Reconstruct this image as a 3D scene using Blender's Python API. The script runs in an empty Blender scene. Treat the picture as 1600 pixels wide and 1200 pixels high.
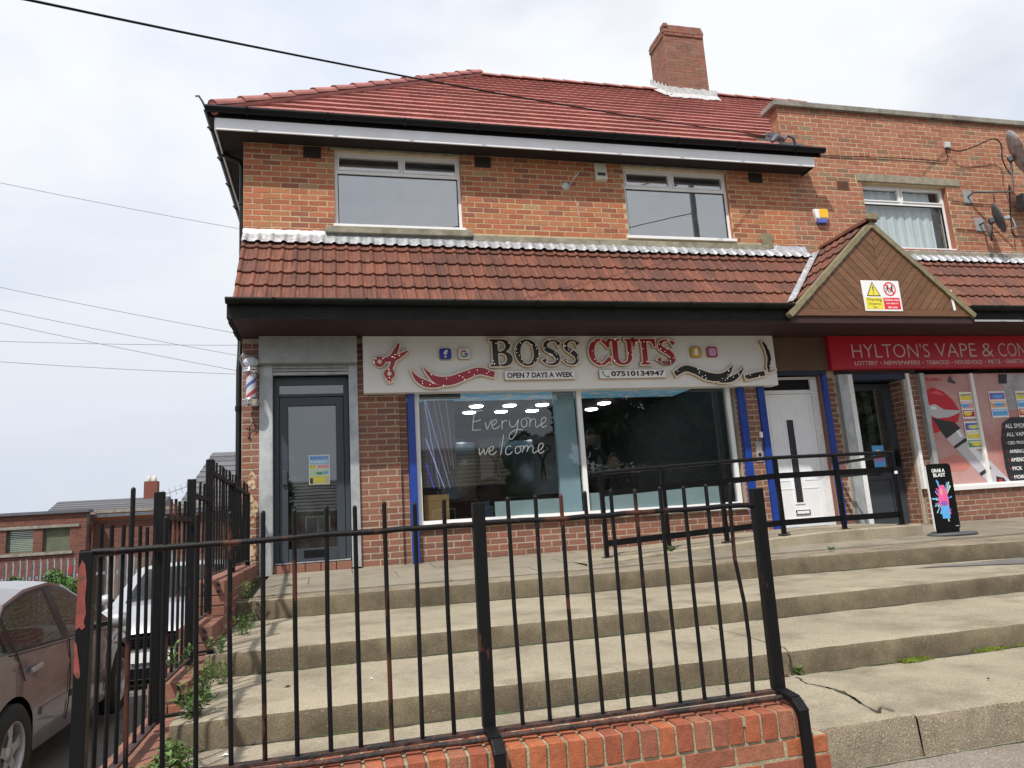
import bpy, bmesh, math, random
import numpy as np
from mathutils import Vector, Matrix
R_ = math.radians
random.seed(7); rng = np.random.default_rng(7)
scene = bpy.context.scene
COL = scene.collection
# ------------------------------------------------------------------ camera
CAM = (1.0596, -8.8547, 0.45); YAW, PIT, ROL, FPX = -0.24515, 0.18396, -0.06335, 1127.82
_f = Vector((-math.sin(YAW)*math.cos(PIT), math.cos(YAW)*math.cos(PIT), math.sin(PIT)))
_r = Vector((math.cos(YAW), math.sin(YAW), 0)); _u = _r.cross(_f)
_rr = math.cos(ROL)*_r + math.sin(ROL)*_u; _uu = -math.sin(ROL)*_r + math.cos(ROL)*_u
cd = bpy.data.cameras.new('camera'); cam = bpy.data.objects.new('camera', cd); COL.objects.link(cam)
cd.sensor_width = 36; cd.lens = FPX/1600*36; cd.clip_end = 2000; cd.clip_start = .05
cam.matrix_world = Matrix((( _rr.x,_uu.x,-_f.x,CAM[0]),(_rr.y,_uu.y,-_f.y,CAM[1]),(_rr.z,_uu.z,-_f.z,CAM[2]),(0,0,0,1)))
scene.camera = cam
# ------------------------------------------------------------------ world, sun, exposure
SUN = Vector((.78, 1, -1.78)).normalized()      # travel direction of the sunlight
w = bpy.data.worlds.new('World'); scene.world = w; w.use_nodes = True
nt = w.node_tree; nt.nodes.clear(); N = nt.nodes.new; L = nt.links.new
out = N('ShaderNodeOutputWorld'); bg = N('ShaderNodeBackground'); sky = N('ShaderNodeTexSky')
sky.sky_type = 'NISHITA'; sky.sun_disc = False
sky.sun_elevation = math.asin(-SUN.z); sky.sun_rotation = math.atan2(-SUN.x, -SUN.y)
bg.inputs[1].default_value = .1
tc = N('ShaderNodeTexCoord'); mp = N('ShaderNodeMapping'); mp.inputs['Scale'].default_value = (1, 1, 2.2)
no = N('ShaderNodeTexNoise'); no.inputs['Scale'].default_value = 1.25; no.inputs['Detail'].default_value = 7; no.inputs['Roughness'].default_value = .55
no.inputs['Distortion'].default_value = .35
L(tc.outputs['Generated'], mp.inputs[0]); L(mp.outputs[0], no.inputs['Vector'])
cr = N('ShaderNodeValToRGB'); L(no.outputs[0], cr.inputs[0])      # cloud brightness
cr.color_ramp.elements[0].position = .36; cr.color_ramp.elements[0].color = (7.6, 8.25, 9.8, 1)
cr.color_ramp.elements[1].position = .56; cr.color_ramp.elements[1].color = (9.9, 10.1, 10.5, 1)
sp = N('ShaderNodeSeparateXYZ'); L(tc.outputs['Generated'], sp.inputs[0])
mr = N('ShaderNodeMapRange'); L(sp.outputs[2], mr.inputs[0]); mr.inputs[1].default_value = .0; mr.inputs[2].default_value = .50
mr.inputs[3].default_value = .75; mr.inputs[4].default_value = 0
hz = N('ShaderNodeMixRGB'); L(mr.outputs[0], hz.inputs[0]); L(cr.outputs[0], hz.inputs[1]); hz.inputs[2].default_value = (6.1, 6.7, 7.8, 1)
n2 = N('ShaderNodeTexNoise'); n2.inputs['Scale'].default_value = 1.2; n2.inputs['Detail'].default_value = 5; L(mp.outputs[0], n2.inputs['Vector'])
c2 = N('ShaderNodeValToRGB'); L(n2.outputs[0], c2.inputs[0])
c2.color_ramp.elements[0].position = .26; c2.color_ramp.elements[0].color = (.55, .55, .55, 1)
c2.color_ramp.elements[1].position = .42; c2.color_ramp.elements[1].color = (.97, .97, .97, 1)
mx = N('ShaderNodeMixRGB'); L(c2.outputs[0], mx.inputs[0]); L(sky.outputs[0], mx.inputs[1]); L(hz.outputs[0], mx.inputs[2])
L(mx.outputs[0], bg.inputs[0]); L(bg.outputs[0], out.inputs[0])
sd = bpy.data.lights.new('sun', 'SUN'); sd.energy = 4.4; sd.angle = R_(1.2); sd.color = (1, .955, .88)
so = bpy.data.objects.new('sun', sd); COL.objects.link(so); so.rotation_euler = SUN.to_track_quat('-Z', 'Y').to_euler()
vs = scene.view_settings; vs.view_transform = 'Standard'; vs.look = 'None'; vs.gamma = 1; vs.use_curve_mapping = False; vs.exposure = 0.0
try:
    scene.cycles.max_bounces = 8; scene.cycles.transparent_max_bounces = 16
except Exception: pass

# ------------------------------------------------------------------ helpers
def ray(px, py):
    return (_rr*((px-800)/FPX) + _uu*(-(py-600)/FPX) + _f)
def at(px, py, Y=None, Z=None, X=None):
    d = ray(px, py); c = Vector(CAM)
    t = (Y-c.y)/d.y if Y is not None else (Z-c.z)/d.z if Z is not None else (X-c.x)/d.x
    return c + d*t
def tag(o, label=None, cat=None, group=None, kind=None):
    if label: o['label'] = label
    if cat: o['category'] = cat
    if group: o['group'] = group
    if kind: o['kind'] = kind
    return o
def empty(name, loc=(0, 0, 0), rz=0, label=None, cat=None, group=None):
    o = bpy.data.objects.new(name, None); COL.objects.link(o); o.location = loc; o.rotation_euler = (0, 0, rz)
    o.empty_display_size = .1
    return tag(o, label, cat, group)
def link(name, me, parent=None, m=None):
    o = bpy.data.objects.new(name, me); COL.objects.link(o)
    if m is not None:
        if len(me.materials): me.materials.clear()
        for k in (m if isinstance(m, (list, tuple)) else [m]): me.materials.append(k)
    if parent is not None: o.parent = parent
    return o
class MB:
    def __init__(s): s.v = []; s.f = []; s.mi = []; s.sm = []
    def add(s, vs_, fs, mi=0, smooth=False):
        b = len(s.v); s.v += [tuple(p) for p in vs_]; s.f += [tuple(i+b for i in q) for q in fs]
        s.mi += [mi]*len(fs); s.sm += [smooth]*len(fs); return s
    def box(s, x0, x1, y0, y1, z0, z1, mi=0):
        v = [(x0,y0,z0),(x1,y0,z0),(x1,y1,z0),(x0,y1,z0),(x0,y0,z1),(x1,y0,z1),(x1,y1,z1),(x0,y1,z1)]
        return s.add(v, [(0,3,2,1),(4,5,6,7),(0,1,5,4),(1,2,6,5),(2,3,7,6),(3,0,4,7)], mi)
    def tube(s, pts, r, n=8, mi=0, cap=True, smooth=True):
        pts = [Vector(p) for p in pts]; rs = r if isinstance(r, (list, tuple)) else [r]*len(pts)
        rings = []; prev = None
        for i, p in enumerate(pts):
            t = (pts[min(i+1, len(pts)-1)]-pts[max(i-1, 0)])
            if t.length < 1e-9: t = Vector((0, 0, 1))
            t.normalize()
            a = prev if prev is not None else (Vector((0, 0, 1)) if abs(t.z) < .9 else Vector((1, 0, 0)))
            b = t.cross(a); 
            if b.length < 1e-6: b = t.cross(Vector((0, 1, 0)))
            b.normalize(); a = b.cross(t).normalized(); prev = a
            rings.append([p+(a*math.cos(2*math.pi*k/n)+b*math.sin(2*math.pi*k/n))*rs[i] for k in range(n)])
        vs_ = [q for rg in rings for q in rg]; fs = []
        for i in range(len(pts)-1):
            for k in range(n):
                k2 = (k+1) % n; fs.append((i*n+k, i*n+k2, (i+1)*n+k2, (i+1)*n+k))
        s.add(vs_, fs, mi, smooth)
        if cap: s.add(rings[0], [tuple(range(n))], mi); s.add(rings[-1], [tuple(reversed(range(n)))], mi)
        return s
    def bar(s, a, b, w_, h_, mi=0, up=(0, 0, 1)):
        a = Vector(a); b = Vector(b); t = (b-a).normalized(); u = Vector(up)
        if abs(t.dot(u)) > .95: u = Vector((0, 1, 0))
        sd_ = t.cross(u).normalized(); u2 = sd_.cross(t).normalized()
        v = [p+sd_*(i*w_/2)+u2*(j*h_/2) for p in (a, b) for i, j in ((-1,-1),(1,-1),(1,1),(-1,1))]
        return s.add(v, [(0,3,2,1),(4,5,6,7),(0,1,5,4),(1,2,6,5),(2,3,7,6),(3,0,4,7)], mi)
    def lathe(s, prof, c, n=24, mi=0, axis='z', smooth=True):
        rings = []
        for r, h in prof:
            rg = []
            for k in range(n):
                a = 2*math.pi*k/n; x, y = r*math.cos(a), r*math.sin(a)
                p = (x, y, h) if axis == 'z' else (h, x, y) if axis == 'x' else (x, h, y)
                rg.append((c[0]+p[0], c[1]+p[1], c[2]+p[2]))
            rings.append(rg)
        fs = []
        for i in range(len(prof)-1):
            for k in range(n):
                k2 = (k+1) % n; fs.append((i*n+k, i*n+k2, (i+1)*n+k2, (i+1)*n+k))
        return s.add([p for rg in rings for p in rg], fs, mi, smooth)
    def mesh(s, name='mesh'):
        me = bpy.data.meshes.new(name); me.from_pydata(s.v, [], s.f)
        me.polygons.foreach_set('material_index', s.mi); me.polygons.foreach_set('use_smooth', s.sm); me.update(); return me
    def build(s, name, m, parent=None, bevel=0, seg=2):
        me = s.mesh(name)
        if bevel:
            bm = bmesh.new(); bm.from_mesh(me)
            bmesh.ops.remove_doubles(bm, verts=bm.verts, dist=1e-5)
            es = [e for e in bm.edges if len(e.link_faces) == 2 and e.calc_face_angle(0) > .5]
            bmesh.ops.bevel(bm, geom=es, offset=bevel, segments=seg, affect='EDGES', profile=.6)
            bm.to_mesh(me); bm.free()
        bm = bmesh.new(); bm.from_mesh(me); bmesh.ops.recalc_face_normals(bm, faces=bm.faces); bm.to_mesh(me); bm.free()
        return link(name, me, parent, m)
def BOX(name, x0, x1, y0, y1, z0, z1, m, parent=None, bevel=0):
    return MB().box(x0, x1, y0, y1, z0, z1).build(name, m, parent, bevel, 2)
def copy_tree(o, parent=None):
    c = o.copy(); COL.objects.link(c)
    if parent is not None: c.parent = parent
    for ch in list(o.children): copy_tree(ch, c)
    return c

# ------------------------------------------------------------------ materials
def mat(name, col, rough=.7, var=.12, scale=8, metal=0, bump=0, bscale=None, spots=None, spot_scale=20, spot_w=(.6, .7), island=0, spec=.5, coat=0, stretch=None, detail=6, blot=None, blot_scale=1.5, blot_w=(.5, .7), bdist=.01, grain=0, gscale=160):
    """procedural principled: base colour varied by noise, optional spots (wear) and blotches (stains), per-piece shift"""
    m = bpy.data.materials.new(name); m.use_nodes = True; t = m.node_tree; n = t.nodes; l = t.links.new
    b = n['Principled BSDF']; b.inputs['Roughness'].default_value = rough; b.inputs['Metallic'].default_value = metal
    b.inputs['Specular IOR Level'].default_value = spec
    if coat: b.inputs['Coat Weight'].default_value = coat; b.inputs['Coat Roughness'].default_value = .05
    g = n.new('ShaderNodeNewGeometry'); tcn = n.new('ShaderNodeTexCoord')
    vec = g.outputs['Position']
    if stretch:
        mpn = n.new('ShaderNodeMapping'); mpn.inputs['Scale'].default_value = stretch; l(vec, mpn.inputs[0]); vec = mpn.outputs[0]
    ns = n.new('ShaderNodeTexNoise'); ns.inputs['Scale'].default_value = scale; ns.inputs['Detail'].default_value = detail; ns.inputs['Roughness'].default_value = .6
    l(vec, ns.inputs['Vector'])
    mrn = n.new('ShaderNodeMapRange'); l(ns.outputs[0], mrn.inputs[0]); mrn.inputs[1].default_value = .25; mrn.inputs[2].default_value = .75
    mrn.inputs[3].default_value = 1-var*1.6; mrn.inputs[4].default_value = 1+var*1.6
    base = n.new('ShaderNodeRGB'); base.outputs[0].default_value = (*col, 1); cout = base.outputs[0]
    if island:
        oi = n.new('ShaderNodeObjectInfo'); ad = n.new('ShaderNodeMath'); ad.operation = 'ADD'; l(g.outputs['Random Per Island'], ad.inputs[0]); l(oi.outputs['Random'], ad.inputs[1])
        fr = n.new('ShaderNodeMath'); fr.operation = 'FRACT'; l(ad.outputs[0], fr.inputs[0])
        rp = n.new('ShaderNodeValToRGB'); l(fr.outputs[0], rp.inputs[0]); rp.color_ramp.interpolation = 'CONSTANT' if len(island) > 3 else 'LINEAR'
        while len(rp.color_ramp.elements) < len(island): rp.color_ramp.elements.new(.5)
        for i, (p, c) in enumerate(island): rp.color_ramp.elements[i].position = p
        for i, (p, c) in enumerate(island): rp.color_ramp.elements[i].color = (*c, 1)
        cout = rp.outputs[0]
    hv = n.new('ShaderNodeVectorMath'); hv.operation = 'SCALE'; l(cout, hv.inputs[0]); l(mrn.outputs[0], hv.inputs['Scale']); cout = hv.outputs[0]
    if grain:
        gn = n.new('ShaderNodeTexNoise'); gn.inputs['Scale'].default_value = gscale; gn.inputs['Detail'].default_value = 3; gn.inputs['Roughness'].default_value = .7; l(vec, gn.inputs['Vector'])
        gm_ = n.new('ShaderNodeMapRange'); l(gn.outputs[0], gm_.inputs[0]); gm_.inputs[1].default_value = .3; gm_.inputs[2].default_value = .7; gm_.inputs[3].default_value = 1-grain; gm_.inputs[4].default_value = 1+grain
        hg_ = n.new('ShaderNodeVectorMath'); hg_.operation = 'SCALE'; l(cout, hg_.inputs[0]); l(gm_.outputs[0], hg_.inputs['Scale']); cout = hg_.outputs[0]
    def over(cout, colr, sc, wd, seed):
        q = n.new('ShaderNodeTexNoise'); q.inputs['Scale'].default_value = sc; q.inputs['Detail'].default_value = 8; q.inputs['Roughness'].default_value = .65
        off = n.new('ShaderNodeVectorMath'); off.inputs[1].default_value = (seed, seed*2, seed*.7); l(vec, off.inputs[0]); l(off.outputs[0], q.inputs['Vector'])
        k = n.new('ShaderNodeMapRange'); l(q.outputs[0], k.inputs[0]); k.inputs[1].default_value, k.inputs[2].default_value = wd
        mi = n.new('ShaderNodeMixRGB'); l(k.outputs[0], mi.inputs[0]); l(cout, mi.inputs[1]); mi.inputs[2].default_value = (*colr, 1); return mi.outputs[0]
    if blot: cout = over(cout, blot, blot_scale, blot_w, 13)
    if spots: cout = over(cout, spots, spot_scale, spot_w, 31)
    l(cout, b.inputs['Base Color'])
    if bump:
        bn = n.new('ShaderNodeTexNoise'); bn.inputs['Scale'].default_value = bscale or scale*4; bn.inputs['Detail'].default_value = 8; l(vec, bn.inputs['Vector'])
        bp = n.new('ShaderNodeBump'); bp.inputs['Strength'].default_value = bump; bp.inputs['Distance'].default_value = bdist; l(bn.outputs[0], bp.inputs['Height']); l(bp.outputs[0], b.inputs['Normal'])
    return m
def emit(name, col, s):
    m = bpy.data.materials.new(name); m.use_nodes = True; b = m.node_tree.nodes['Principled BSDF']
    b.inputs['Base Color'].default_value = (*col, 1); b.inputs['Emission Color'].default_value = (*col, 1); b.inputs['Emission Strength'].default_value = s; return m
def glass(name, refl=.1, tint=(.85, .9, .9), rough=.0, dirt=.03):
    m = bpy.data.materials.new(name); m.use_nodes = True; t = m.node_tree; n = t.nodes; l = t.links.new; n.remove(n['Principled BSDF'])
    o = n['Material Output']; tr = n.new('ShaderNodeBsdfTransparent'); tr.inputs[0].default_value = (*tint, 1)
    gl = n.new('ShaderNodeBsdfGlossy'); gl.inputs['Roughness'].default_value = rough
    bp = n.new('ShaderNodeBump'); bp.inputs['Strength'].default_value = .05; bp.inputs['Distance'].default_value = .01
    ns = n.new('ShaderNodeTexNoise'); ns.inputs['Scale'].default_value = 1.2; g = n.new('ShaderNodeNewGeometry'); l(g.outputs['Position'], ns.inputs['Vector']); l(ns.outputs[0], bp.inputs['Height']); l(bp.outputs[0], gl.inputs['Normal'])
    fr = n.new('ShaderNodeLayerWeight'); fr.inputs[0].default_value = .5; pw = n.new('ShaderNodeMath'); pw.operation = 'POWER'; l(fr.outputs['Facing'], pw.inputs[0]); pw.inputs[1].default_value = 5
    mul = n.new('ShaderNodeMath'); mul.operation = 'MULTIPLY_ADD'; l(pw.outputs[0], mul.inputs[0]); mul.inputs[1].default_value = .9; mul.inputs[2].default_value = refl*.62; mul.use_clamp = True
    mx_ = n.new('ShaderNodeMixShader'); l(mul.outputs[0], mx_.inputs[0]); l(tr.outputs[0], mx_.inputs[1]); l(gl.outputs[0], mx_.inputs[2])
    df = n.new('ShaderNodeBsdfDiffuse'); df.inputs[0].default_value = (.5, .5, .48, 1)
    n2_ = n.new('ShaderNodeTexNoise'); n2_.inputs['Scale'].default_value = 5; n2_.inputs['Detail'].default_value = 8; l(g.outputs['Position'], n2_.inputs['Vector'])
    k = n.new('ShaderNodeMapRange'); l(n2_.outputs[0], k.inputs[0]); k.inputs[1].default_value = .4; k.inputs[2].default_value = .8; k.inputs[3].default_value = dirt*.3; k.inputs[4].default_value = dirt*2.5
    m2 = n.new('ShaderNodeMixShader'); l(k.outputs[0], m2.inputs[0]); l(mx_.outputs[0], m2.inputs[1]); l(df.outputs[0], m2.inputs[2]); l(m2.outputs[0], o.inputs[0])
    return m
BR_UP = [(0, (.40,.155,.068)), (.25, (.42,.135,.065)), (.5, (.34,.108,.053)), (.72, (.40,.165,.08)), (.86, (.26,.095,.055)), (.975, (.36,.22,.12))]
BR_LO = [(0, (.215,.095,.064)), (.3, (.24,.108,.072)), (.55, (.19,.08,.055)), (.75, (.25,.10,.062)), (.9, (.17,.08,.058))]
BR_FL = [(0, (.34,.135,.085)), (.25, (.37,.155,.095)), (.5, (.30,.11,.07)), (.7, (.35,.13,.075)), (.9, (.23,.12,.08)), (.965, (.25,.17,.11))]
BR_FR = [(0, (.34,.098,.042)), (.25, (.28,.078,.040)), (.5, (.37,.112,.046)), (.7, (.26,.088,.052)), (.88, (.30,.115,.065))]
BR_CH = [(0, (.25,.10,.07)), (.3, (.28,.11,.072)), (.6, (.21,.09,.065)), (.85, (.25,.13,.09))]
M = {}
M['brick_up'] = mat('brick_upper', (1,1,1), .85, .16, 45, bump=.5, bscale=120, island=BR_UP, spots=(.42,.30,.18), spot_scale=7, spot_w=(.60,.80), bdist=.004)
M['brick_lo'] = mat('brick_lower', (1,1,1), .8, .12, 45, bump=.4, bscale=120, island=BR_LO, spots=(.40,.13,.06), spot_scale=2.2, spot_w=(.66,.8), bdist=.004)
M['brick_fl'] = mat('brick_parapet', (1,1,1), .85, .16, 45, bump=.5, bscale=120, island=BR_FL, spots=(.30,.20,.13), spot_scale=5, spot_w=(.62,.85), bdist=.004)
M['brick_fr'] = mat('brick_orange', (1,1,1), .8, .18, 30, bump=.8, bscale=140, island=BR_FR, spots=(.33,.26,.20), spot_scale=14, spot_w=(.60,.85), bdist=.004)
M['brick_ch'] = mat('brick_chimney', (1,1,1), .9, .2, 30, bump=.6, bscale=90, island=BR_CH, spots=(.22,.16,.11), spot_scale=6, spot_w=(.5,.8))
M['brick_far'] = mat('brick_far', (1,1,1), .9, .15, 30, island=[(0,(.15,.05,.035)),(.4,(.125,.045,.035)),(.75,(.18,.062,.04))])
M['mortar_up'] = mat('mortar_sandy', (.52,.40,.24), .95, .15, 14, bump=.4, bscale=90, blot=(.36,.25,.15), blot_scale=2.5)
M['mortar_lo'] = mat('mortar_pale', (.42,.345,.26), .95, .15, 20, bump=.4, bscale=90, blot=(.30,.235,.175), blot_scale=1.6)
M['mortar_fr'] = mat('mortar_green_grey', (.33,.30,.20), .95, .25, 20, bump=.6, bscale=90, blot=(.22,.19,.12), blot_scale=6)
M['mortar_ch'] = mat('chimney_mortar', (.24,.165,.115), .95, .2, 10)
M['mortar_far'] = mat('mortar_far', (.17,.12,.09), .95, .1, 3)
M['tile_roof'] = mat('red_roof_tile', (1,1,1), .6, .14, 3, bump=.3, bscale=60, grain=.12, gscale=25, blot=(.25,.10,.085), blot_scale=1.1, blot_w=(.48,.75), island=[(0,(.37,.135,.112)),(.5,(.41,.155,.128)),(1,(.335,.118,.10))])
M['tile_can'] = mat('brown_red_pantile', (1,1,1), .68, .30, 7, bump=.4, bscale=110, bdist=.004, stretch=(3.6,.55,.55), grain=.22, gscale=60, island=[(0,(.135,.045,.026)),(.45,(.165,.055,.031)),(.8,(.112,.040,.025)),(1,(.215,.072,.04))], spots=(.27,.105,.068), spot_scale=13, spot_w=(.60,.70), blot=(.07,.03,.024), blot_scale=1.6, blot_w=(.5,.75))
M['tile_grey'] = mat('grey_roof_tile', (1,1,1), .7, .12, 8, island=[(0,(.09,.09,.10)),(1,(.13,.13,.14))])
M['tile_brown'] = mat('brown_roof_tile', (1,1,1), .8, .2, 8, island=[(0,(.16,.12,.08)),(1,(.24,.18,.12))])
M['lead'] = mat('silver_flashing', (.50,.52,.55), .45, .2, 10, metal=.7, bump=.35, bscale=30, spots=(.85,.86,.9), spot_scale=9, spot_w=(.5,.7))
M['lead_dark'] = mat('dark_lead', (.10,.105,.12), .6, .2, 10, bump=.3)
M['flash_grey'] = mat('chimney_flashing', (.50,.50,.50), .6, .2, 20, bump=.5, spots=(.45,.42,.22), spot_scale=12)
M['black_pl'] = mat('black_plastic', (.007,.007,.008), .35, .1, 5, spec=.25)
M['black_old'] = mat('weathered_black_gutter', (.010,.011,.010), .6, .3, 6, spec=.2, spots=(.035,.04,.03), spot_scale=8, spot_w=(.6,.8))
M['soffit'] = mat('maroon_soffit', (.034,.012,.011), .7, .12, 4)
M['soffit_dk'] = mat('dark_soffit', (.018,.012,.011), .8, .12, 4)
M['old_cream'] = mat('peeling_cream_paint', (.50,.40,.25), .9, .15, 12, spots=(.24,.09,.055), spot_scale=16, spot_w=(.48,.56))
M['white_pl'] = mat('white_upvc', (.78,.78,.77), .35, .03, 5)
M['white_fascia'] = mat('white_fascia', (.82,.82,.85), .4, .05, 3, blot=(.72,.72,.74), blot_scale=1.2)
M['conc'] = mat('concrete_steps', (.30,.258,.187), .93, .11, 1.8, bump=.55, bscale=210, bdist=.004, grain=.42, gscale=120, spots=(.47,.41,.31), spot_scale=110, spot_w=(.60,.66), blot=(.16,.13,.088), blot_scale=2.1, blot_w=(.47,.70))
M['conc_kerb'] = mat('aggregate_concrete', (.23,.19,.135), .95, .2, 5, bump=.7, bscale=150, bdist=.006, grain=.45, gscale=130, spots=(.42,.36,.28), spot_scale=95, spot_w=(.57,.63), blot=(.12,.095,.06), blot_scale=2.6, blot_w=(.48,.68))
M['conc_riser'] = mat('riser_concrete', (.150,.122,.078), .95, .22, 5, bump=.7, bscale=150, bdist=.005, grain=.38, gscale=130, spots=(.27,.23,.165), spot_scale=90, spot_w=(.60,.67), blot=(.082,.064,.040), blot_scale=1.9, blot_w=(.46,.68))  # darker base colour than the tread concrete
M['slab'] = mat('paving_slab', (1,1,1), .9, .1, 4, bump=.4, bscale=200, bdist=.003, grain=.3, gscale=150, island=[(0,(.235,.205,.155)),(.5,(.265,.232,.178)),(1,(.205,.178,.135))], blot=(.15,.125,.09), blot_scale=1.7, blot_w=(.5,.75))
M['tarmac'] = mat('tarmac', (.15,.14,.135), .9, .15, 3, bump=.8, bscale=160, bdist=.006, grain=.5, gscale=120, spots=(.27,.26,.24), spot_scale=110, spot_w=(.60,.67))
M['pave'] = mat('rough_pavement', (.24,.21,.175), .95, .12, 3, bump=.8, bscale=150, bdist=.006, grain=.45, gscale=110, spots=(.45,.41,.35), spot_scale=80, spot_w=(.57,.64), blot=(.17,.145,.115), blot_scale=1.2)
M['ground'] = mat('ground', (.10,.095,.085), .95, .2, .5)
M['sill'] = mat('stone_sill', (.27,.245,.185), .9, .2, 10, bump=.5, blot=(.15,.135,.09), blot_scale=3)
M['coping'] = mat('concrete_coping', (.25,.235,.20), .9, .2, 10, bump=.5, blot=(.13,.12,.10), blot_scale=3)
M['paint_black'] = mat('black_paint_rusty', (.006,.006,.007), .45, .15, 20, bump=.4, bscale=150, bdist=.003, stretch=(1,1,.35), spots=(.075,.026,.017), spot_scale=9, spot_w=(.61,.65), spec=.22)
M['paint_rust'] = mat('rusty_black_paint', (.007,.006,.007), .5, .2, 20, bump=.5, bscale=120, bdist=.003, stretch=(1,1,.35), spots=(.07,.026,.018), spot_scale=9, spot_w=(.54,.60), spec=.22)
M['paint_ramp'] = mat('glossy_black_paint', (.006,.006,.007), .3, .1, 10, bump=.2, bscale=50, spec=.25)
M['rail_rust'] = mat('rust_rail', (.06,.026,.02), .7, .3, 20, bump=.8, bscale=60, spots=(.015,.014,.014), spot_scale=9, spot_w=(.5,.56))
M['red_patch'] = mat('old_red_paint', (.22,.048,.038), .8, .2, 30, bump=.5, bdist=.003, spots=(.09,.05,.035), spot_scale=22, spot_w=(.56,.66))
M['steel'] = mat('galvanised_steel', (.40,.42,.43), .5, .16, 9, metal=.45, bump=.15, blot=(.58,.6,.61), blot_scale=3.5, stretch=(1,1,.6))
M['steel_dk'] = mat('galvanised_dull', (.33,.345,.34), .5, .08, 9, metal=.3, blot=(.40,.42,.42), blot_scale=1.5)
M['anthra'] = mat('anthracite_frame', (.040,.050,.063), .4, .06, 6)
M['navy'] = mat('navy_paint', (.012,.02,.05), .5, .1, 6)
M['blue'] = mat('blue_paint', (.012,.045,.27), .38, .12, 12)
M['white_door'] = mat('white_door', (.80,.81,.83), .4, .03, 5)
M['white_worn'] = mat('worn_white_frame', (.76,.76,.76), .5, .05, 8, spots=(.33,.33,.30), spot_scale=34, spot_w=(.60,.64))
M['sign_w'] = mat('off_white_sign', (.76,.755,.735), .45, .04, 2)
M['cream'] = mat('cream_rim', (.80,.68,.56), .4, .03, 5)
M['gold'] = mat('gold_edge', (.45,.30,.10), .35, .15, 8, metal=.5)
M['let_black'] = mat('black_letter', (.018,.017,.017), .35, .2, 10)
M['let_red'] = mat('crimson_letter', (.34,.016,.035), .35, .1, 8)
M['white'] = mat('white_print', (.82,.82,.82), .5, .02, 5)
M['ink'] = mat('dark_ink', (.02,.022,.03), .5, .02, 5)
M['signred'] = mat('red_sign', (.45,.011,.03), .4, .06, 2)
M['pinktext'] = mat('pale_sign_lettering', (.66,.50,.50), .5, .03, 5)
M['yellow'] = mat('warning_yellow', (.78,.68,.06), .5, .03, 5)
M['red'] = mat('warning_red', (.72,.02,.04), .5, .03, 5)
M['wood'] = mat('brown_cladding', (1,1,1), .55, .18, 5, bump=.25, bscale=40, stretch=(1,1,6), island=[(0,(.145,.068,.032)),(1,(.19,.092,.045))])
M['verge'] = mat('mortar_verge', (.22,.19,.115), .9, .2, 16, bump=.7, blot=(.18,.16,.09), blot_scale=5)
M['brownboard'] = mat('brown_fascia_board', (.105,.062,.038), .6, .1, 3)
M['chrome'] = mat('chrome', (.8,.8,.82), .12, .02, 5, metal=1)
M['mirror'] = mat('dull_mirror', (.35,.37,.40), .08, .02, 5, metal=1)
M['grey_pl'] = mat('grey_plastic', (.30,.31,.32), .5, .05, 6)
M['dish'] = mat('dark_dish', (.07,.075,.085), .5, .15, 6)
M['dish_rust'] = mat('rusty_dish', (.30,.31,.33), .5, .15, 6, spots=(.20,.10,.05), spot_scale=5, spot_w=(.42,.6))
M['cream_pl'] = mat('cream_plastic', (.62,.59,.48), .5, .06, 6)
M['alarm_y'] = mat('amber_plastic', (.85,.48,.02), .4, .03, 6)
M['leaf'] = mat('weed_leaf', (1,1,1), .6, .2, 20, island=[(0,(.06,.13,.025)),(.5,(.10,.19,.04)),(1,(.13,.15,.05))])
M['leaf_tree'] = mat('tree_leaf', (1,1,1), .7, .2, 5, island=[(0,(.035,.07,.02)),(.5,(.06,.11,.03)),(1,(.03,.05,.015))])
M['leaf_bush'] = mat('bush_leaf', (1,1,1), .6, .2, 5, island=[(0,(.06,.15,.03)),(.5,(.09,.21,.045)),(1,(.05,.11,.02))])
M['moss'] = mat('moss', (.15,.20,.015), .95, .3, 40, bump=1, bscale=150)
M['dirt'] = mat('dark_joint', (.045,.038,.026), .95, .3, 30, spots=(.05,.08,.02), spot_scale=12, spot_w=(.5,.6))
M['bark'] = mat('bark', (.07,.05,.035), .9, .3, 10, bump=.8)
M['glass'] = glass('shop_glass', .115, (.82, .85, .85), dirt=.004)
M['glass_up'] = glass('upper_window_glass', .62, (.7, .75, .78), dirt=.03)
M['glass_door'] = glass('door_glass', .30, (.55, .6, .62), dirt=.03)
M['glass_clear'] = glass('clear_glass', .08, (.92, .94, .95), dirt=.02)
M['glass_car'] = glass('car_glass', .12, (.34, .40, .39), dirt=.01)
M['car'] = mat('purple_grey_car_paint', (.17,.15,.165), .30, .05, 2, metal=.55, coat=1.0, spots=(.24,.21,.235), spot_scale=3, spot_w=(.5,.8))
M['car2'] = mat('silver_car_paint', (.46,.47,.50), .35, .04, 2, metal=.5, coat=.7)
M['tyre'] = mat('tyre', (.02,.02,.02), .85, .2, 20)
M['alloy'] = mat('alloy', (.50,.50,.51), .35, .15, 12, metal=.7)
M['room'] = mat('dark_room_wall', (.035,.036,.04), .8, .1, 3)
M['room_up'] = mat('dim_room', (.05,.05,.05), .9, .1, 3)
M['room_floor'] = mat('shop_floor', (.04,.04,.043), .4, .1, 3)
M['frost'] = mat('frosted_film', (.46,.56,.60), .6, .06, 2, blot=(.40,.50,.54), blot_scale=1)
M['blue_panel'] = mat('pale_blue_panel', (.46,.62,.70), .5, .08, 1.2)
M['card'] = mat('cardboard', (.36,.22,.09), .85, .08, 5)
M['curtain'] = mat('net_curtain', (.62,.66,.66), .8, .06, 2)
M['blind'] = mat('grey_blind', (.35,.37,.37), .7, .1, 4)
M['skin'] = mat('skin', (.42,.24,.17), .6, .06, 8)
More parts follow.
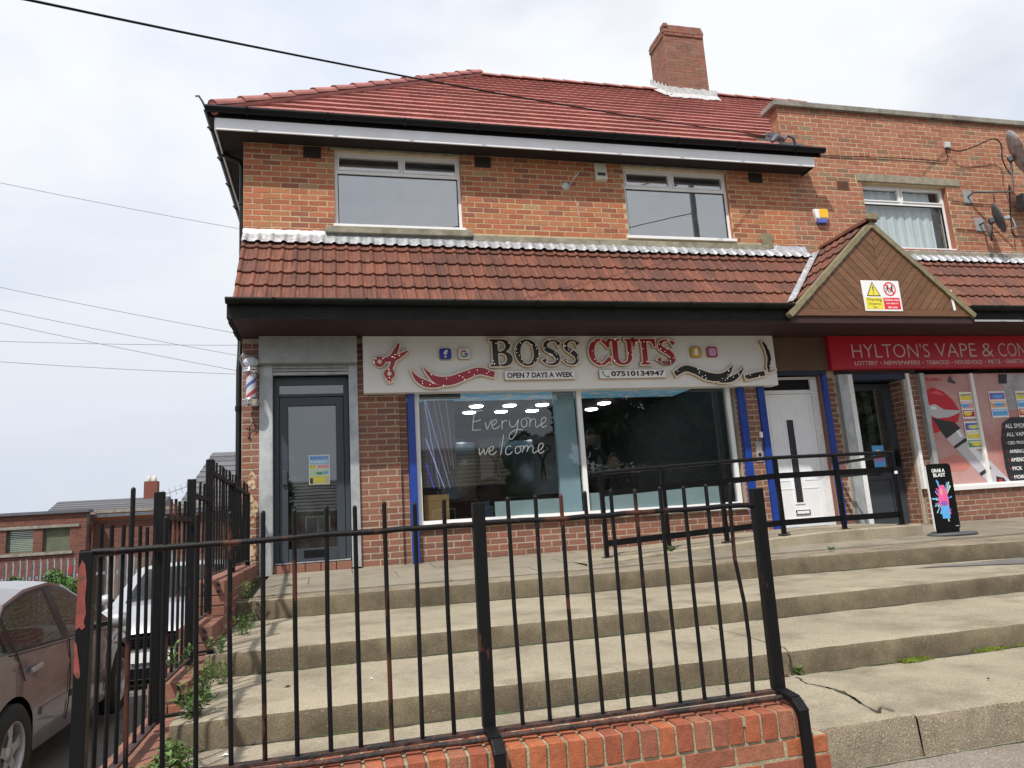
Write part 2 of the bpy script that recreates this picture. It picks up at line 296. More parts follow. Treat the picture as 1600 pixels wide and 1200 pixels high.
M['hair'] = mat('dark_hair', (.04,.025,.015), .7, .2, 30)
M['cloth_dk'] = mat('dark_shirt', (.05,.03,.035), .85, .1, 10)
M['cloth_cape'] = mat('black_cape', (.010,.010,.012), .7, .1, 10)
M['cloth_blue'] = mat('blue_cloth', (.12,.18,.28), .85, .2, 8)
M['led'] = emit('ceiling_light_glow', (1, 1, 1), 22)
M['led_blue'] = emit('blue_led', (.55, .58, 1), 2.6)
M['led_violet'] = emit('violet_led', (.12, .08, 1), 1.3)
M['led_pink'] = emit('pink_led', (.62, .42, .45), .35)
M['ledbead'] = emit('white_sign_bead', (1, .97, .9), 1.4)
M['palisade'] = mat('galvanised_palisade', (.30,.29,.31), .6, .2, 5, metal=.2)
M['palisade_red'] = mat('red_splash', (.35,.02,.03), .6, .1, 5)
M['shutter'] = mat('green_shutter', (.10,.13,.08), .7, .2, 5)
M['render_w'] = mat('pale_render', (.55,.52,.46), .9, .08, 2)
M['galv_post'] = mat('lamp_post_grey', (.13,.14,.14), .6, .1, 4)

# ------------------------------------------------------------------ flat shapes and lettering
def shape(outs, Y, depth, m, name, parent=None, offset=0, flat=False):
    """closed outlines in (X,Z), facing -Y, back at Y, front at Y-depth; extra outlines inside others are holes"""
    cu = bpy.data.curves.new(name, 'CURVE'); cu.dimensions = '2D'; cu.fill_mode = 'BOTH' if depth else 'FRONT'; cu.extrude = depth/2; cu.offset = offset
    for o_ in outs:
        s = cu.splines.new('POLY'); s.points.add(len(o_)-1); s.use_cyclic_u = True
        for i, p in enumerate(o_): s.points[i].co = (p[0], p[1], 0, 1)
    t = bpy.data.objects.new('tmp', cu); COL.objects.link(t)
    me = bpy.data.meshes.new_from_object(t.evaluated_get(bpy.context.evaluated_depsgraph_get()))
    bpy.data.objects.remove(t); bpy.data.curves.remove(cu)
    me.transform(Matrix.Translation((0, Y-depth/2, 0)) @ Matrix.Rotation(math.pi/2, 4, 'X'))
    return link(name, me, parent, m)
def text(s, x0, x1, z0, z1, Y, m, name='lettering', parent=None, bold=0, depth=0, slant=0, place=None):
    cu = bpy.data.curves.new(name, 'FONT'); cu.body = s; cu.size = 1; cu.offset = bold; cu.extrude = 0; cu.resolution_u = 3
    t = bpy.data.objects.new('tmp', cu); COL.objects.link(t)
    me = bpy.data.meshes.new_from_object(t.evaluated_get(bpy.context.evaluated_depsgraph_get()))
    bpy.data.objects.remove(t); bpy.data.curves.remove(cu)
    co = np.empty(len(me.vertices)*3); me.vertices.foreach_get('co', co); co = co.reshape(-1, 3)
    mn, mxx = co.min(0), co.max(0)
    X = x0+(co[:, 0]-mn[0])/(mxx[0]-mn[0])*(x1-x0); Z = z0+(co[:, 1]-mn[1])/(mxx[1]-mn[1])*(z1-z0)
    nc = np.stack([X, np.full_like(X, Y), Z], 1)
    me.vertices.foreach_set('co', nc.ravel()); me.update()
    o = link(name, me, parent, m)
    if depth: 
        md = o.modifiers.new('thick', 'SOLIDIFY'); md.thickness = depth; md.offset = 1
    return o
def ell(cx, cz, rx, rz, a0=0, a1=360, n=28):
    full = abs(a1-a0) >= 360
    k = n if full else n+1
    return [(cx+rx*math.cos(R_(a0+(a1-a0)*i/n)), cz+rz*math.sin(R_(a0+(a1-a0)*i/n))) for i in range(k)]
def rrect(x0, x1, z0, z1, r, n=5):
    o = []
    for cx, cz, a in ((x1-r, z1-r, 0), (x0+r, z1-r, 90), (x0+r, z0+r, 180), (x1-r, z0+r, 270)):
        o += [(cx+r*math.cos(R_(a+90*i/n)), cz+r*math.sin(R_(a+90*i/n))) for i in range(n+1)]
    return o
def catmull(pts, k=6):
    pts = [Vector(p) for p in pts]; P = [pts[0]*2-pts[1]]+pts+[pts[-1]*2-pts[-2]]; o = []
    for i in range(1, len(P)-2):
        for j in range(k):
            t = j/k; a, b, c, d = P[i-1], P[i], P[i+1], P[i+2]
            o.append(.5*((2*b)+(c-a)*t+(2*a-5*b+4*c-d)*t*t+(3*b-a-3*c+d)*t**3))
    o.append(pts[-1]); return o
def stroke(pts, ws, k=6):
    """outline of a brush stroke through (x,z) pts with widths ws"""
    c = catmull([(p[0], p[1], w_) for p, w_ in zip(pts, ws)], k); l_, r_ = [], []
    for i, p in enumerate(c):
        q = c[min(i+1, len(c)-1)]-c[max(i-1, 0)]; n_ = Vector((-q.y, q.x)).normalized()*max(p.z, .0005)/2
        l_.append((p.x+n_.x, p.y+n_.y)); r_.append((p.x-n_.x, p.y-n_.y))
    return l_+r_[::-1]

# ------------------------------------------------------------------ brickwork
def unit_brick(bev=0, jit=0):
    me = MB().box(-.5, .5, -.5, .5, -.5, .5).mesh('brick')
    return me
UNIT = {}
def brick_mesh(m, dims=None, bev=0):
    key = (m.name, dims, bev)
    if key not in UNIT:
        if dims is None:
            mb = MB(); v = [(-.5,-.5,-.5),(.5,-.5,-.5),(.5,.5,-.5),(-.5,.5,-.5),(-.5,-.5,.5),(.5,-.5,.5),(.5,.5,.5),(-.5,.5,.5)]
            mb.add(v, [(0,3,2,1),(4,5,6,7),(0,1,5,4),(1,2,6,5),(2,3,7,6),(3,0,4,7)]); me = mb.mesh('brick')
        else:
            a, b, c = (d/2 for d in dims); o = MB().box(-a, a, -b, b, -c, c).build('brick', m, None, bev, 1); me = o.data; bpy.data.objects.remove(o)
            bm = bmesh.new(); bm.from_mesh(me)
            for v_ in bm.verts: v_.co += Vector((random.uniform(-1, 1), random.uniform(-1, 1), random.uniform(-1, 1)))*.0012
            bm.to_mesh(me); bm.free()
        me.materials.clear(); me.materials.append(m); UNIT[key] = me
    return UNIT[key]
def wall_bricks(P0, ang, u0, u1, z0, z1, openings=(), m=None, clip=None, shift=0, proud=.0025, L_=.211, H_=.060, J=.014, row0=0, header_rows=()):
    """list of bricks (centre, ang, len, depth, height, material) on the face through P0 running along ang, face normal to the right of travel (-Y for ang 0)"""
    out_ = []; c, s = math.cos(ang), math.sin(ang); nx, ny = s, -c
    nrow = int((z1-z0)/(H_+J if H_ != .060 else .075)+.01)
    for r in range(nrow):
        zc = z0+r*(H_+J)*(.075/.074 if H_ == .060 else 1)+H_/2+J/2; hl = (L_-J)/2 if (r+row0) in header_rows else L_
        u = u0-((((r+row0) % 2)*(L_+J)/2)+shift)
        while u < u1:
            a, b = max(u, u0+J*.3), min(u+hl, u1-J*.3); u += hl+J
            segs = [(a, b)]
            for (ox0, ox1, oz0, oz1) in openings:
                if zc+H_*.35 > oz0 and zc-H_*.35 < oz1:
                    ns_ = []
                    for (p, q) in segs:
                        if q <= ox0 or p >= ox1: ns_.append((p, q)); continue
                        if p < ox0: ns_.append((p, ox0-.002))
                        if q > ox1: ns_.append((ox1+.002, q))
                    segs = ns_
            for p, q in segs:
                if clip:
                    if not clip((p+q)/2, zc): continue
                if q-p > .03:
                    um = (p+q)/2; d = .03; jx = random.uniform(-.0015, .0015)
                    off = proud-d/2+jx
                    out_.append(((P0[0]+c*um+nx*off, P0[1]+s*um+ny*off, zc+random.uniform(-.0015, .0015)), ang, q-p, d, H_+random.uniform(-.003, .002), m))
    return out_
def place_bricks(bricks, parent, limit=300, name='brick'):
    cp = Vector(CAM)
    bricks = sorted(bricks, key=lambda b: (Vector(b[0])-cp).length/(b[2]**.5))
    inv = parent.matrix_world.inverted() if False else None
    for i, (c, ang, l_, d, h, m) in enumerate(bricks[:limit]):
        o = bpy.data.objects.new(name, brick_mesh(m)); COL.objects.link(o); o.parent = parent
        o.location = Vector(c)-parent_loc(parent); o.rotation_euler = (0, 0, ang+random.uniform(-.004, .004)); o.scale = (l_, d, h)
    rest = {}
    for b in bricks[limit:]: rest.setdefault(b[5].name, []).append(b)
    pl = parent_loc(parent)
    for k, bs in rest.items():
        mb = MB()
        for (c, ang, l_, d, h, m) in bs:
            cs, sn = math.cos(ang), math.sin(ang); v = []
            for z in (-.5, .5):
                for x, y in ((-.5,-.5),(.5,-.5),(.5,.5),(-.5,.5)):
                    v.append((c[0]+cs*x*l_-sn*y*d-pl[0], c[1]+sn*x*l_+cs*y*d-pl[1], c[2]+z*h-pl[2]))
            mb.add(v, [(0,3,2,1),(4,5,6,7),(0,1,5,4),(1,2,6,5),(2,3,7,6),(3,0,4,7)])
        o = link('brickwork', mb.mesh('brickwork'), parent, bs[0][5]); o['kind'] = 'stuff'
def parent_loc(p):
    v = Vector((0, 0, 0))
    while p is not None: v += p.location; p = p.parent
    return v
def panel_wall(x0, x1, z0, z1, openings, y0, y1, name, m, parent):
    """wall slab with rectangular holes (along X)"""
    xs = sorted({x0, x1, *[min(max(o[0], x0), x1) for o in openings], *[min(max(o[1], x0), x1) for o in openings]})
    zs = sorted({z0, z1, *[min(max(o[2], z0), z1) for o in openings], *[min(max(o[3], z0), z1) for o in openings]})
    bm = bmesh.new(); vv = {}
    def V(x, y, z):
        k = (round(x, 5), round(y, 5), round(z, 5))
        if k not in vv: vv[k] = bm.verts.new(k)
        return vv[k]
    solid = {}
    for i in range(len(xs)-1):
        for j in range(len(zs)-1):
            cx, cz = (xs[i]+xs[i+1])/2, (zs[j]+zs[j+1])/2
            solid[i, j] = not any(o[0] < cx < o[1] and o[2] < cz < o[3] for o in openings)
    for (i, j), s in solid.items():
        if not s: continue
        a, b, c, d = xs[i], xs[i+1], zs[j], zs[j+1]
        bm.faces.new([V(a,y0,c), V(b,y0,c), V(b,y0,d), V(a,y0,d)]); bm.faces.new([V(a,y1,c), V(a,y1,d), V(b,y1,d), V(b,y1,c)])
        if not solid.get((i-1, j)): bm.faces.new([V(a,y0,c), V(a,y0,d), V(a,y1,d), V(a,y1,c)])
        if not solid.get((i+1, j)): bm.faces.new([V(b,y0,c), V(b,y1,c), V(b,y1,d), V(b,y0,d)])
        if not solid.get((i, j-1)): bm.faces.new([V(a,y0,c), V(a,y1,c), V(b,y1,c), V(b,y0,c)])
        if not solid.get((i, j+1)): bm.faces.new([V(a,y0,d), V(b,y0,d), V(b,y1,d), V(a,y1,d)])
    bmesh.ops.recalc_face_normals(bm, faces=bm.faces)
    me = bpy.data.meshes.new(name); bm.to_mesh(me); bm.free(); return link(name, me, parent, m)

exec_parts = []
# ================================================================== SETTING: ground, drive, steps, platform
def sheet(name, poly_rows, m, kind='structure'):
    """grid of points rows x cols"""
    mb = MB(); R, C = len(poly_rows), len(poly_rows[0]); v = [p for r in poly_rows for p in r]
    mb.add(v, [(i*C+j, i*C+j+1, (i+1)*C+j+1, (i+1)*C+j) for i in range(R-1) for j in range(C-1)])
    o = mb.build(name, m); o['kind'] = kind; return o
MB().add([(-700,-700,-2.0),(700,-700,-2.0),(700,700,-2.0),(-700,700,-2.0)], [(0,1,2,3)]).build('ground', M['ground'])['kind'] = 'structure'
# drive on the left, falling away from the street
def drive_z(y): return -1.22-.035*max(-6, min(y+8, 22))*.55
ys = [-40, -14, -10, -7, -4, -1, 2, 6, 10, 14, 20, 30]
sheet('driveway', [[(x, y, drive_z(y)) for x in (-30, -8, -3, .12)] for y in ys], M['tarmac'])
# pavement where the photographer stands
sheet('pavement', [[(x, y, -.74-(.10 if y < -12 else 0)) for x in (.1, 3, 8, 30)] for y in (-12, -8.8, -7, -5.80)], M['pave'])
sheet('road', [[(x, y, -.85) for x in (-30, 0, 30, 60)] for y in (-20, -12.003)], M['tarmac'])
sheet('far_verge', [[(x, y, -.74) for x in (-30, 0, 30, 60)] for y in (-60, -20.003)], mat('verge_grass', (.05,.09,.025), .95, .3, 3))
def step(name, x0, x1, yb, edge, zt, zb, m, mr_, n=90, nose=.012):
    """a concrete step: tread from yb to the front edge (function of x) with a worn, uneven nose and riser"""
    xs = [x0+(x1-x0)*i/n for i in range(n+1)]; mb = MB(); rows = []
    nz = [random.gauss(0, 1) for _ in xs]; nz = [sum(nz[max(0, i-2):i+3])/5 for i in range(len(nz))]
    chips = [0.0]*len(xs)
    for _ in range(int((x1-x0)*4)):
        c_, w_, d_ = random.randrange(len(xs)), random.randint(1, 4), random.uniform(.004, .016)
        for q in range(-w_, w_+1):
            if 0 <= c_+q < len(xs): chips[c_+q] = max(chips[c_+q], d_*(1-abs(q)/(w_+1)))
    for i, x in enumerate(xs):
        e = edge(x)+chips[i]*.9; j = nz[i]*.007+.010*math.sin(x*1.7+zt*9)*.5; ch = nz[(i*7) % len(nz)]*.004-(.010 if nz[(i*3) % len(nz)] > .85 else 0)
        rows.append([(x, yb, zt+.008), (x, (yb+e)/2, zt+.006), (x, e+.10, zt+.002), (x, e+.022+j, zt-.001+ch), (x, e+.007+j, zt-nose*.5), (x, e-chips[i]*.6+j, zt-nose*1.8-chips[i]*.9), (x, e-.004+j*.8, (zt+zb)/2), (x, e-.008+j*.5, zb-.02)])
    C = 8; v = [p for r in rows for p in r]
    mb.add(v, [(i*C+j, (i+1)*C+j, (i+1)*C+j+1, i*C+j+1) for i in range(n) for j in range(4)], 0, True)
    mb.add(v, [(i*C+j, (i+1)*C+j, (i+1)*C+j+1, i*C+j+1) for i in range(n) for j in range(4, C-1)], 1, True)
    mb.add([rows[0][0], rows[0][3], rows[0][-1], (x0, yb, zb)], [(0,1,2,3)], 1)
    o = mb.build(name, [m, mr_]); o['kind'] = 'structure'; return o
def e0(x): return -2.12-.05*min(x, 5) if x < 5.6 else -2.40-.055*(x-5.6)**2*.95
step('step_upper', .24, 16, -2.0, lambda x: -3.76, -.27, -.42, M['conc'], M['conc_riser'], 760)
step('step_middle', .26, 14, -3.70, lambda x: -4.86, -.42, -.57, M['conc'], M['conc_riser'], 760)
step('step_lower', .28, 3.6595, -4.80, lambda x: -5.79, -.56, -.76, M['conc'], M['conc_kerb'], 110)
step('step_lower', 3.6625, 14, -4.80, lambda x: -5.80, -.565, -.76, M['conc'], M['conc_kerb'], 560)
# platform in front of the shops: in-situ edge kerb and paving slabs
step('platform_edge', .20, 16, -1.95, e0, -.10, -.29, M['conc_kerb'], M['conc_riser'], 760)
def plat_z(y): return -.005+(.095/2.0)*max(y, -2.0)
pb = MB(); pb.add([(0,0.3,plat_z(0)-.03),(16,0.3,plat_z(0)-.03),(16,-1.98,plat_z(-1.98)-.012),(0.31,-1.98,plat_z(-1.98)-.012)], [(0,1,2,3)])
plat = pb.build('platform', M['dirt']); plat['kind'] = 'structure'
for r in range(3):
    ya = .0-r*.60; yb = ya-.592; x = .32-(r % 2)*.45
    while x < 15:
        xa = max(x, .32); xb = x+.892; x += .9
        dz = random.uniform(-.003, .003); a = .004
        if 3.62 < xa < 8.0 and r < 1: continue
        mb = MB(); za, zb = plat_z(ya)+dz, plat_z(yb)+dz
        mb.add([(xa,ya,za),(xb,ya,za),(xb,yb,zb),(xa,yb,zb),(xa,ya,za-.04),(xb,ya,za-.04),(xb,yb,zb-.04),(xa,yb,zb-.04)], [(0,1,2,3),(0,4,5,1),(1,5,6,2),(2,6,7,3),(3,7,4,0)])
        mb.build('paving_slab', M['slab'], plat)
# tarmac patch at the far right
tp = MB(); tp.add([(6.45,-2.78,-.2575),(6.9,-3.0,-.2575),(7.5,-3.35,-.2585),(7.95,-3.70,-.2600),(16,-3.70,-.2600),(16,-2.6,-.2575)], [(0,1,2,3,4,5)]); tp.build('tarmac_patch', M['tarmac'])['kind'] = 'structure'
# ramp to the flat door
rk = MB(); pts = []
for i in range(25):
    x = 3.55+i*(8.02-3.55)/24; t = min(1, (x-3.55)/3.2); zt = plat_z(-1.2)+.004+t*(.07-plat_z(-1.2)); ye = -1.24 if x > 4.6 else -1.24-.35*(4.6-x)
    pts.append((x, ye, zt))
v = []; 
for (x, ye, zt) in pts: v += [(x, .02, zt+.012), (x, ye+.02, zt), (x, ye, zt-.018), (x, ye-.004, plat_z(-1.24)-.05)]
rk.add(v, [(i*4+j, (i+1)*4+j, (i+1)*4+j+1, i*4+j+1) for i in range(24) for j in range(3)], 0)
rk.add([v[-4], v[-3], v[-2], v[-1], (8.02,.02,-.1)], [(0,1,2,3,4)], 0)
ramp = rk.build('ramp', M['conc']); ramp['kind'] = 'structure'
# soil and grime gathered along the foot of each riser
def grime(x0, x1, y, z, wmax, seed):
    r_ = random.Random(seed); n = int((x1-x0)/.03); v = []; wv = .4
    for i in range(n+1):
        wv = min(1, max(.05, wv+r_.uniform(-.22, .22))); x = x0+(x1-x0)*i/n; yy = y(x) if callable(y) else y
        v += [(x, yy-.004, z+.014), (x, yy-.004-wmax*wv, z+.0105)]
    mb = MB(); mb.add(v, [(2*i, 2*i+1, 2*i+3, 2*i+2) for i in range(n)], 0, True); mb.build('riser_grime', M['dirt'])['kind'] = 'structure'
grime(.3, 13, lambda x: e0(x)-.006, -.27, .035, 1); grime(.3, 13, -3.775, -.42, .035, 2); grime(.3, 3.6, -4.872, -.56, .032, 3); grime(3.7, 13, -4.872, -.565, .03, 4); grime(3.0, 13, -5.812, -.752, .03, 5)
# cracks in the concrete
def crack(pxs, Z, wd, name='crack'):
    ps = [at(px, py, Z=Z+.0095) for px, py in pxs]; mb = MB(); l_ = []
    for a, b in zip(ps[:-1], ps[1:]):
        for k in range(4):
            p = a.lerp(b, k/4); l_.append(p+Vector((random.uniform(-.006, .006), random.uniform(-.006, .006), 0)))
    l_.append(ps[-1]); v = []
    for p in l_:
        w_ = wd*random.uniform(.35, 1.3); v += [p+Vector((-w_/2, w_*.2, 0)), p+Vector((w_/2, -w_*.2, 0))]
    mb.add(v, [(2*i, 2*i+1, 2*i+3, 2*i+2) for i in range(len(l_)-1)])
    o = mb.build(name, M['dirt']); o['kind'] = 'structure'; return o
crack([(1245,1058),(1262,1068),(1290,1073),(1318,1080),(1345,1098),(1372,1112),(1376,1104),(1398,1110)], -.56, .012)
crack([(1290,1073),(1318,1082),(1345,1098)], -.56, .016)
crack([(1232,1018),(1225,1011),(1160,992),(1110,980)], -.42, .006)
cv = MB(); 
for i in range(8): 
    z0, z1 = -.43-i*.017, -.43-(i+1)*.017; a = 3.62+random.uniform(-.006,.006)
    cv.add([(a,-4.882,z0),(a+.012,-4.882,z0),(a+.012+random.uniform(-.004,.004),-4.882,z1),(a,-4.882,z1)], [(0,1,2,3)])
cv.build('riser_crack', M['dirt'])['kind'] = 'structure'
# ================================================================== CORNER SHOP BUILDING
PX = 7.76                                            # where the parapet building starts
A = empty('corner_shop_building', (0, 0, 0), 0, 'two-storey brick corner building with red tiled hip roof, pantiled canopy and barber shop below', 'building')
W1 = (1.10, 2.75, 4.22, 5.27); W2 = (5.09, 6.73, 4.20, 5.27); W3 = (9.07, 10.66, 4.17, 5.25)
panel_wall(0, PX, 3.85, 5.55, [W1, W2], 0, .3, 'upper_wall', M['mortar_up'], A)
SW = (2.02, 6.40, .41, 2.74)
panel_wall(0, 8.1, -.15, 2.76, [(.20, 1.33, -.2, 2.9), (1.92, 6.46, .41, 2.9), (6.90, 7.86, -.2, 2.9)], .05, .35, 'shopfront_wall', M['mortar_lo'], A)
for a, b in ((0, .2), (1.33, 1.82), (6.60, 6.78)):
    BOX('pier', a, b, .0, .06, -.15, 2.76, M['mortar_lo'], A)
MB().add([(0,.051,-1.9),(0,9,-1.9),(0,9,5.5),(0,.301,5.5),(0,.301,3.85),(0,.3,3.0),(0,.051,2.76)], [(0,1,2,3,4,5,6)]).build('side_wall', M['mortar_lo'], A)
MB().box(0, 11.5, 8.9, 9, -1.9, 5.5).build('rear_wall', M['mortar_lo'], A)
bk = []
hr = ()
bk += wall_bricks((0, 0), 0, 0, PX, 3.96, 5.40, [W1, W2, (1.00, 2.85, 4.0, 4.2), (2.8, 7.3, 4.0, 4.14)], M['brick_up'])
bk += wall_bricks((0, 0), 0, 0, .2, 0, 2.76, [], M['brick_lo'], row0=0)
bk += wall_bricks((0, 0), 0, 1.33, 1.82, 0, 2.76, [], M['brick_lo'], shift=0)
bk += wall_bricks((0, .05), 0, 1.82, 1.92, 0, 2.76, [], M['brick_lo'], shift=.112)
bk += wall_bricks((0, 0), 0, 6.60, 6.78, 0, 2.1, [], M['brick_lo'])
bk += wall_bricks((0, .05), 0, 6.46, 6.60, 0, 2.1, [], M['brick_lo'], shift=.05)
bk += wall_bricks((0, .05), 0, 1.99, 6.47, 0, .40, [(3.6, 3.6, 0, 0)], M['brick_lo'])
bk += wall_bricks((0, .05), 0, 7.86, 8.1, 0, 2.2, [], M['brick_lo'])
for b in wall_bricks((0, 0), -math.pi/2, -8.8, -.02, -1.8, 2.6, [], M['brick_lo']):
    bk.append(b)
place_bricks(bk, A)
# sills under the first floor windows and the continuous ledge
for (a, b, z, d) in ((.98, 2.86, 4.12, .07), (2.862, 4.62, 4.06, .05), (4.625, 6.06, 4.06, .05), (6.065, 7.26, 4.06, .05)):
    BOX('stone_sill', a, b, -d, .05, z, z+.085, M['sill'], A, .006)
# render patch at the end of the ledge
shape([[(7.14,4.30),(7.22,4.34),(7.33,4.33),(7.37,4.28),(7.34,4.20),(7.36,4.11),(7.25,4.09),(7.18,4.14),(7.17,4.22)]], -.002, .02, M['verge'], 'mortar_patch', A)
# windows of the first floor
def first_floor_window(p, x0, x1, z0, z1, splitx, zt, parent, y=.05, glass_m=None, sillproud=True):
    fr = empty(p, (0, 0, 0)); fr.parent = parent
    t = .042; d = .07
    mb = MB()
    for (a, b, c, e) in ((x0, x1, z0, z0+t), (x0, x1, z1-t, z1), (x0, x0+t, z0+t, z1-t), (x1-t, x1, z0+t, z1-t), (x0+t, x1-t, zt-t/2, zt+t/2), (splitx-t/2, splitx+t/2, zt+t/2, z1-t)):
        mb.box(a, b, y, y+d, c, e)
    mb.build('frame', M['white_pl'], fr)
    # opening lights
    for a, b in ((x0+t, splitx-t/2), (splitx+t/2, x1-t)):
        mb = MB(); s = .022; c, e = zt+t/2, z1-t
        for q in ((a+.003, b-.003, c+.003, c+s), (a+.003, b-.003, e-s, e-.003), (a+.003, a+s, c+s, e-s), (b-s, b-.003, c+s, e-s)): mb.box(q[0], q[1], y-.012, y+d*.6, q[2], q[3])
        mb.build('sash', M['white_pl'], fr)
        BOX('pane', a+s, b-s, y+.02, y+.03, c+s, e-s, glass_m or M['glass_up'], fr)
    BOX('pane', x0+t, x1-t, y+.02, y+.03, z0+t, zt-t/2, glass_m or M['glass_up'], fr)
    mb = MB()
    for (a, b, c, e) in ((x0+t, x0+t+.012, z0+t, zt-t/2), (x1-t-.012, x1-t, z0+t, zt-t/2), (x0+t+.012, x1-t-.012, z0+t, z0+t+.012), (x0+t+.012, x1-t-.012, zt-t/2-.012, zt-t/2)): mb.box(a, b, y+.012, y+.034, c, e)
    mb.build('gasket', M['black_pl'], fr)
    BOX('sill', x0-.02, x1+.03, y-.09, y-.002, z0-.03, z0+.012, M['white_pl'], fr, .004)
    return fr
fw = first_floor_window('window', W1[0], W1[1], 4.235, W1[3], 1.97, 4.995, A)
mb = MB()
for i in range(9): mb.box(1.2, 2.7, .16, .20, 5.03+i*.024, 5.044+i*.024)
mb.build('blind', M['blind'], fw)
fw = first_floor_window('window', W2[0], W2[1], 4.215, W2[3], 5.85, 4.985, A)
mb = MB()
for i in range(9): mb.box(5.15, 6.68, .16, .20, 5.03+i*.024, 5.044+i*.024)
mb.build('blind', M['blind'], fw)
for a, b in ((W1[0]-.04, W1[1]+.02), (W2[0]-.04, W2[1]+.02)): BOX('head_trim', a, b, -.03, .06, 5.272, 5.30, M['sill'], A, .003)
BOX('upstairs_room', .3, 7.6, 3.2, 3.3, 4.0, 5.5, M['room_up'], A)
BOX('upstairs_floor', .3, 7.6, .31, 3.2, 3.95, 4.0, M['room_up'], A)
# eaves: soffit, fascia, gutter with brackets
EY, EZ = -.30, 5.33
ex0, ex1 = -.27, 8.02
MB().add([(ex0,EY,EZ-.02),(ex1,EY,EZ-.02),(ex1,.0,EZ-.02),(ex0,.0,EZ-.02),(ex0,EY,EZ),(ex1,EY,EZ),(ex1,0,EZ),(ex0,0,EZ)],
         [(0,3,2,1),(4,5,6,7),(0,1,5,4),(1,2,6,5),(2,3,7,6),(3,0,4,7)]).build('soffit', M['soffit_dk'], A)
BOX('soffit', ex0, -.001, .001, 9, EZ-.02, EZ, M['soffit_dk'], A)
BOX('fascia', ex0-.01, ex1, EY-.022, EY, EZ-.05, EZ+.13, M['white_fascia'], A, .003)
BOX('fascia', ex0-.03, ex0-.012, EY, 9, EZ-.05, EZ+.13, M['white_fascia'], A)
MB().add([(ex1,EY,EZ-.04),(ex1,EY,EZ+.12),(ex1,.0,EZ+.12),(ex1,0,EZ-.04),(ex1+.015,EY,EZ-.04),(ex1+.015,EY,EZ+.12),(ex1+.015,.0,EZ+.12),(ex1+.015,0,EZ-.04)],
         [(0,1,2,3),(7,6,5,4),(0,4,5,1),(3,2,6,7),(1,5,6,2),(0,3,7,4)]).build('soffit_end', M['black_pl'], A)
def gutter(p0, p1, r, m, parent, name='gutter', nb=8):
    p0, p1 = Vector(p0), Vector(p1); t = (p1-p0).normalized(); s = t.cross(Vector((0, 0, 1))).normalized(); mb = MB(); n = 9; v = []
    for p in (p0, p1):
        for rr_ in (r, r*.93):
            for k in range(n+1):
                a = math.pi*k/n; v.append(p+s*(math.cos(a)*rr_)+Vector((0, 0, -math.sin(a)*rr_)))
    o = n+1; fs = []
    for k in range(n): fs += [(k, k+1, 2*o+k+1, 2*o+k), (o+k, 3*o+k, 3*o+k+1, o+k+1)]
    fs += [(0, 2*o, 3*o, o), (n, o+n, 3*o+n, 2*o+n)]
    mb.add(v, fs, 0, True); mb.add(v[:n+1], [tuple(range(n+1))]); mb.add(v[2*o:3*o], [tuple(range(n+1))]); g = mb.build(name, m, parent)
    for i in range(nb):
        p = p0.lerp(p1, (i+.5)/nb); mb = MB(); q = []
        for k in range(n+1):
            a = math.pi*k/n; q.append(p+s*(math.cos(a)*r*1.12)+Vector((0, 0, -math.sin(a)*r*1.12)))
        for k in range(n): mb.bar(q[k], q[k+1], .03, .008)
        mb.build('gutter_bracket', m, parent)
    return g
gutter((ex0-.12, EY-.082, EZ+.20), (ex1+.14, EY-.082, EZ+.20), .062, M['black_pl'], A, nb=9)
BOX('gutter_back', ex0-.1, ex1+.12, EY-.024, EY-.0225, EZ+.10, EZ+.2, M['black_pl'], A)
gutter((ex0-.09, EY-.02, EZ+.20), (ex0-.09, 9, EZ+.20), .062, M['black_pl'], A, nb=12)
# downpipe at the corner with swan neck
mb = MB(); mb.tube([(-.34,.32,5.48),(-.34,.32,5.36),(-.31,.32,5.30),(-.08,.32,5.20),(-.05,.32,5.12),(-.05,.32,3.2),(-.05,.2,2.6),(-.05,.12,2.4),(-.05,.12,-1.3)], .034, 10); mb.build('downpipe', M['black_pl'], A)
for z in (4.6, 3.5, 1.9, .8): mb = MB(); mb.tube([(-.05,.32 if z>3 else .12,z),(-.05,.32 if z>3 else .12,z+.06)], .044, 10); mb.build('pipe_clip', M['black_pl'], A)
MB().tube([(-.40,-.30,5.55),(-.43,-.34,5.62),(-.47,-.36,5.68),(-.50,-.38,5.66)], .012, 6).build('gutter_hook', M['lead_dark'], A)
# vents under the eaves
for x in (.72, 2.95, 7.1): BOX('air_vent', x, x+.22, -.02, .01, 5.14, 5.29, M['soffit_dk'], A, .004)
# ---- main roof
TH = R_(41); tT = math.tan(TH); RX0, RY0, RZ0 = ex0-.02, EY-.05, EZ+.17; RD = 4.28
rz = lambda y: RZ0+(y-RY0)*tT
HX, HY = RX0+RD, RY0+RD; RXR = 11.6
mb = MB()
mb.add([(RX0,RY0,RZ0-.03),(8.02,RY0,RZ0-.03),(8.02,-.02,rz(-.02)-.03),(PX-.02,-.02,rz(-.02)-.03),(PX-.02,.34,rz(.34)-.03),(RXR,.34,rz(.34)-.03),(RXR,HY,rz(HY)-.03),(HX,HY,rz(HY)-.03)], [(0,1,2,3,4,5,6,7)])
mb.add([(RX0,RY0,RZ0-.03),(HX,HY,rz(HY)-.03),(RX0,RY0+2*RD,RZ0-.03)], [(0,1,2)])
mb.add([(HX,HY,rz(HY)-.03),(RXR,HY,rz(HY)-.03),(RXR,RY0+2*RD,RZ0-.03),(RX0,RY0+2*RD,RZ0-.03)], [(0,1,2,3)])
mb.build('roof_deck', M['dirt'], A)
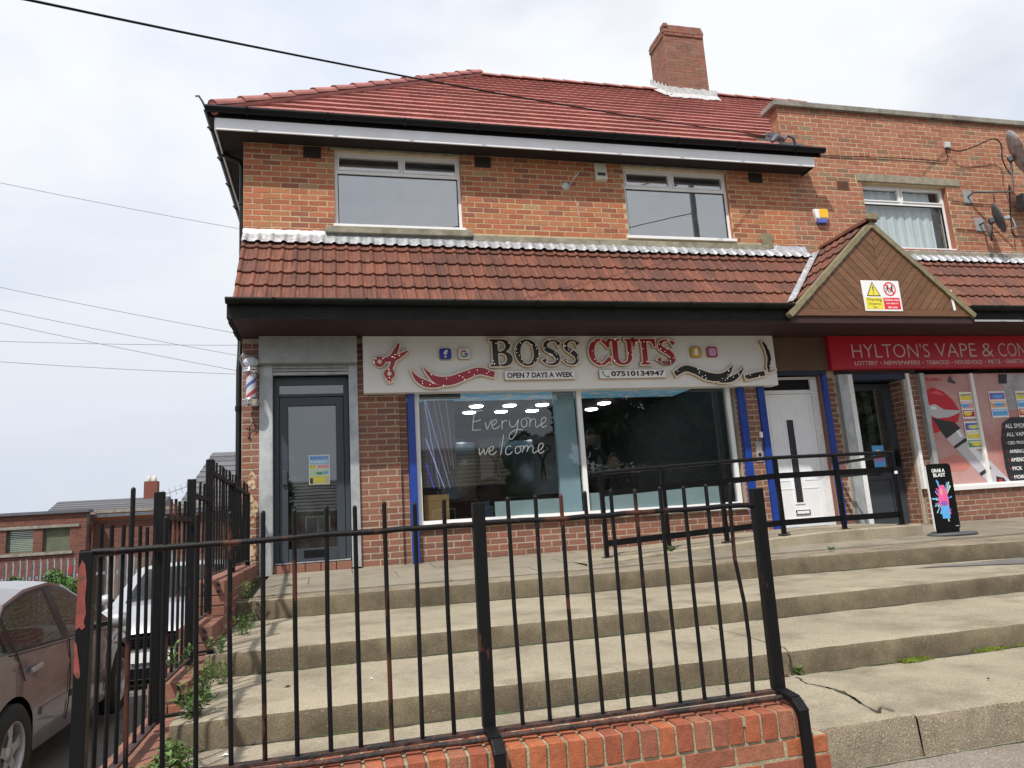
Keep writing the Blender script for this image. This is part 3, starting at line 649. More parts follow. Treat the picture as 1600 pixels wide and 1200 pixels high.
def flat_tile(m, w_=.334, l_=.40, th=.040):
    """low profile roof tile lying in XY, eave edge at y=0, going up +y; thickness downwards"""
    mb = MB(); prof = [(-w_/2, 0), (-w_/2+.02, .003), (-w_/2+.05, .0), (-.02, 0), (0, .003), (.02, 0), (w_/2-.05, 0), (w_/2-.001, .001)]
    v = []
    for (x, z) in prof: v += [(x, 0, z), (x, l_, z-.012), (x, 0, z-th)]
    n = len(prof)
    mb.add(v, [(3*i, 3*i+3, 3*i+4, 3*i+1) for i in range(n-1)]+[(3*i+2, 3*i+5, 3*i+3, 3*i) for i in range(n-1)])
    me = mb.mesh('tile'); me.materials.append(m); return me
tm = flat_tile(M['tile_roof'])
NC = 17; gauge = (RD/math.cos(TH))/NC; tiles = []
for c in range(NC):
    y = RY0-.02+c*gauge*math.cos(TH); z = RZ0+(y-RY0)*tT+.030
    xl = RX0+(y-RY0)+.05; xr = 8.0 if y < -.03 else (PX-.03 if y < .30 else RXR)
    k = 0; x = -.4+(c % 2)*.166
    while x < xr:
        if x+.13 > xl+.05 and x+.16 <= xr+.02:
            if not (y > HY-1.0 and 7.85 < x < 8.85 and y+.1 > 3.42 and y < 4.2): tiles.append((x, y, z))
        x += .333
cp = Vector(CAM); tiles.sort(key=lambda p: (Vector(p)-cp).length)
rmat = Matrix.Rotation(TH-R_(3.6), 4, 'X')
for p in tiles[:300]:
    o = bpy.data.objects.new('roof_tile', tm); COL.objects.link(o); o.parent = A; o.location = p; o.rotation_euler = (TH-R_(4.5)+random.uniform(-.003, .003), random.uniform(-.003, .003), 0)
mb = MB(); tv = [v_.co.copy() for v_ in tm.vertices]; tf = [tuple(p.vertices) for p in tm.polygons]
for p in tiles[300:]:
    r2 = Matrix.Rotation(TH-R_(4.5)+random.uniform(-.003, .003), 4, 'X'); mb.add([r2 @ q+Vector(p) for q in tv], tf)
link('roof_tiling', mb.mesh('roof_tiling'), A, M['tile_roof'])['kind'] = 'stuff'
# hip and ridge tiles: half-round
def half_round(a, b, r, m, name, parent, lift=0):
    a, b = Vector(a), Vector(b); t = (b-a).normalized(); s = t.cross(Vector((0, 0, 1))).normalized(); u = s.cross(t).normalized(); v = []; n = 8
    for p, q in ((a, r), (b, r*.9)):
        for rr_ in (q, q-.018):
            for k in range(n+1):
                an = math.pi*k/n; v.append(p+s*math.cos(an)*rr_+u*(math.sin(an)*rr_+lift))
    o = n+1; fs = []
    for k in range(n): fs += [(k, k+1, 2*o+k+1, 2*o+k), (k, o+k, o+k+1, k+1)]
    mb = MB(); mb.add(v, fs, 0, False); mb.add(v[:o], [tuple(range(o))]); ob = mb.build(name, m, parent)
    for p in ob.data.polygons: p.use_smooth = len(p.vertices) == 4 and False
    return ob
h0 = Vector((RX0-.02, RY0-.02, RZ0+.01)); h1 = Vector((HX, HY, rz(HY)+.03)); nh = 15
for i in range(nh):
    half_round(h0.lerp(h1, i/nh)+Vector((0,0,.035)), h0.lerp(h1, (i+1.08)/nh)+Vector((0,0,.012)), .085, M['tile_roof'], 'hip_tile', A)
x = HX
while x < RXR-.3:
    half_round((x, HY, rz(HY)+.0), (x+.46, HY, rz(HY)-.012), .07, M['tile_roof'], 'ridge_tile', A); x += .44
MB().tube([h0+Vector((0,0,-.0)), h1+Vector((0,0,-.03))], .07, 8).build('hip_bedding', M['tile_roof'], A)
# ---- chimney
CX0, CX1, CY0, CY1, CZ = 7.90, 8.80, 3.45, 4.15, 10.42
ch = empty('chimney', (0, 0, 0)); ch.parent = A
BOX('chimney_core', CX0, CX1, CY0, CY1, 8.0, CZ, M['mortar_ch'], ch)
cb = wall_bricks((0, CY0), 0, CX0, CX1, 8.55, CZ-.22, [], M['brick_ch'], row0=0)
cb += wall_bricks((CX0, 0), -math.pi/2, -CY1, -CY0, 8.55, CZ-.22, [], M['brick_ch'], row0=1)
place_bricks(cb, ch, 300)
# head: two oversailing courses of bricks on end
cb = wall_bricks((0, CY0-.005), 0, CX0-.01, CX1+.01, CZ-.21, CZ-.06, [], M['brick_ch'], proud=.02, L_=.215)
cb += wall_bricks((CX0-.005, 0), -math.pi/2, -CY1, -CY0, CZ-.21, CZ-.06, [], M['brick_ch'], proud=.02)
cb += wall_bricks((0, CY0), 0, CX0+.02, CX1-.02, CZ-.06, CZ+.055, [], M['brick_ch'], proud=.006, L_=.068, H_=.10, J=.012)
place_bricks(cb, ch, 300)
MB().box(CX0-.01, CX0+.09, CY0-.03, CY0+.15, CZ-.02, CZ+.07).build('broken_cap', M['brick_ch'], ch, .015)
# lead flashing round its base
mb = MB(); v = []
for i in range(19):
    x = CX0-.12+i*(CX1-CX0+.28)/18; zz = rz(CY0-.16)+.045
    v += [(x, CY0-.16+random.uniform(-.01,.01), zz-.02+random.uniform(-.008,.008)), (x, CY0-.025, rz(CY0)+.06+random.uniform(-.006,.006)), (x, CY0-.02, rz(CY0)+.20+random.uniform(-.02,.02))]
mb.add(v, [(3*i+j, 3*i+3+j, 3*i+4+j, 3*i+1+j) for i in range(18) for j in range(2)]); v = []
for i in range(13):
    y = CY0-.1+i*.075; v += [(CX0-.15, y, rz(y)+.035), (CX0-.025, y, rz(y)+.07), (CX0-.02, y, rz(y)+.20+(.05 if i % 2 else -.03))]
mb.add(v, [(3*i+j, 3*i+3+j, 3*i+4+j, 3*i+1+j) for i in range(12) for j in range(2)])
mb.build('flashing', M['flash_grey'], ch)
# ---- canopy over the shopfronts
CYE, CZE, CZT = -.86, 2.95, 4.02
def pantile(m, w_=.30, l_=.34, th=.034):
    mb = MB(); v = []; n = 24
    for i in range(n+1):
        x = -w_/2+w_*i/n; ph = ((x+w_/2)/(w_/2)) % 1.0
        z = .017*max(0, math.sin(math.pi*min(1, ph/.38)))**.7 if ph < .38 else (-.004 if .60 < ph < .68 or ph > .93 else 0)
        v += [(x, 0, z), (x, l_, z-.004), (x, 0, z-th)]
    mb.add(v, [(3*i, 3*i+3, 3*i+4, 3*i+1) for i in range(n)]+[(3*i+2, 3*i+5, 3*i+3, 3*i) for i in range(n)])
    mb.add([v[0], v[1], (v[1][0], l_, -.03), v[2]], [(0,1,2,3)]); me = mb.mesh('pantile'); me.materials.append(m); return me
gx0_ = 6.76; ptm = pantile(M['tile_can'])
cang = math.atan2(CZT-CZE, -.02-CYE); clen = math.hypot(CZT-CZE, -.02-CYE); NCC = 5; cg = clen/NCC
def canopy(x0, x1, parent, clipf=None, name='canopy_tile'):
    ex = []
    for c in range(NCC-1, -1, -1):
        for i in range(int(round((x1-x0)/.30))+1):
            x = x0+.15+i*.30
            if x > x1: break
            if clipf and not clipf(x, c): continue
            y = CYE-.02+c*cg*math.cos(cang); z = CZE+.03+c*cg*math.sin(cang)
            o = bpy.data.objects.new(name, ptm); COL.objects.link(o); o.parent = parent
            o.location = (x, y+random.uniform(-.002, .002), z); o.rotation_euler = (cang-R_(4.5)+random.uniform(-.006, .006), random.uniform(-.007, .007), random.uniform(-.006, .006))
    return ex
canopy(.0, 8.2, A, lambda x, c: x < gx0_+(CZE+.03+(c+1)*cg*math.sin(cang)-2.80)/.917+.16)
def canopy_deck(x0, x1, parent):
    MB().add([(x0,CYE,CZE-.01),(x1,CYE,CZE-.01),(x1,-.001,CZT),(x0,-.001,CZT),(x0,CYE,CZE-.03),(x1,CYE,CZE-.03),(x1,-.001,2.78),(x0,-.001,2.78)], [(0,1,2,3),(4,7,6,5),(0,3,7,4),(1,5,6,2),(0,4,5,1),(3,2,6,7)]).build('canopy_deck', M['dirt'], parent)
    BOX('canopy_soffit', x0-.02 if x0 < 1 else x0, x1, CYE-.02, .049, 2.755, 2.775, M['soffit'], parent)
    BOX('canopy_fascia', x0-.04 if x0 < 1 else x0, x1, CYE-.045, CYE-.021, 2.745, 2.90, M['black_old'], parent, .003)
canopy_deck(.01, 7.0, A)
MB().add([(6.99,CYE,CZE-.012),(7.0,CYE,CZE-.012),(8.15,-.001,CZT-.002),(6.99,-.001,CZT-.002)], [(0,1,2,3)]).build('canopy_deck', M['dirt'], A)
gutter((-.06, CYE-.09, 2.955), (6.86, CYE-.09, 2.955), .062, M['black_old'], A, nb=7)
BOX('gutter_back', -.05, 6.8, CYE-.047, CYE-.0455, 2.86, 2.96, M['black_old'], A)
for i, y in enumerate((-.86, -.68, -.5, -.3, -.12)):    # stepped end of the canopy, seen from the corner
    BOX('canopy_end_trim', -.06-.008*(i % 2), -.021, y, y+.19, 2.76-.004*i, 2.93+.0*i, M['black_old'], A, .004)
# corrugated silver flashing along the top of the canopy
def flashing(x0, x1, parent):
    n = int((x1-x0)/.0125); v = []
    for i in range(n+1):
        x = x0+(x1-x0)*i/n; ph = ((x-.0)/.15) % 1.0; b = .02*max(0, math.sin(math.pi*min(1, ph/.5))) if ph < .5 else 0
        b += .003*math.sin(x*37)
        for (t, k) in ((-.005, 1), (.10, .8), (.155, .15), (.175, 0)):
            y = -.03-t*math.cos(cang)+.0; z = CZT+.075-t*math.sin(cang)
            yy = -.012-(.175-.0 if 0 else 0)
            v.append((x, -.015-(.19-t)*0-(t)*1.15*math.cos(cang)*0-(.0)-(0), z))
    # rows: from the wall down over the top course
    v = []
    for i in range(n+1):
        x = x0+(x1-x0)*i/n; ph = (x/.15) % 1.0; b = .022*max(0, math.sin(math.pi*min(1, ph/.5))) if ph < .5 else 0
        wv = .004*math.sin(x*23)+.003*math.sin(x*61)
        base = Vector((x, -.02, CZT+.02)); dn = Vector((0, -math.cos(cang), -math.sin(cang))); nn = Vector((0, -math.sin(cang), math.cos(cang)))
        v += [tuple(Vector((x, -.006, CZT+.13+wv))), tuple(Vector((x, -.016, CZT+.075))), tuple(base+nn*(.035+b*.4)), tuple(base+dn*.10+nn*(.045+b)), tuple(base+dn*(.185+wv)+nn*(.048+b))]
    mb = MB(); mb.add(v, [(5*i+j, 5*i+5+j, 5*i+6+j, 5*i+1+j) for i in range(n) for j in range(4)], 0, True)
    return mb.build('flashing', M['lead'], parent)
flashing(.0, 7.9, A)
# ---- gabled porch roof in the canopy
G = empty('gable_porch', (0, 0, 0)); G.parent = A
gx0, gx1, gxa, gzb, gza, gy = 6.76, 9.67, 8.21, 2.80, 4.13, -.98
# boards in a chevron: left half slopes down right, right half up right
def clip_poly(poly, a, b, c):      # keep a*x+b*z<=c
    o = []
    for i in range(len(poly)):
        p, q = poly[i], poly[(i+1) % len(poly)]; fp, fq = a*p[0]+b*p[1]-c, a*q[0]+b*q[1]-c
        if fp <= 0: o.append(p)
        if fp*fq < 0: t = fp/(fp-fq); o.append((p[0]+(q[0]-p[0])*t, p[1]+(q[1]-p[1])*t))
    return o
tl = (gza-.07-gzb)/(gxa-gx0-.05)
zb1 = gzb+.09
half = {-1: [(gx0+.10, zb1), (gxa-.002, zb1), (gxa-.002, gza-.09)], 1: [(gxa+.002, zb1), (gx1-.10, zb1), (gxa+.002, gza-.09)]}
bw = .098
for sd_ in (-1, 1):
    dirv = (math.cos(R_(47)), math.sin(R_(47))*(-1 if sd_ < 0 else 1)); nv = (-dirv[1], dirv[0])
    ks = [p[0]*nv[0]+p[1]*nv[1] for p in half[sd_]]; k = min(ks)
    while k < max(ks):
        pl = clip_poly(half[sd_], -nv[0], -nv[1], -k-.0035); pl = clip_poly(pl, nv[0], nv[1], k+bw-.0035) if len(pl) > 2 else []
        if len(pl) > 2: shape([pl], gy+.012, .018+random.uniform(-.0015, .0015), M['wood'], 'board', G)
        k += bw
shape([[(gx0+.06, gzb), (gx1-.06, gzb), (gxa, gza-.05)]], gy+.03, .016, M['dirt'], 'gable_backing', G)
BOX('bottom_board', gx0+.04, gx1-.04, gy-.010, gy+.03, gzb-.005, zb1-.004, M['wood'], G, .003)
BOX('gable_soffit', gx0+.04, gx1-.04, gy+.03, .045, 2.757, 2.782, M['soffit'], G)
BOX('gable_fascia', gx0+.03, gx1-.03, gy+.012, gy+.03, 2.70, gzb-.006, M['soffit'], G)
for (xa, za, xb, zb) in ((gx0-.02, gzb+.01, gxa, gza), (gx1+.02, gzb+.01, gxa, gza)):
    ln = math.hypot(xb-xa, zb-za); d_ = ((xb-xa)/ln, (zb-za)/ln); nn = (d_[1], -d_[0]) if xa < xb else (-d_[1], d_[0])
    wv = .068; pl = [(xa, za), (xb, zb), (xb, zb-wv*1.35), (xa+nn[0]*wv*1.1, za+0.0)]
    n = 24; top, bot = [], []
    for i in range(n+1):
        t = i/n; bx, bz = xa+(xb-xa)*t, za+(zb-za)*t; j = random.uniform(-.004, .004)
        top.append((bx, bz+.012)); bot.append((min(max(bx+nn[0]*(wv+j), min(xa,xb)), max(xa,xb)), bz+nn[1]*(wv+j)+.012))
    bot[-1] = (gxa, gza-wv*1.35); shape([top+bot[::-1]], gy+.05, .085, M['verge'], 'verge', G)
half_round((gxa, gy-.05, gza-.01), (gxa, -.001, gza-.01), .085, M['tile_can'], 'ridge_cap', G)
shape([ell(gxa, gza+.015, .10, .10, 0, 180, 12)], gy-.055, .02, M['verge'], 'ridge_end', G)
# porch roof slopes with pantiles
sl = math.atan2(gza-gzb, gxa-gx0); slen = math.hypot(gza-gzb, gxa-gx0)
for sd_ in (-1, 1):
    xe = gx0 if sd_ < 0 else gx1
    MB().add([(xe, gy+.045, gzb-.0), (gxa, gy+.045, gza-.01), (gxa, -.001, gza-.01), (xe, -.001, gzb)], [(0,1,2,3)]).build('porch_deck', M['dirt'], G)
    g_ = slen/6
    for c in range(6):
        for k in range(3):
            yy = gy+.21+k*.30
            o = bpy.data.objects.new('porch_tile', ptm); COL.objects.link(o); o.parent = G
            d_ = c*g_
            x = xe-sd_*d_*math.cos(sl)+sd_*.01; z = gzb+.035+d_*math.sin(sl)
            # tile local: x width -> along Y, y up-slope
            ux = Vector((0, sd_*1.0, 0)); uy = Vector((-sd_*math.cos(sl-R_(4)), 0, math.sin(sl-R_(4)))); uz = ux.cross(uy)
            o.matrix_local = Matrix(((ux.x,uy.x,uz.x,x),(ux.y,uy.y,uz.y,yy),(ux.z,uy.z,uz.z,z),(0,0,0,1)))
# valley lead on the left and right of the porch
def canz(y): return CZE+.06+(y-CYE)*(CZT-CZE)/(-.02-CYE)
for sd_ in (-1, 1):
    v = []; xe = gx0 if sd_ < 0 else gx1
    for i in range(9):
        t = i/8; y = CYE-.03+t*.80; z = canz(y)
        x = xe-sd_*(z-gzb-.03)/math.tan(sl)
        v += [(x+sd_*.09, y, z+.035), (x+sd_*.0, y, z+.055), (x-sd_*.05, y, z+.09)]
    mb = MB(); mb.add(v, [(3*i+j, 3*i+3+j, 3*i+4+j, 3*i+1+j) for i in range(8) for j in range(2)]); mb.build('valley_flashing', M['lead'], G)
shape([[(9.335,2.88),(9.375,2.88),(9.36,3.17),(9.32,3.17)]], gy-.01, .004, M['white'], 'white_strip', G)
# ================================================================== PARAPET BUILDING
B = empty('flat_roofed_shop_building', (PX, 0, 0), 0, 'brick shop building with flat parapet roof and concrete coping, right of the tiled corner building', 'building')
bo = Vector((PX, 0, 0))
def inB(o): o.parent = B; o.location = o.location-bo; return o
BX1 = 13.6
inB(panel_wall(PX+.003, BX1, 3.85, 6.42, [W3], 0, .23, 'upper_wall', M['mortar_up'], None))
inB(panel_wall(8.1, BX1, -.15, 2.76, [(8.12, 9.34, -.2, 2.9), (9.52, 13.4, .47, 2.9)], .05, .35, 'shopfront_wall', M['mortar_lo'], None))
bk = wall_bricks((0, 0), 0, PX, BX1, 3.96, 6.435, [W3, (8.97, 10.93, 5.26, 5.40), (8.9, 13.6, 4.0, 4.12)], M['brick_fl'], row0=1, header_rows=(24,))
bk += wall_bricks((PX, 0), -math.pi/2, -.23, 0, 5.6, 6.435, [], M['brick_fl'])
bk += wall_bricks((0, .05), 0, 9.34, 9.52, 0, 2.76, [], M['brick_lo'])
bk += wall_bricks((0, .05), 0, 9.52, 13.4, 0, .46, [], M['brick_lo'], shift=.1)
place_bricks(bk, B)
x = PX-.09
for i, l_ in enumerate((.95, .9, .93, .88, .92, .9, .9)):
    b_ = MB().box(x, x+l_-.008, -.06, .30, 6.43, 6.515); inB(b_.build('coping_stone', M['coping'], None, .008)); x += l_
inB(BOX('stone_lintel', 8.99, 10.92, -.025, .05, 5.262, 5.385, M['sill'], None, .006))
for (a, b) in ((9.5, 10.95), (10.955, 12.4), (12.405, 13.6)): inB(BOX('stone_sill', a, b, -.05, .05, 4.06, 4.125, M['sill'], None, .006))
fr = first_floor_window('window', W3[0], W3[1], 4.185, W3[3], 9.83, 4.96, None, y=.09, glass_m=M['glass_clear']); inB(fr)
mb = MB(); v = []; 
for i in range(90):
    x = 9.12+i*1.36/89; v += [(x, .19+.012*math.sin(x*38)+.006*math.sin(x*91), 4.22), (x, .19+.012*math.sin(x*38)+.006*math.sin(x*91), 5.2)]
mb.add(v, [(2*i, 2*i+2, 2*i+3, 2*i+1) for i in range(89)], 0, True); o = mb.build('net_curtain', M['curtain'], None); inB(o)
inB(BOX('upstairs_room', 8.8, 13.4, 2.2, 2.3, 3.9, 5.6, M['room_up'], None))
inB(BOX('roof_slab', PX+.24, BX1, .24, 6, 6.05, 6.1, M['lead_dark'], None))
inB(BOX('right_end_wall', BX1, BX1+.2, .0, 6, -.15, 6.42, M['mortar_lo'], None))
inB(BOX('air_brick', 8.62, 8.83, -.008, .01, 5.10, 5.245, M['brick_far'], None))
mb = MB()
for i in range(6): mb.box(8.635, 8.815, -.0105, -.0085, 5.115+i*.021, 5.123+i*.021)
inB(mb.build('air_brick_slots', M['dirt'], None))
# canopy carries on to the right
Bc = empty('right_canopy', (0, 0, 0)); Bc.parent = B; Bc.location = -bo
canopy(8.1, 13.5, Bc, lambda x, c: x > gx1-(CZE+.03+(c+1)*cg*math.sin(cang)-gzb)/.917-.16)
MB().add([(9.72,CYE,CZE-.01),(13.6,CYE,CZE-.01),(13.6,-.001,CZT),(8.9,-.001,CZT)], [(0,1,2,3)]).build('canopy_deck', M['dirt'], Bc)
BOX('canopy_soffit', gx1-.03, 13.6, CYE-.02, .049, 2.755, 2.775, M['soffit'], Bc)
BOX('canopy_fascia', gx1-.02, 13.6, CYE-.045, CYE-.021, 2.745, 2.90, M['black_old'], Bc)
gutter((gx1-.0, CYE-.09, 2.955), (13.6, CYE-.09, 2.955), .062, M['black_old'], Bc, nb=4)
flashing(8.5, 13.5, Bc)
BOX('paint_flake_strip', 9.75, 10.6, CYE-.047, CYE-.046, 2.75, 2.775, M['white_worn'], Bc)
# lead tray and debris where the roof meets the parapet
mb = MB(); mb.add([(PX-.05,-.01,5.6),(PX-.05,.35,5.95),(PX-.012,.35,6.2),(PX-.012,-.01,5.98)], [(0,1,2,3)]); mb.box(PX-.12, 8.03, -.13, -.006, 5.60, 5.76); mb.build('lead_tray', M['lead_dark'], A, .004)
mb = MB(); mb.tube([(7.42,-.22,5.70),(7.5,-.24,5.77),(7.62,-.22,5.75)], [.03,.055,.03], 8); mb.tube([(7.62,-.2,5.72),(7.68,-.25,5.80),(7.8,-.22,5.78),(7.84,-.2,5.66)], .022, 6); mb.build('cable_clamp', M['lead_dark'], A)
# ================================================================== SHOPFRONT: doors, window, interior
# shutter box and steel guides round the dark door
DO = empty('shop_door', (0, 0, 0)); DO.parent = A
BOX('shutter_box', .20, 1.33, -.16, .07, 2.42, 2.75, M['steel_dk'], DO, .006)
BOX('shutter_guide', .195, .345, -.035, .09, -.02, 2.42, M['steel'], DO, .004)
BOX('shutter_guide', 1.225, 1.33, -.035, .09, .01, 2.42, M['steel'], DO, .004)
mb = MB()
for i in range(3): mb.box(.346, 1.224, -.02+.02*i, .02+.02*i, 2.385-.0*i-.035*i, 2.415-.035*i)
mb.build('shutter_slats', M['steel'], DO)
BOX('shutter_bar', .346, 1.224, -.03, .03, 2.30, 2.335, M['steel'], DO, .003)
for i in range(5): BOX('brick', .347+i*.176, .347+i*.176+.168, .012, .08, -.01, .085, M['brick_lo'], DO, .004)
dy = .10
mb = MB()
for q in ((.35,1.22,2.20,2.30), (.35,.41,.105,2.20), (1.16,1.22,.105,2.20), (.41,1.16,2.055,2.09)): mb.box(q[0], q[1], dy, dy+.07, q[2], q[3])
mb.build('frame', M['anthra'], DO, .003)
mb = MB()
for q in ((.415,.51,.115,2.045), (1.065,1.155,.115,2.045), (.51,1.065,1.945,2.045), (.51,1.065,.115,.255)): mb.box(q[0], q[1], dy-.012, dy+.055, q[2], q[3])
dl = mb.build('door_leaf', M['anthra'], DO, .003)
BOX('pane', .51, 1.065, dy+.02, dy+.03, .255, 1.945, M['glass_door'], dl)
BOX('pane', .41, 1.16, dy+.02, dy+.03, 2.09, 2.20, M['glass_door'], DO)
BOX('threshold', .36, 1.21, dy-.05, dy+.03, .095, .108, M['steel'], DO)
BOX('letter_plate', .68, .92, dy-.018, dy-.013, .15, .235, M['black_pl'], dl)
BOX('lock_plate', .445, .50, dy-.045, dy-.013, 1.0, 1.16, M['anthra'], dl, .006)
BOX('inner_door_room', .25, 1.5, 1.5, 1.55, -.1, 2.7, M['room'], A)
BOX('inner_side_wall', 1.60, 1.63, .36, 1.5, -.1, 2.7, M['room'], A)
# poster on the door
po = shape([[(.745,.995),(.985,.99),(.985,1.345),(.745,1.345)]], dy+.017, 0, M['white'], 'poster')
tag(po, 'small colourful printed poster taped to the glass of the dark grey door', 'poster')
mz = {k: mat('print_'+k, c, .5, .03, 5) for k, c in dict(sky=(.25,.50,.72), lime=(.62,.66,.16), blue=(.10,.13,.50), orange=(.80,.36,.10), purple=(.28,.10,.42), cyan=(.10,.40,.80), pink=(.75,.12,.35), green=(.10,.30,.14), dark=(.04,.05,.08), palegreen=(.50,.66,.45), lpink=(.72,.33,.33), skin=(.66,.30,.26), skin2=(.55,.20,.17), lip=(.50,.008,.02), liphi=(.70,.09,.10), silver=(.50,.48,.52), silverhi=(.78,.78,.82), black=(.015,.015,.02), smoke=(.35,.37,.42), yellow=(.80,.66,.08)).items()}
def rect(x0, x1, z0, z1): return [(x0,z0),(x1,z0),(x1,z1),(x0,z1)]
y_ = dy+.0155
for q, k in (((.752,.978,1.23,1.338),'sky'), ((.752,.83,1.185,1.225),'yellow'), ((.84,.978,1.185,1.225),'lpink'), ((.752,.978,1.165,1.18),'palegreen'), ((.752,.978,1.10,1.16),'palegreen'), ((.752,.978,1.0,1.095),'lime')):
    shape([rect(*q)], y_, 0, mz[k], 'print', po)
for q, k in (((.755,.79,1.005,1.07),'dark'), ((.94,.975,1.02,1.08),'silver'), ((.83,.90,1.11,1.14),'green'), ((.91,.965,1.115,1.145),'cyan'), ((.80,.93,1.03,1.075),'yellow')):
    shape([rect(*q)], y_-.001, 0, mz[k], 'print', po)
text('BOUNCE', .765, .965, 1.29, 1.325, y_-.001, mz['blue'], 'lettering', po, .02)
text('FUNDAY', .765, .965, 1.245, 1.278, y_-.001, M['white'], 'lettering', po, .02)
text('25  27', .758, .825, 1.193, 1.218, y_-.001, mz['green'], 'lettering', po, .02)
BOX('lintel', .05, 1.9, .352, .5, 2.40, 2.76, M['room'], A); BOX('lintel', 6.86, 8.1, .20, .5, 2.27, 2.755, M['room'], A)
BOX('first_floor', 0.02, 7.7, .352, 8.8, 2.77, 2.9, M['room'], A)
# big display window
SWN = empty('display_window', (0, 0, 0)); SWN.parent = A
mb = MB()
for q in ((2.02,2.075,.41,2.74), (6.345,6.40,.41,2.74), (2.075,6.345,.41,.485), (4.155,4.215,.485,2.74), (2.075,4.155,2.68,2.74), (4.215,6.345,2.68,2.74)): mb.box(q[0], q[1], .05, .12, q[2], q[3])
mb.build('frame', M['white_pl'], SWN, .004)
BOX('pane', 2.075, 4.155, .085, .095, .485, 2.68, M['glass'], SWN)
BOX('pane', 4.215, 6.345, .085, .095, .485, 2.68, M['glass'], SWN)
BOX('sill', 2.01, 6.43, .0, .049, .385, .425, M['white_pl'], SWN, .004)
for (a, b) in ((1.925, 2.015), (6.49, 6.585)): BOX('blue_post', a, b, -.02, .049, .0, 2.06, M['blue'], SWN, .004)
BOX('blue_post', 6.79, 6.89, -.03, .049, .06, 2.06, M['blue'], SWN, .004)
# shop room
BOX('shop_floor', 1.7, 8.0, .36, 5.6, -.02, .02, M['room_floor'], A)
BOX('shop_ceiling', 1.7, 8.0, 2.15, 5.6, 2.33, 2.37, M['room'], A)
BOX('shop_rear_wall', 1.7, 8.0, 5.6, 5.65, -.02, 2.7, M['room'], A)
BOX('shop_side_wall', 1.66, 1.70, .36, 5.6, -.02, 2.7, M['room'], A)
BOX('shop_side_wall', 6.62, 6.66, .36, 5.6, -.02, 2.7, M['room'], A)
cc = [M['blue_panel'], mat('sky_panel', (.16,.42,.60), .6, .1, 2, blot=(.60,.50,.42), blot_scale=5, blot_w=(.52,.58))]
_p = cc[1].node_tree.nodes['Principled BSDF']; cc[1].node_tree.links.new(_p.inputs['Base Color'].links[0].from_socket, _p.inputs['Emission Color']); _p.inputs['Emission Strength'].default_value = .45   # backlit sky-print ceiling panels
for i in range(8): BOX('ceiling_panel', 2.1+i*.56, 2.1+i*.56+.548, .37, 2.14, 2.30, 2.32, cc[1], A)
for px, py in [(692,637),(744,637),(795,636),(847,634),(687,647),(732,646),(783,645),(833,643),(878,642),(942,632),(926,641)]:
    pass
rowx = [2.77, 3.34, 3.91, 4.48, 5.05, 5.60]
for j, yy in enumerate((2.80, 3.46)):
    for i, xx in enumerate(rowx):
        if (j == 0 and i == 4): continue
        l0 = empty('ceiling_light', (xx, yy, 2.33), 0, 'glowing round ceiling light in the shop, %s row, %s from the left' % (('upper (nearer)', 'lower (farther)')[j], ('first', 'second', 'third', 'fourth', 'fifth', 'last')[i]), 'ceiling light', 'round ceiling lights in the barber shop')
        mb = MB(); mb.lathe([(0, -.034), (.075, -.032), (.108, -.022), (.116, -.004)], (0, 0, 0), 20); mb.build('diffuser', M['led'], l0)
        mb = MB(); mb.lathe([(.117, -.0), (.128, -.0), (.128, -.010), (.117, -.010)], (0, 0, 0), 20); mb.build('bezel', M['white_pl'], l0)
# blue column just behind the glass, frosted lower film on the right
BOX('pale_blue_column', 3.86, 4.14, .13, .20, .49, 2.25, M['blue_panel'], A)
BOX('frosted_film', 2.98, 3.84, .100, .102, .487, .67, M['frost'], SWN)
BOX('frosted_film', 4.217, 6.10, .100, .102, .487, .71, M['frost'], SWN)
for (a, b) in ((2.10, 2.62),): BOX('valance', a, b, .14, .18, 2.0, 2.3, M['cloth_dk'], A)
# interior posters with scissors on the rear wall, mirrors
for i, (x, z0) in enumerate(((3.0,.9), (3.9,1.05), (4.9,.9), (5.9,.95))):
    p = BOX('wall_panel', x, x+.62, 5.55, 5.58, z0, 2.1, mat('wall_panel_grey', (.24,.25,.27), .6, .05, 4), None)
    tag(p, ['grey wall panel with scissors drawing, seen through the left pane behind the strings of light', 'grey wall panel with scissors drawing, behind the welcome lettering', 'grey wall panel with scissors drawing, right of the blue column inside the shop', 'grey wall panel with scissors drawing, farthest right in the dark shop'][i], 'wall panel')
    cx, cz = x+.31, 1.55
    for sg in (-1, 1):
        shape([stroke([(cx+sg*.10, cz+.22), (cx, cz), (cx-sg*.05, cz-.38)], [.03, .05, .02], 4)], 5.545-.001*(sg > 0), .002, M['room'], 'scissor_blade', p)
        shape([ell(cx+sg*.12, cz+.28, .075, .09, 0, 360, 16), ell(cx+sg*.12, cz+.28, .045, .06, 0, 360, 16)], 5.542-.002*(sg > 0), .002, M['room'], 'scissor_loop', p)
for i, x in enumerate((3.4, 4.6)):
    t = empty('barber_mirror', (x, 5.3, 0), 0, ['dark framed mirror with white trim on the shop rear wall behind the lettering', 'dark framed mirror behind the barber in the right half of the shop'][i], 'mirror')
    BOX('mirror_glass', -.35, .35, .0, .02, .9, 2.0, M['mirror'], t); BOX('shelf', -.4, .4, -.25, .0, .84, .88, M['room'], t)
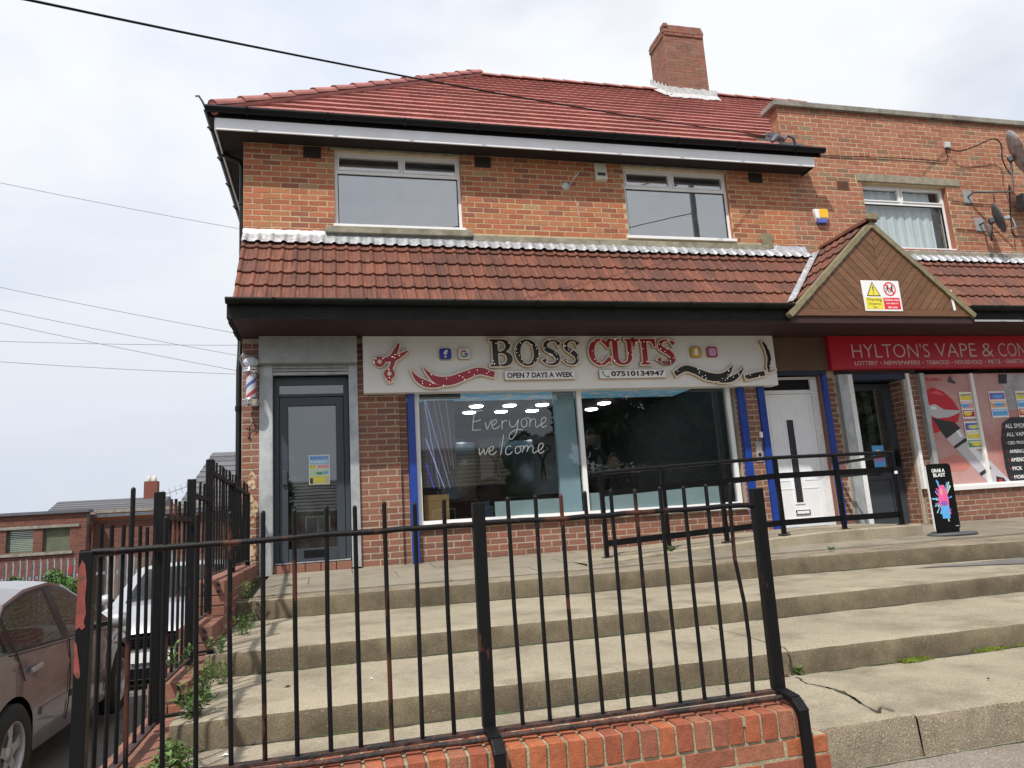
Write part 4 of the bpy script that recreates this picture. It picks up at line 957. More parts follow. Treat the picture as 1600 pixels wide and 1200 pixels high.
# strings of light in the left corner of the window
bot = [(2.12,.62),(2.22,.60),(2.30,.60),(2.38,.60)]
strs = [((2.16,1.98),(2.31,.88),'led_blue'), ((2.18,1.98),(2.44,.88),'led_blue'), ((2.16,1.5),(2.37,.88),'led_blue'), ((2.15,1.2),(2.24,.88),'led_violet'), ((2.34,1.98),(2.47,1.15),'led_pink'), ((2.28,1.98),(2.44,1.05),'led_pink'), ((2.44,1.98),(2.50,1.1),'led_pink')]
for i, (a, b, k) in enumerate(strs):
    mb = MB(); n = 46
    a3, b3 = Vector((a[0], .19, a[1])), Vector((b[0], .19, b[1]))
    if k == 'led_pink': mb.tube([a3, a3.lerp(b3,.5)+Vector((0,.0,-.02)), b3], .0022, 5)
    else:
        for j in range(n): p = a3.lerp(b3, j/(n-1)); mb.box(p.x-.0028, p.x+.0028, p.y-.0028, p.y+.0028, p.z-.0028, p.z+.0028)
    o = mb.build('light_string', M[k]); tag(o, ['dotted white-blue string light hanging farthest left to the box', 'long dotted string light slanting down to the right edge of the box', 'shorter dotted string light between the two long ones', 'deep blue glowing string light low on the left above the box', 'pinkish string hanging third from the left at the curtain', 'pinkish string hanging closest to the dotted light strings', 'pinkish string hanging farthest right beside the glass edge strip'][i], 'string light', 'strings of light in the left window corner')
mb = MB(); v = []
for i in range(40):
    x = 2.13+i*.42/39; v += [(x, .26+.018*math.sin(i*1.3), .9), (x, .26+.018*math.sin(i*1.3), 2.0)]
mb.add(v, [(2*i, 2*i+2, 2*i+3, 2*i+1) for i in range(39)], 0, True)
tag(mb.build('curtain', mat('grey_voile', (.17,.18,.22), .9, .1, 5)), 'grey voile curtain behind the strings of light at the left of the display window', 'curtain')
# cardboard box
cbx = empty('cardboard_box', (2.26, .26, .487), 0, 'open brown cardboard box standing at the left corner inside the shop window', 'box')
BOX('box_body', -.155, .155, -.10, .14, 0, .29, M['card'], cbx, .003); BOX('box_base', -.16, .20, -.13, .16, -.01, -.001, M['cloth_dk'], cbx)
BOX('box_flap', -.155, .155, -.104, -.101, .24, .31, M['card'], cbx)
# barber chair (round dark back) and cloth
bc = empty('barber_chair', (3.15, 1.1, 0.02), 0, 'black barber chair with a rounded back facing into the shop behind the left pane', 'chair')
mb = MB(); mb.lathe([(0,-.05),(.19,-.045),(.21,0),(.19,.045),(0,.05)], (0, 0, .82), 24, axis='y'); mb.build('backrest', M['cloth_cape'], bc)
BOX('seat', -.27, .27, -.02, .5, .42, .55, M['cloth_cape'], bc, .03)
for s in (-1, 1): BOX('armrest', s*.33-.04, s*.33+.04, 0, .45, .66, .72, M['cloth_cape'], bc, .015)
mb = MB(); mb.lathe([(.30,0),(.30,.03),(.06,.06),(.05,.42)], (0, .22, 0), 20); mb.build('pedestal', M['chrome'], bc)
mb = MB(); mb.add([(-.22,-.06,.66),(-.05,-.07,.70),(.02,-.07,.36),(-.16,-.08,.28)], [(0,1,2,3)]); o = mb.build('hung_cloth', M['cloth_blue']); o.location = bc.location; tag(o, 'pale blue cloth hanging over the left side of the barber chair back', 'cloth')
# ---------------------------------------------------------------- people inside the right pane
def person(name, joints, edges, radii, m, label=None, loc=(0, 0, 0), parent=None, sub=2):
    me = bpy.data.meshes.new(name); me.from_pydata(joints, edges, []); me.update()
    o = link(name, me, parent, m); o.location = loc
    sk = o.modifiers.new('skin', 'SKIN'); sk.use_smooth_shade = True
    for i, r in enumerate(radii): me.skin_vertices[0].data[i].radius = r if isinstance(r, tuple) else (r, r)
    me.skin_vertices[0].data[0].use_root = True
    sb = o.modifiers.new('sub', 'SUBSURF'); sb.levels = sub; sb.render_levels = sub
    if label: tag(o, label, 'person')
    return o
def head(parent, c, r=.095, m=None, face=(0, -1, 0), hairm=None):
    f = Vector(face).normalized(); s = Vector((0, 0, 1)).cross(f).normalized(); u = f.cross(s)
    mb = MB(); n = 20; prof = []
    for i in range(n+1):
        a = math.pi*i/n; prof.append((max(1e-4, math.sin(a))*r*(.80 if i < 11 else .80-.10*(i-11)/9), math.cos(a)*r*1.28))
    mb.lathe([(p[0], p[1]) for p in prof], (0, 0, 0), 20); mb.add([f*(r*.76)+u*.01*1+s*.0, f*(r*1.02)-u*.022, f*(r*.74)-u*.028+s*.016, f*(r*.74)-u*.028-s*.016], [(0,1,2),(0,3,1),(1,3,2)])
    for q in (-1, 1): mb.lathe([(.0001,-.012),(.018,-.006),(.018,.006),(.0001,.012)], tuple(s*(q*r*.82)), 8, axis='x')
    h = mb.build('head', m or M['skin'], parent); h.location = c
    mb = MB(); mb.lathe([(p[0]*1.09+.002, p[1]*1.05) for p in prof[:10]], (0, 0, 0), 20); hh = mb.build('hair', hairm or M['hair'], h); hh.location = -f*.014+u*.012
    for q in (-1, 1):
        mb = MB(); mb.lathe([(.0001,-.006),(.011,0),(.0001,.006)], tuple(f*(r*.755)+s*(q*.032)+u*.012), 8); mb.build('eye', M['ink'], h)
    mb = MB(); mb.bar(f*(r*.74)-u*.055-s*.02, f*(r*.74)-u*.055+s*.02, .006, .006); mb.build('mouth', mz['lip'], h)
    return h
def hand(parent, c, d, m):
    c = Vector(c); d = Vector(d).normalized(); s = d.cross(Vector((0, 0, 1))).normalized(); u = s.cross(d)
    js = [tuple(c), tuple(c+d*.05)]; es = [(0, 1)]; rs = [(.022, .015), (.030, .014)]
    for k, l_ in enumerate((.062, .072, .068, .054)):
        b = c+d*.085+s*(.027-.018*k); i = len(js); js += [tuple(b), tuple(b+d*l_*.5-u*.008), tuple(b+d*l_*.85-u*.03)]; es += [(1, i), (i, i+1), (i+1, i+2)]; rs += [.0095, .0085, .0075]
    i = len(js); js += [tuple(c+d*.03+s*.034), tuple(c+d*.06+s*.05-u*.02)]; es += [(0, i), (i, i+1)]; rs += [.011, .009]
    return person('hand', js, es, rs, m, None, (0, 0, 0), parent, 1)
pj = [(0,0,.95),(0,-.03,1.12),(.0,-.12,1.32),(.0,-.19,1.43),(.0,-.24,1.50),(-.18,-.14,1.40),(-.24,-.26,1.17),(-.12,-.50,1.10),(.18,-.14,1.40),(.26,-.28,1.18),(.14,-.50,1.12),(-.10,0,.90),(-.11,-.02,.50),(-.11,.04,.10),(-.12,-.10,.05),(.10,0,.90),(.11,-.02,.50),(.11,.04,.10),(.12,-.10,.05)]
pe = [(0,1),(1,2),(2,3),(3,4),(2,5),(5,6),(6,7),(2,8),(8,9),(9,10),(0,11),(11,12),(12,13),(13,14),(0,15),(15,16),(16,17),(17,18)]
prr = [(.15,.11),(.14,.10),(.16,.10),(.065,.06),(.05,.05),.06,.045,.032,.06,.045,.032,.09,.06,.045,.035,.09,.06,.045,.035]
bp_ = person('person', pj, pe, prr, M['cloth_dk'], 'standing barber in a dark shirt leaning over a seated customer behind the right pane', (4.95, 2.1, .02))
head(bp_, (0, -.27, 1.60), .095, M['skin'], (-.25, -.8, -.5)); hand(bp_, (-.12,-.50,1.10), (.4,-.9,0), M['skin']); hand(bp_, (.14,-.50,1.12), (-.4,-.9,0), M['skin'])
pj = [(0,0,.55),(0,.02,.75),(0,.02,.98),(0,.0,1.08),(-.19,.0,.96),(-.26,-.06,.72),(-.24,-.26,.66),(.19,.0,.96),(.26,-.06,.72),(.24,-.26,.66),(-.10,-.05,.55),(-.12,-.45,.56),(-.12,-.5,.12),(-.12,-.62,.08),(.10,-.05,.55),(.12,-.45,.56),(.12,-.5,.12),(.12,-.62,.08)]
pe = [(0,1),(1,2),(2,3),(2,4),(4,5),(5,6),(2,7),(7,8),(8,9),(0,10),(10,11),(11,12),(12,13),(0,14),(14,15),(15,16),(16,17)]
sc_ = person('person', pj, pe, [(.16,.12),(.15,.11),(.15,.10),.055,.065,.05,.035,.065,.05,.035,.09,.065,.05,.035,.09,.065,.05,.035], M['cloth_cape'], 'seated customer under a dark cape with only the brown-haired head showing above the railing', (5.15, 1.45, .02))
head(sc_, (0, .0, 1.18), .095, M['skin'], (-.3, -1, 0), mat('brown_hair', (.10,.045,.02), .7, .2, 30)); hand(sc_, (-.24,-.26,.66), (.1,-1,-.1), M['skin']); hand(sc_, (.24,-.26,.66), (-.1,-1,-.1), M['skin'])
bc2 = copy_tree(bc); bc2.location = (5.15, 1.5, .02); bc2['label'] = 'black barber chair under the seated customer behind the right pane'; bc2.rotation_euler.z = math.pi
# hand-painted words on the glass
wr = {'E1': [(505,262),(498,330),(490,410)], 'E2': [(500,262),(535,262),(570,255)], 'E3': [(492,345),(525,340),(556,329)], 'E4': [(490,411),(520,411),(556,405)],
 'v': [(590,350),(598,378),(606,403),(622,370),(640,335)], 'e': [(640,377),(668,362),(680,342),(668,328),(650,340),(643,372),(655,400),(682,395),(705,376)],
 'r': [(720,332),(721,366),(724,402)], 'r2': [(722,362),(735,342),(748,334),(762,342)], 'y': [(780,335),(783,368),(800,386),(828,370),(850,326)], 'y2': [(850,326),(842,385),(828,440),(800,480),(780,474),(782,445),(806,420),(845,406),(885,406)],
 'o': [(905,318),(880,328),(872,358),(884,386),(908,380),(918,348),(905,320),(925,314),(942,322)], 'n': [(942,322),(940,350),(936,388)], 'n2': [(937,360),(950,332),(972,322),(984,340),(982,372),(992,388),(1010,376)],
 'e2': [(1010,376),(1045,356),(1066,330),(1056,311),(1034,322),(1027,360),(1040,388),(1072,374)],
 'w': [(543,550),(544,580),(550,604),(568,580),(580,556),(584,585),(592,600),(606,572),(617,545)], 'f': [(615,582),(645,566),(656,546),(643,536),(626,552),(622,585),(636,602),(660,596),(680,574)],
 'l': [(734,445),(724,520),(712,603)], 'c': [(792,540),(775,534),(756,552),(750,582),(762,602),(784,596),(803,578)], 'o3': [(862,540),(840,538),(826,560),(830,588),(850,590),(870,566),(862,540),(876,534),(893,540)],
 'm': [(893,530),(888,556),(880,586)], 'm2': [(885,566),(902,538),(918,530),(926,546),(916,580)], 'm3': [(919,566),(938,538),(955,530),(966,548),(962,578),(972,590),(988,580)],
 'e3': [(988,580),(1025,560),(1044,535),(1036,512),(1014,522),(1004,560),(1014,588),(1036,586),(1052,570)]}
mb = MB(); mb2 = MB(); gy_ = .082
for k, pts in wr.items():
    c = catmull([(p[0], p[1], 0) for p in pts], 5); q = [at(640+p.x/5, 590+p.y/5, Y=gy_) for p in c]
    (mb if k in ('E1','E2','E3','E4','v','e','r','r2','y','y2','o','n','n2','e2') else mb2).tube(q, .0058, 5)
mb.build('lettering', M['white'], SWN); mb2.build('lettering', M['white'], SWN)
# ---------------------------------------------------------------- barber shop sign
S = empty('shop_sign', (1.40, 0, 2.04), 0, 'wide off-white barber shop sign with raised black and crimson lettering above the display window', 'sign')
def inS(o): o.parent = S; o.location = o.location-Vector((1.40, 0, 2.04)); return o
SY = -.125
sgn = MB(); sgn.box(1.40, 7.06, SY, .045, 2.045, 2.752); inS(sgn.build('sign_board', M['sign_w'], None, .003))
def spix(px, py): p = at(px, py, Y=SY-.03); return (p.x, p.z)
def raised(outs, face, name='letter', rim=.017, dep=.045, lay=0, facem=-.001):
    y = SY-.0005; root = shape(outs, y, dep, M['gold'], name, None, rim)
    c = shape(outs, y-dep-.0004-lay*.0006, .002, M['cream'], 'rim', root, rim)
    f = shape(outs, y-dep-.0030-lay*.0006-.0014, .003, face, 'face', root, facem)
    inS(root); return root
def glyph(ch, x0, x1, z0, z1):
    def T(l): return [(x0+(x1-x0)*p[0], z0+(z1-z0)*p[1]) for p in l]
    if ch == 'O': return [T(ell(.5,.5,.5,.5,0,360,30)), T(ell(.5,.5,.28,.43,8.3,368.3,31))]
    if ch == 'B': return [T([(0,0),(.55,0)]+ell(.60,.27,.40,.27,-90,68,14)[1:]+ell(.56,.77,.36,.23,-62,90,14)+[(0,1),(0,.94),(.12,.92),(.12,.08),(0,.06)]), T([(.36,.07),(.52,.07)]+ell(.52,.275,.22,.205,-90,90,10)+[(.36,.48)]), T([(.36,.57),(.5,.57)]+ell(.5,.75,.20,.18,-90,90,10)+[(.36,.93)])]
    if ch == 'T': return [T([(.30,0),(.70,0),(.70,.06),(.61,.08),(.61,.91),(.80,.91),(.90,.80),(.92,.70),(1,.70),(1,1),(0,1),(0,.70),(.08,.70),(.10,.80),(.20,.91),(.39,.91),(.39,.08),(.30,.06)])]
    if ch == 'U': return [T([(0,1),(0,.94),(.10,.92)]+ell(.5,.32,.40,.32,180,360,16)+[(.90,.92),(1,.94),(1,1),(.64,1),(.64,.94),(.73,.92),(.73,.32)]+ell(.525,.32,.205,.24,360,180,12)+[(.32,.92),(.42,.94),(.42,1)])]
    if ch == 'C': return [T(ell(.52,.5,.52,.51,50,310,26)+[(1,.10),(1,.30),(.90,.30)]+ell(.55,.5,.29,.43,305,52,22)+[(.84,.72),(.90,.66),(.98,.66),(.98,.98),(.92,.98)])]
    if ch == 'S': return [stroke(T([(.92,.80),(.72,.93),(.45,.94),(.22,.84),(.20,.66),(.42,.55),(.66,.44),(.80,.28),(.70,.11),(.44,.05),(.18,.10),(.07,.24)]), [(x1-x0)*w_ for w_ in (.22,.07,.10,.16,.22,.25,.26,.22,.15,.09,.07,.25)], 5)]
for ch_, px0, px1, face in (('B',766,799,0),('O',806,840,0),('S',847,876,0),('S',880,905,0),('C',921,951,1),('U',955,988,1),('T',991,1022,1),('S',1027,1054,1)):
    a = spix(px0, 574); b = spix(px1, 532); k_ = .03*(b[0]-a[0]) if ch_ == 'S' else 0; a = (a[0]+k_, 2.345); b = (b[0]-k_, 2.695)
    raised(glyph(ch_, a[0], b[0], a[1], b[1]), M['let_red'] if face else M['let_black'])
def P2(l, fx=lambda p: p): return [spix(*p) for p in l]
def rs(l, ws, face, lay=0, name='swoosh', k=6): return raised([stroke(P2(l), [w_/113 for w_ in ws], k)], face, name, .015, .04, lay, -.004)
z5 = lambda l, ox=560, oy=510, s=4.706: [(ox+x/s, oy+y/s) for x, y in l]
rs(z5([(385,325),(430,385),(490,420),(560,438),(625,436)]), [1,7,10,6,1.5], M['let_red'])
rs(z5([(472,300),(530,365),(590,400),(680,400),(790,360),(890,330),(1000,358)]), [1,7,12,13,12,10.5,9], M['let_red'], 2)
rs(z5([(1245,285),(1210,340),(1150,375),(1060,368),(960,325),(890,312),(818,352)], 880), [1,8,12,13,11,10,8], M['let_black'])
rs(z5([(1325,300),(1290,350),(1240,385),(1190,402),(1135,412)], 880), [1,6,9,7,1], M['let_black'], 2)
# scissors
rs(z5([(298,125),(275,180),(240,235),(170,255)]), [3,6.5,8,6], M['let_red'], 0, 'scissors')
rs(z5([(362,182),(300,222),(262,245),(245,290),(230,330),(225,385),(238,412)]), [3,6.5,7,6,7,7,4], M['let_red'], 2, 'scissors')
for cx, cy in ((155,262), (227,350)):
    c_ = spix(*z5([(cx, cy)])[0]); raised([ell(c_[0], c_[1], .066, .066, 0, 360, 24)], M['let_red'], 'scissor_loop', .010, .04, 4)
    inS(shape([ell(c_[0], c_[1], .026, .026, 0, 360, 16)], SY-.052, .003, M['cream'], 'scissor_hole'))
# cut-throat razor
rs(z5([(1460,115),(1490,165),(1510,235),(1505,300),(1512,330)], 880), [4,6.5,7,6,3], M['let_black'], 0, 'razor')
rs(z5([(1335,378),(1400,362),(1478,345)], 880), [7.5,8.5,8], M['let_black'], 2, 'razor')
rs(z5([(1490,338),(1530,328),(1560,318)], 880), [3,2.2,1.6], M['let_black'], 4, 'razor')
# small plates
def plate(px0, px1, z0, z1):
    a, b = spix(px0, 590)[0], spix(px1, 590)[0]; y = SY-.0005
    r = shape([rrect(a, b, z0, z1, .02)], y, .045, M['gold'], 'plate'); f = shape([rrect(a+.004, b-.004, z0+.004, z1-.004, .018)], y-.0452, .003, M['white'], 'face', r); inS(r); return a, b
a, b = plate(788, 899, 2.165, 2.285); inS(text('OPEN 7 DAYS A WEEK', a+.035, b-.03, 2.19, 2.262, SY-.0502, M['ink'], 'lettering', None, .035))
a, b = plate(936, 1041, 2.165, 2.285); inS(text('07510134947', a+.165, b-.03, 2.192, 2.264, SY-.0502, M['ink'], 'lettering', None, .035))
inS(shape([stroke([(a+.055,2.262),(a+.052,2.235),(a+.075,2.205),(a+.11,2.19),(a+.135,2.192)], [.03,.014,.012,.014,.032], 4)], SY-.0486, .003, mat('phone_green', (.05,.28,.18), .5), 'phone_mark'))
for px0, bgm in ((686, (.02,.03,.42)), (715.5, (.72,.72,.72)), (1079.5, (.62,.36,.03)), (1105, (.45,.04,.26))):
    a = spix(px0, 555)[0]; b = a+.155; zc0, zc1 = 2.44, 2.585
    r = shape([rrect(a, b, zc0, zc1, .028)], SY-.0005, .04, M['gold'], 'badge'); 
    f = shape([rrect(a+.005, b-.005, zc0+.005, zc1-.005, .025)], SY-.0408, .003, mat('badge_face', bgm, .4), 'face', r); inS(r); yy = SY-.0445; cx, cz = (a+b)/2, (zc0+zc1)/2
    if px0 == 686: inS(text('f', cx-.022, cx+.030, cz-.05, cz+.05, yy, M['white'], 'lettering', None, .04))
    elif px0 == 715.5:
        for a0, a1, c_ in ((45,150,(.35,.02,.10)),(150,210,(.55,.35,.02)),(210,320,(.02,.22,.10)),(320,360,(.05,.08,.35))):
            inS(shape([ell(cx,cz,.047,.047,a0,a1,8)+ell(cx,cz,.028,.028,a1,a0,8)], yy, .001, mat('badge_arc', c_, .5), 'badge_arc'))
        inS(shape([rect(cx+.002, cx+.047, cz-.010, cz+.009)], yy-.0012, .001, mat('badge_bar', (.05,.08,.35), .5), 'badge_bar'))
    elif px0 == 1079.5: inS(shape([[(cx-.045,cz-.028),(cx-.028,cz-.018),(cx-.030,cz+.02)]+ell(cx,cz+.022,.028,.03,180,0,10)+[(cx+.030,cz+.02),(cx+.028,cz-.018),(cx+.045,cz-.028),(cx+.02,cz-.038),(cx,cz-.05),(cx-.02,cz-.038)]], yy, .001, M['white'], 'badge_mark'))
    else:
        inS(shape([rrect(cx-.046,cx+.046,cz-.046,cz+.046,.022), rrect(cx-.034,cx+.034,cz-.034,cz+.034,.016)], yy, .001, M['white'], 'badge_mark')); inS(shape([ell(cx,cz,.022,.022), ell(cx,cz,.012,.012)], yy-.0012, .001, M['white'], 'badge_mark'))
# glinting beads on the letters
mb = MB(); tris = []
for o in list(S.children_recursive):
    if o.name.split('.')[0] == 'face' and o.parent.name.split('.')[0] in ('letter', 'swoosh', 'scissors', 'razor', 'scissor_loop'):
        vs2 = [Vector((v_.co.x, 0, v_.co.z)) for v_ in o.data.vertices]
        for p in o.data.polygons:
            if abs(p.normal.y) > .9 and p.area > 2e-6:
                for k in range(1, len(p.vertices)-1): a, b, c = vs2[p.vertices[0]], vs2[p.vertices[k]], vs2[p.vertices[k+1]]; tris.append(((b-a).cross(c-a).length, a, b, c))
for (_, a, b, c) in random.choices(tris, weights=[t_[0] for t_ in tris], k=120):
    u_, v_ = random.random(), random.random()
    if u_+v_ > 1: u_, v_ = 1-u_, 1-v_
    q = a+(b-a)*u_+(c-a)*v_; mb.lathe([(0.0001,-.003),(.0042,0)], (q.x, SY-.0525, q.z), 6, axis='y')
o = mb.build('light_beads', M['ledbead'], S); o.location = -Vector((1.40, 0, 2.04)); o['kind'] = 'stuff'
# ================================================================== entrance to the flat (white door)
WD = empty('white_front_door', (0, 0, 0)); WD.parent = A
wy = .12
mb = MB()
for q in ((6.90,6.965,.07,2.20), (7.745,7.86,.07,2.20), (6.965,7.745,1.955,2.01), (6.965,7.745,2.165,2.20)): mb.box(q[0], q[1], wy, wy+.07, q[2], q[3])
mb.build('frame', M['white_worn'], WD, .003)
BOX('fanlight', 6.965, 7.745, wy+.03, wy+.04, 2.01, 2.165, M['black_pl'], WD)
lf = BOX('door_leaf', 6.97, 7.74, wy+.012, wy+.06, .085, 1.95, M['white_door'], WD, .003)
for q in ((7.03,7.22,1.35,1.80),(7.03,7.22,.72,1.30),(7.45,7.68,1.35,1.80),(7.45,7.68,.72,1.30),(7.03,7.68,.20,.62)):
    mb = MB(); s = .012
    for r in ((q[0],q[1],q[2],q[2]+s),(q[0],q[1],q[3]-s,q[3]),(q[0],q[0]+s,q[2]+s,q[3]-s),(q[1]-s,q[1],q[2]+s,q[3]-s)): mb.box(r[0], r[1], wy+.007, wy+.013, r[2], r[3])
    mb.build('moulding', M['white_door'], lf)
BOX('slot_window', 7.275, 7.385, wy+.004, wy+.011, .42, 1.58, M['ink'], lf)
mb = MB()
for r in ((7.255,7.275,.40,1.60),(7.385,7.405,.40,1.60),(7.275,7.385,.40,.42),(7.275,7.385,1.58,1.60)): mb.box(r[0], r[1], wy, wy+.013, r[2], r[3])
mb.build('slot_trim', M['white_door'], lf)
BOX('letter_box', 7.24, 7.47, wy-.002, wy+.012, .25, .32, M['chrome'], lf, .003); BOX('letter_flap', 7.26, 7.45, wy-.005, wy-.002, .265, .305, M['white_door'], lf)
BOX('blue_post', 7.865, 7.935, -.02, .049, .05, 2.2, M['blue'], WD, .004)
BOX('blue_header', 6.90, 7.93, -.02, .045, 2.205, 2.26, M['navy'], WD)
BOX('reveal_lining', 7.852, 7.8595, .051, .119, .07, 2.2, M['brick_lo'], WD)
for W_r, mm_ in ((W1, 'brick_up'), (W2, 'brick_up'), (W3, 'brick_fl')):
    for xa_ in (W_r[0]+.0005, W_r[1]-.0045): BOX('reveal_lining', xa_, xa_+.004, .004, .088 if W_r is W3 else .048, W_r[2]+.02, W_r[3]-.002, M[mm_], A)
BOX('fascia_board', 7.062, 7.975, -.03, .045, 2.262, 2.752, M['brownboard'], A)
ic = empty('door_entry_panel', (6.70, -.02, 1.0), 0, 'grey metal door entry intercom on the brick pier left of the white door', 'intercom')
BOX('plate', -.045, .045, 0, .018, 0, .27, M['grey_pl'], ic, .003); BOX('button', -.02, .02, -.006, .0, .08, .12, M['black_pl'], ic); BOX('speaker_grille', -.03, .03, -.004, 0, .17, .24, M['steel_dk'], ic)
lb = BOX('key_light', -.02, .02, -.03, .0, -.03, .05, M['white_pl'], None, .004); lb.location = (6.76, -.0, 1.36); tag(lb, 'tiny white sensor box above the intercom beside the blue post', 'sensor')
# ================================================================== VAPE SHOP FRONT
VD = empty('vape_shop_door', (0, 0, 0)); VD.parent = B; VD.location = -bo
BOX('steel_post', 8.115, 8.275, -.03, .07, .03, 2.2, M['steel'], VD, .004)
BOX('white_post', 8.28, 8.355, -.025, .10, .0, 2.2, M['white_worn'], VD, .003)
BOX('white_post', 9.285, 9.34, -.025, .10, .50, 2.2, M['white_worn'], VD, .003)
BOX('blue_lintel', 8.357, 9.283, .0, .2, 2.12, 2.2, M['navy'], VD)
mb = MB()
for (a, b, c, d) in ((8.36,8.44,.02,2.11), (9.12,9.25,.02,2.11), (8.44,9.12,2.02,2.11), (8.44,9.12,.02,.82)): mb.box(a, b, .30, .36, c, d)
lf = mb.build('door_leaf', M['anthra'], VD, .004)
BOX('pane', 8.44, 9.12, .33, .34, .82, 2.02, M['glass_door'], lf); BOX('handle', 9.15, 9.20, .25, .30, .86, 1.10, M['black_pl'], lf, .008)
BOX('letter_plate', 8.62, 8.86, .292, .299, .74, .80, M['black_pl'], lf)
mb = MB()
for r in ((8.50,9.02,.12,.135),(8.50,9.02,.66,.675),(8.50,8.515,.135,.66),(9.005,9.02,.135,.66)): mb.box(r[0], r[1], .293, .299, r[2], r[3])
mb.build('panel_moulding', M['navy'], lf)
BOX('brick_reveal', 9.262, 9.283, .03, .36, .0, 2.12, M['mortar_lo'], VD)
rb = wall_bricks((9.262, 0), -math.pi/2, -.36, -.07, .0, 2.1, [], M['brick_lo'])
vdb = empty('reveal', (0, 0, 0)); vdb.parent = VD
for (c, ang, l_, d, h, m_) in rb:
    o = bpy.data.objects.new('brick', brick_mesh(m_)); COL.objects.link(o); o.parent = vdb; o.location = c; o.rotation_euler.z = ang; o.scale = (l_, d, h)
BOX('shop_back', 8.1, 13.4, 2.6, 2.65, -.1, 2.7, M['room_up'], VD)
BOX('door_step', 8.36, 9.28, .0, .5, -.06, .015, M['conc'], VD)
BOX('lintel', 8.11, 9.5, .02, .5, 2.205, 2.755, M['room'], VD); BOX('first_floor', 8.1, 13.5, .352, 5.9, 2.77, 2.9, M['room'], VD); BOX('side_wall', 8.06, 8.10, .352, 5, -.1, 2.76, M['room'], VD)
# slatted display behind the door glass
sl_ = MB()
for i in range(8): sl_.box(8.93, 9.05, .5, .52, .95+i*.145, 1.08+i*.145)
tag(sl_.build('slatwall_panel', M['cream_pl']), 'cream slatwall strip standing just inside the vape shop door', 'display panel')
vp = shape([rect(8.80,9.0,.86,1.18)], .327, 0, mz['cyan'], 'door_sticker'); tag(vp, 'blue and pink promotional sticker on the glass of the vape shop door', 'sticker')
shape([stroke([(8.82,.93),(8.88,1.0),(8.97,.95)], [.04,.05,.03], 4)], .326, 0, mz['pink'], 'print', vp); shape([stroke([(8.82,1.06),(8.90,1.10),(8.98,1.05)], [.02,.04,.02], 4)], .326, 0, M['white'], 'print', vp); shape([stroke([(8.81,1.0),(8.88,1.05),(8.99,1.0)], [.02,.03,.02], 4)], .3255, 0, mz['dark'], 'print', vp)
# display window with the printed film
VWN = empty('printed_display_window', (0, 0, 0)); VWN.parent = B; VWN.location = -bo
BOX('steel_post', 9.52, 9.595, -.03, .06, .46, 2.2, M['steel'], VWN, .003)
mb = MB()
for q in ((9.60,9.64,.47,2.2), (10.52,10.575,.53,2.2), (9.64,13.4,.47,.535), (12.1,12.15,.535,2.2)): mb.box(q[0], q[1], .05, .11, q[2], q[3])
mb.build('frame', M['white_pl'], VWN, .003)
BOX('sill', 9.58, 13.4, .0, .049, .45, .51, M['white_pl'], VWN, .003)
fy = .085
def film(pl, k, lay, clipx=None, m=None):
    pl2 = pl
    if clipx: pl2 = clip_poly(clip_poly(pl, -1, 0, -clipx[0]), 1, 0, clipx[1])
    if len(pl2) > 2: return shape([pl2], fy-.0008*lay, 0, m or mz[k], 'window_print', VWN)
skinm = mat('print_skin', (.42,.17,.15), .35, .05, 1, blot=(.50,.30,.28), blot_scale=1.1, blot_w=(.4,.6))
shadowm = mat('print_grey', (.22,.20,.22), .35, .05, 1, blot=(.45,.44,.48), blot_scale=1.6, blot_w=(.4,.6))
film(rect(9.60,13.4,.535,2.2), 'skin', 0, m=skinm)
def vz(l, s=3.75): return [(lambda p: (p.x, p.z))(at(1440+x/s, 560+y/s, Y=fy)) for x, y in l]
PA, PB = (9.64, 10.52), (10.575, 12.1)
smk = vz([(470,90),(600,90),(760,80),(760,300),(600,290),(520,300),(470,350),(430,260),(480,170)])
film(smk, 'smoke', 1, PB, shadowm)
for pl, k, lay in ((vz([(20,190),(60,170),(120,190),(180,240),(225,310),(150,345),(60,340),(30,300)]),'lip',2), (vz([(45,350),(120,345),(225,320),(210,372),(180,385),(120,370),(105,430),(70,440),(50,390)]),'lip',2),
                   (vz([(42,275),(80,268),(130,300),(228,305),(215,322),(160,345),(90,352),(50,330)]),'silver',3), (vz([(48,285),(75,280),(90,295),(60,300)]),'silverhi',4),
                   (vz([(60,345),(110,360),(190,372),(228,410),(145,470),(100,410)]),'black',4), (vz([(50,200),(90,190),(130,215),(90,212)]),'liphi',3),
                   (vz([(145,472),(228,408),(262,470),(190,522)]),'silver',5), (vz([(186,515),(255,465),(268,482),(198,528)]),'black',6), (vz([(200,428),(215,418),(240,455),(225,465)]),'silverhi',6),
                   (vz([(200,528),(270,478),(420,620),(550,748),(420,752),(340,680)]),'silver',5), (vz([(265,520),(290,505),(400,620),(370,640)]),'silverhi',6), (vz([(336,672),(398,632),(408,645),(350,690)]),'black',6)):
    film(pl, k, lay, PA); film(pl, k, lay, PB)
film(vz([(435,690),(480,700),(515,748),(440,750)]), 'black', 7, PB); film(vz([(450,705),(470,708),(480,735),(455,740)]), 'lip', 8, PB)
film(vz([(470,380),(520,345),(700,340),(700,740),(520,745),(490,640),(465,480)]), 'black', 4, PB)
c1 = film(vz([(80,600),(200,560),(290,620),(260,660),(150,665),(90,640)]), 'skin2', 2, PA)
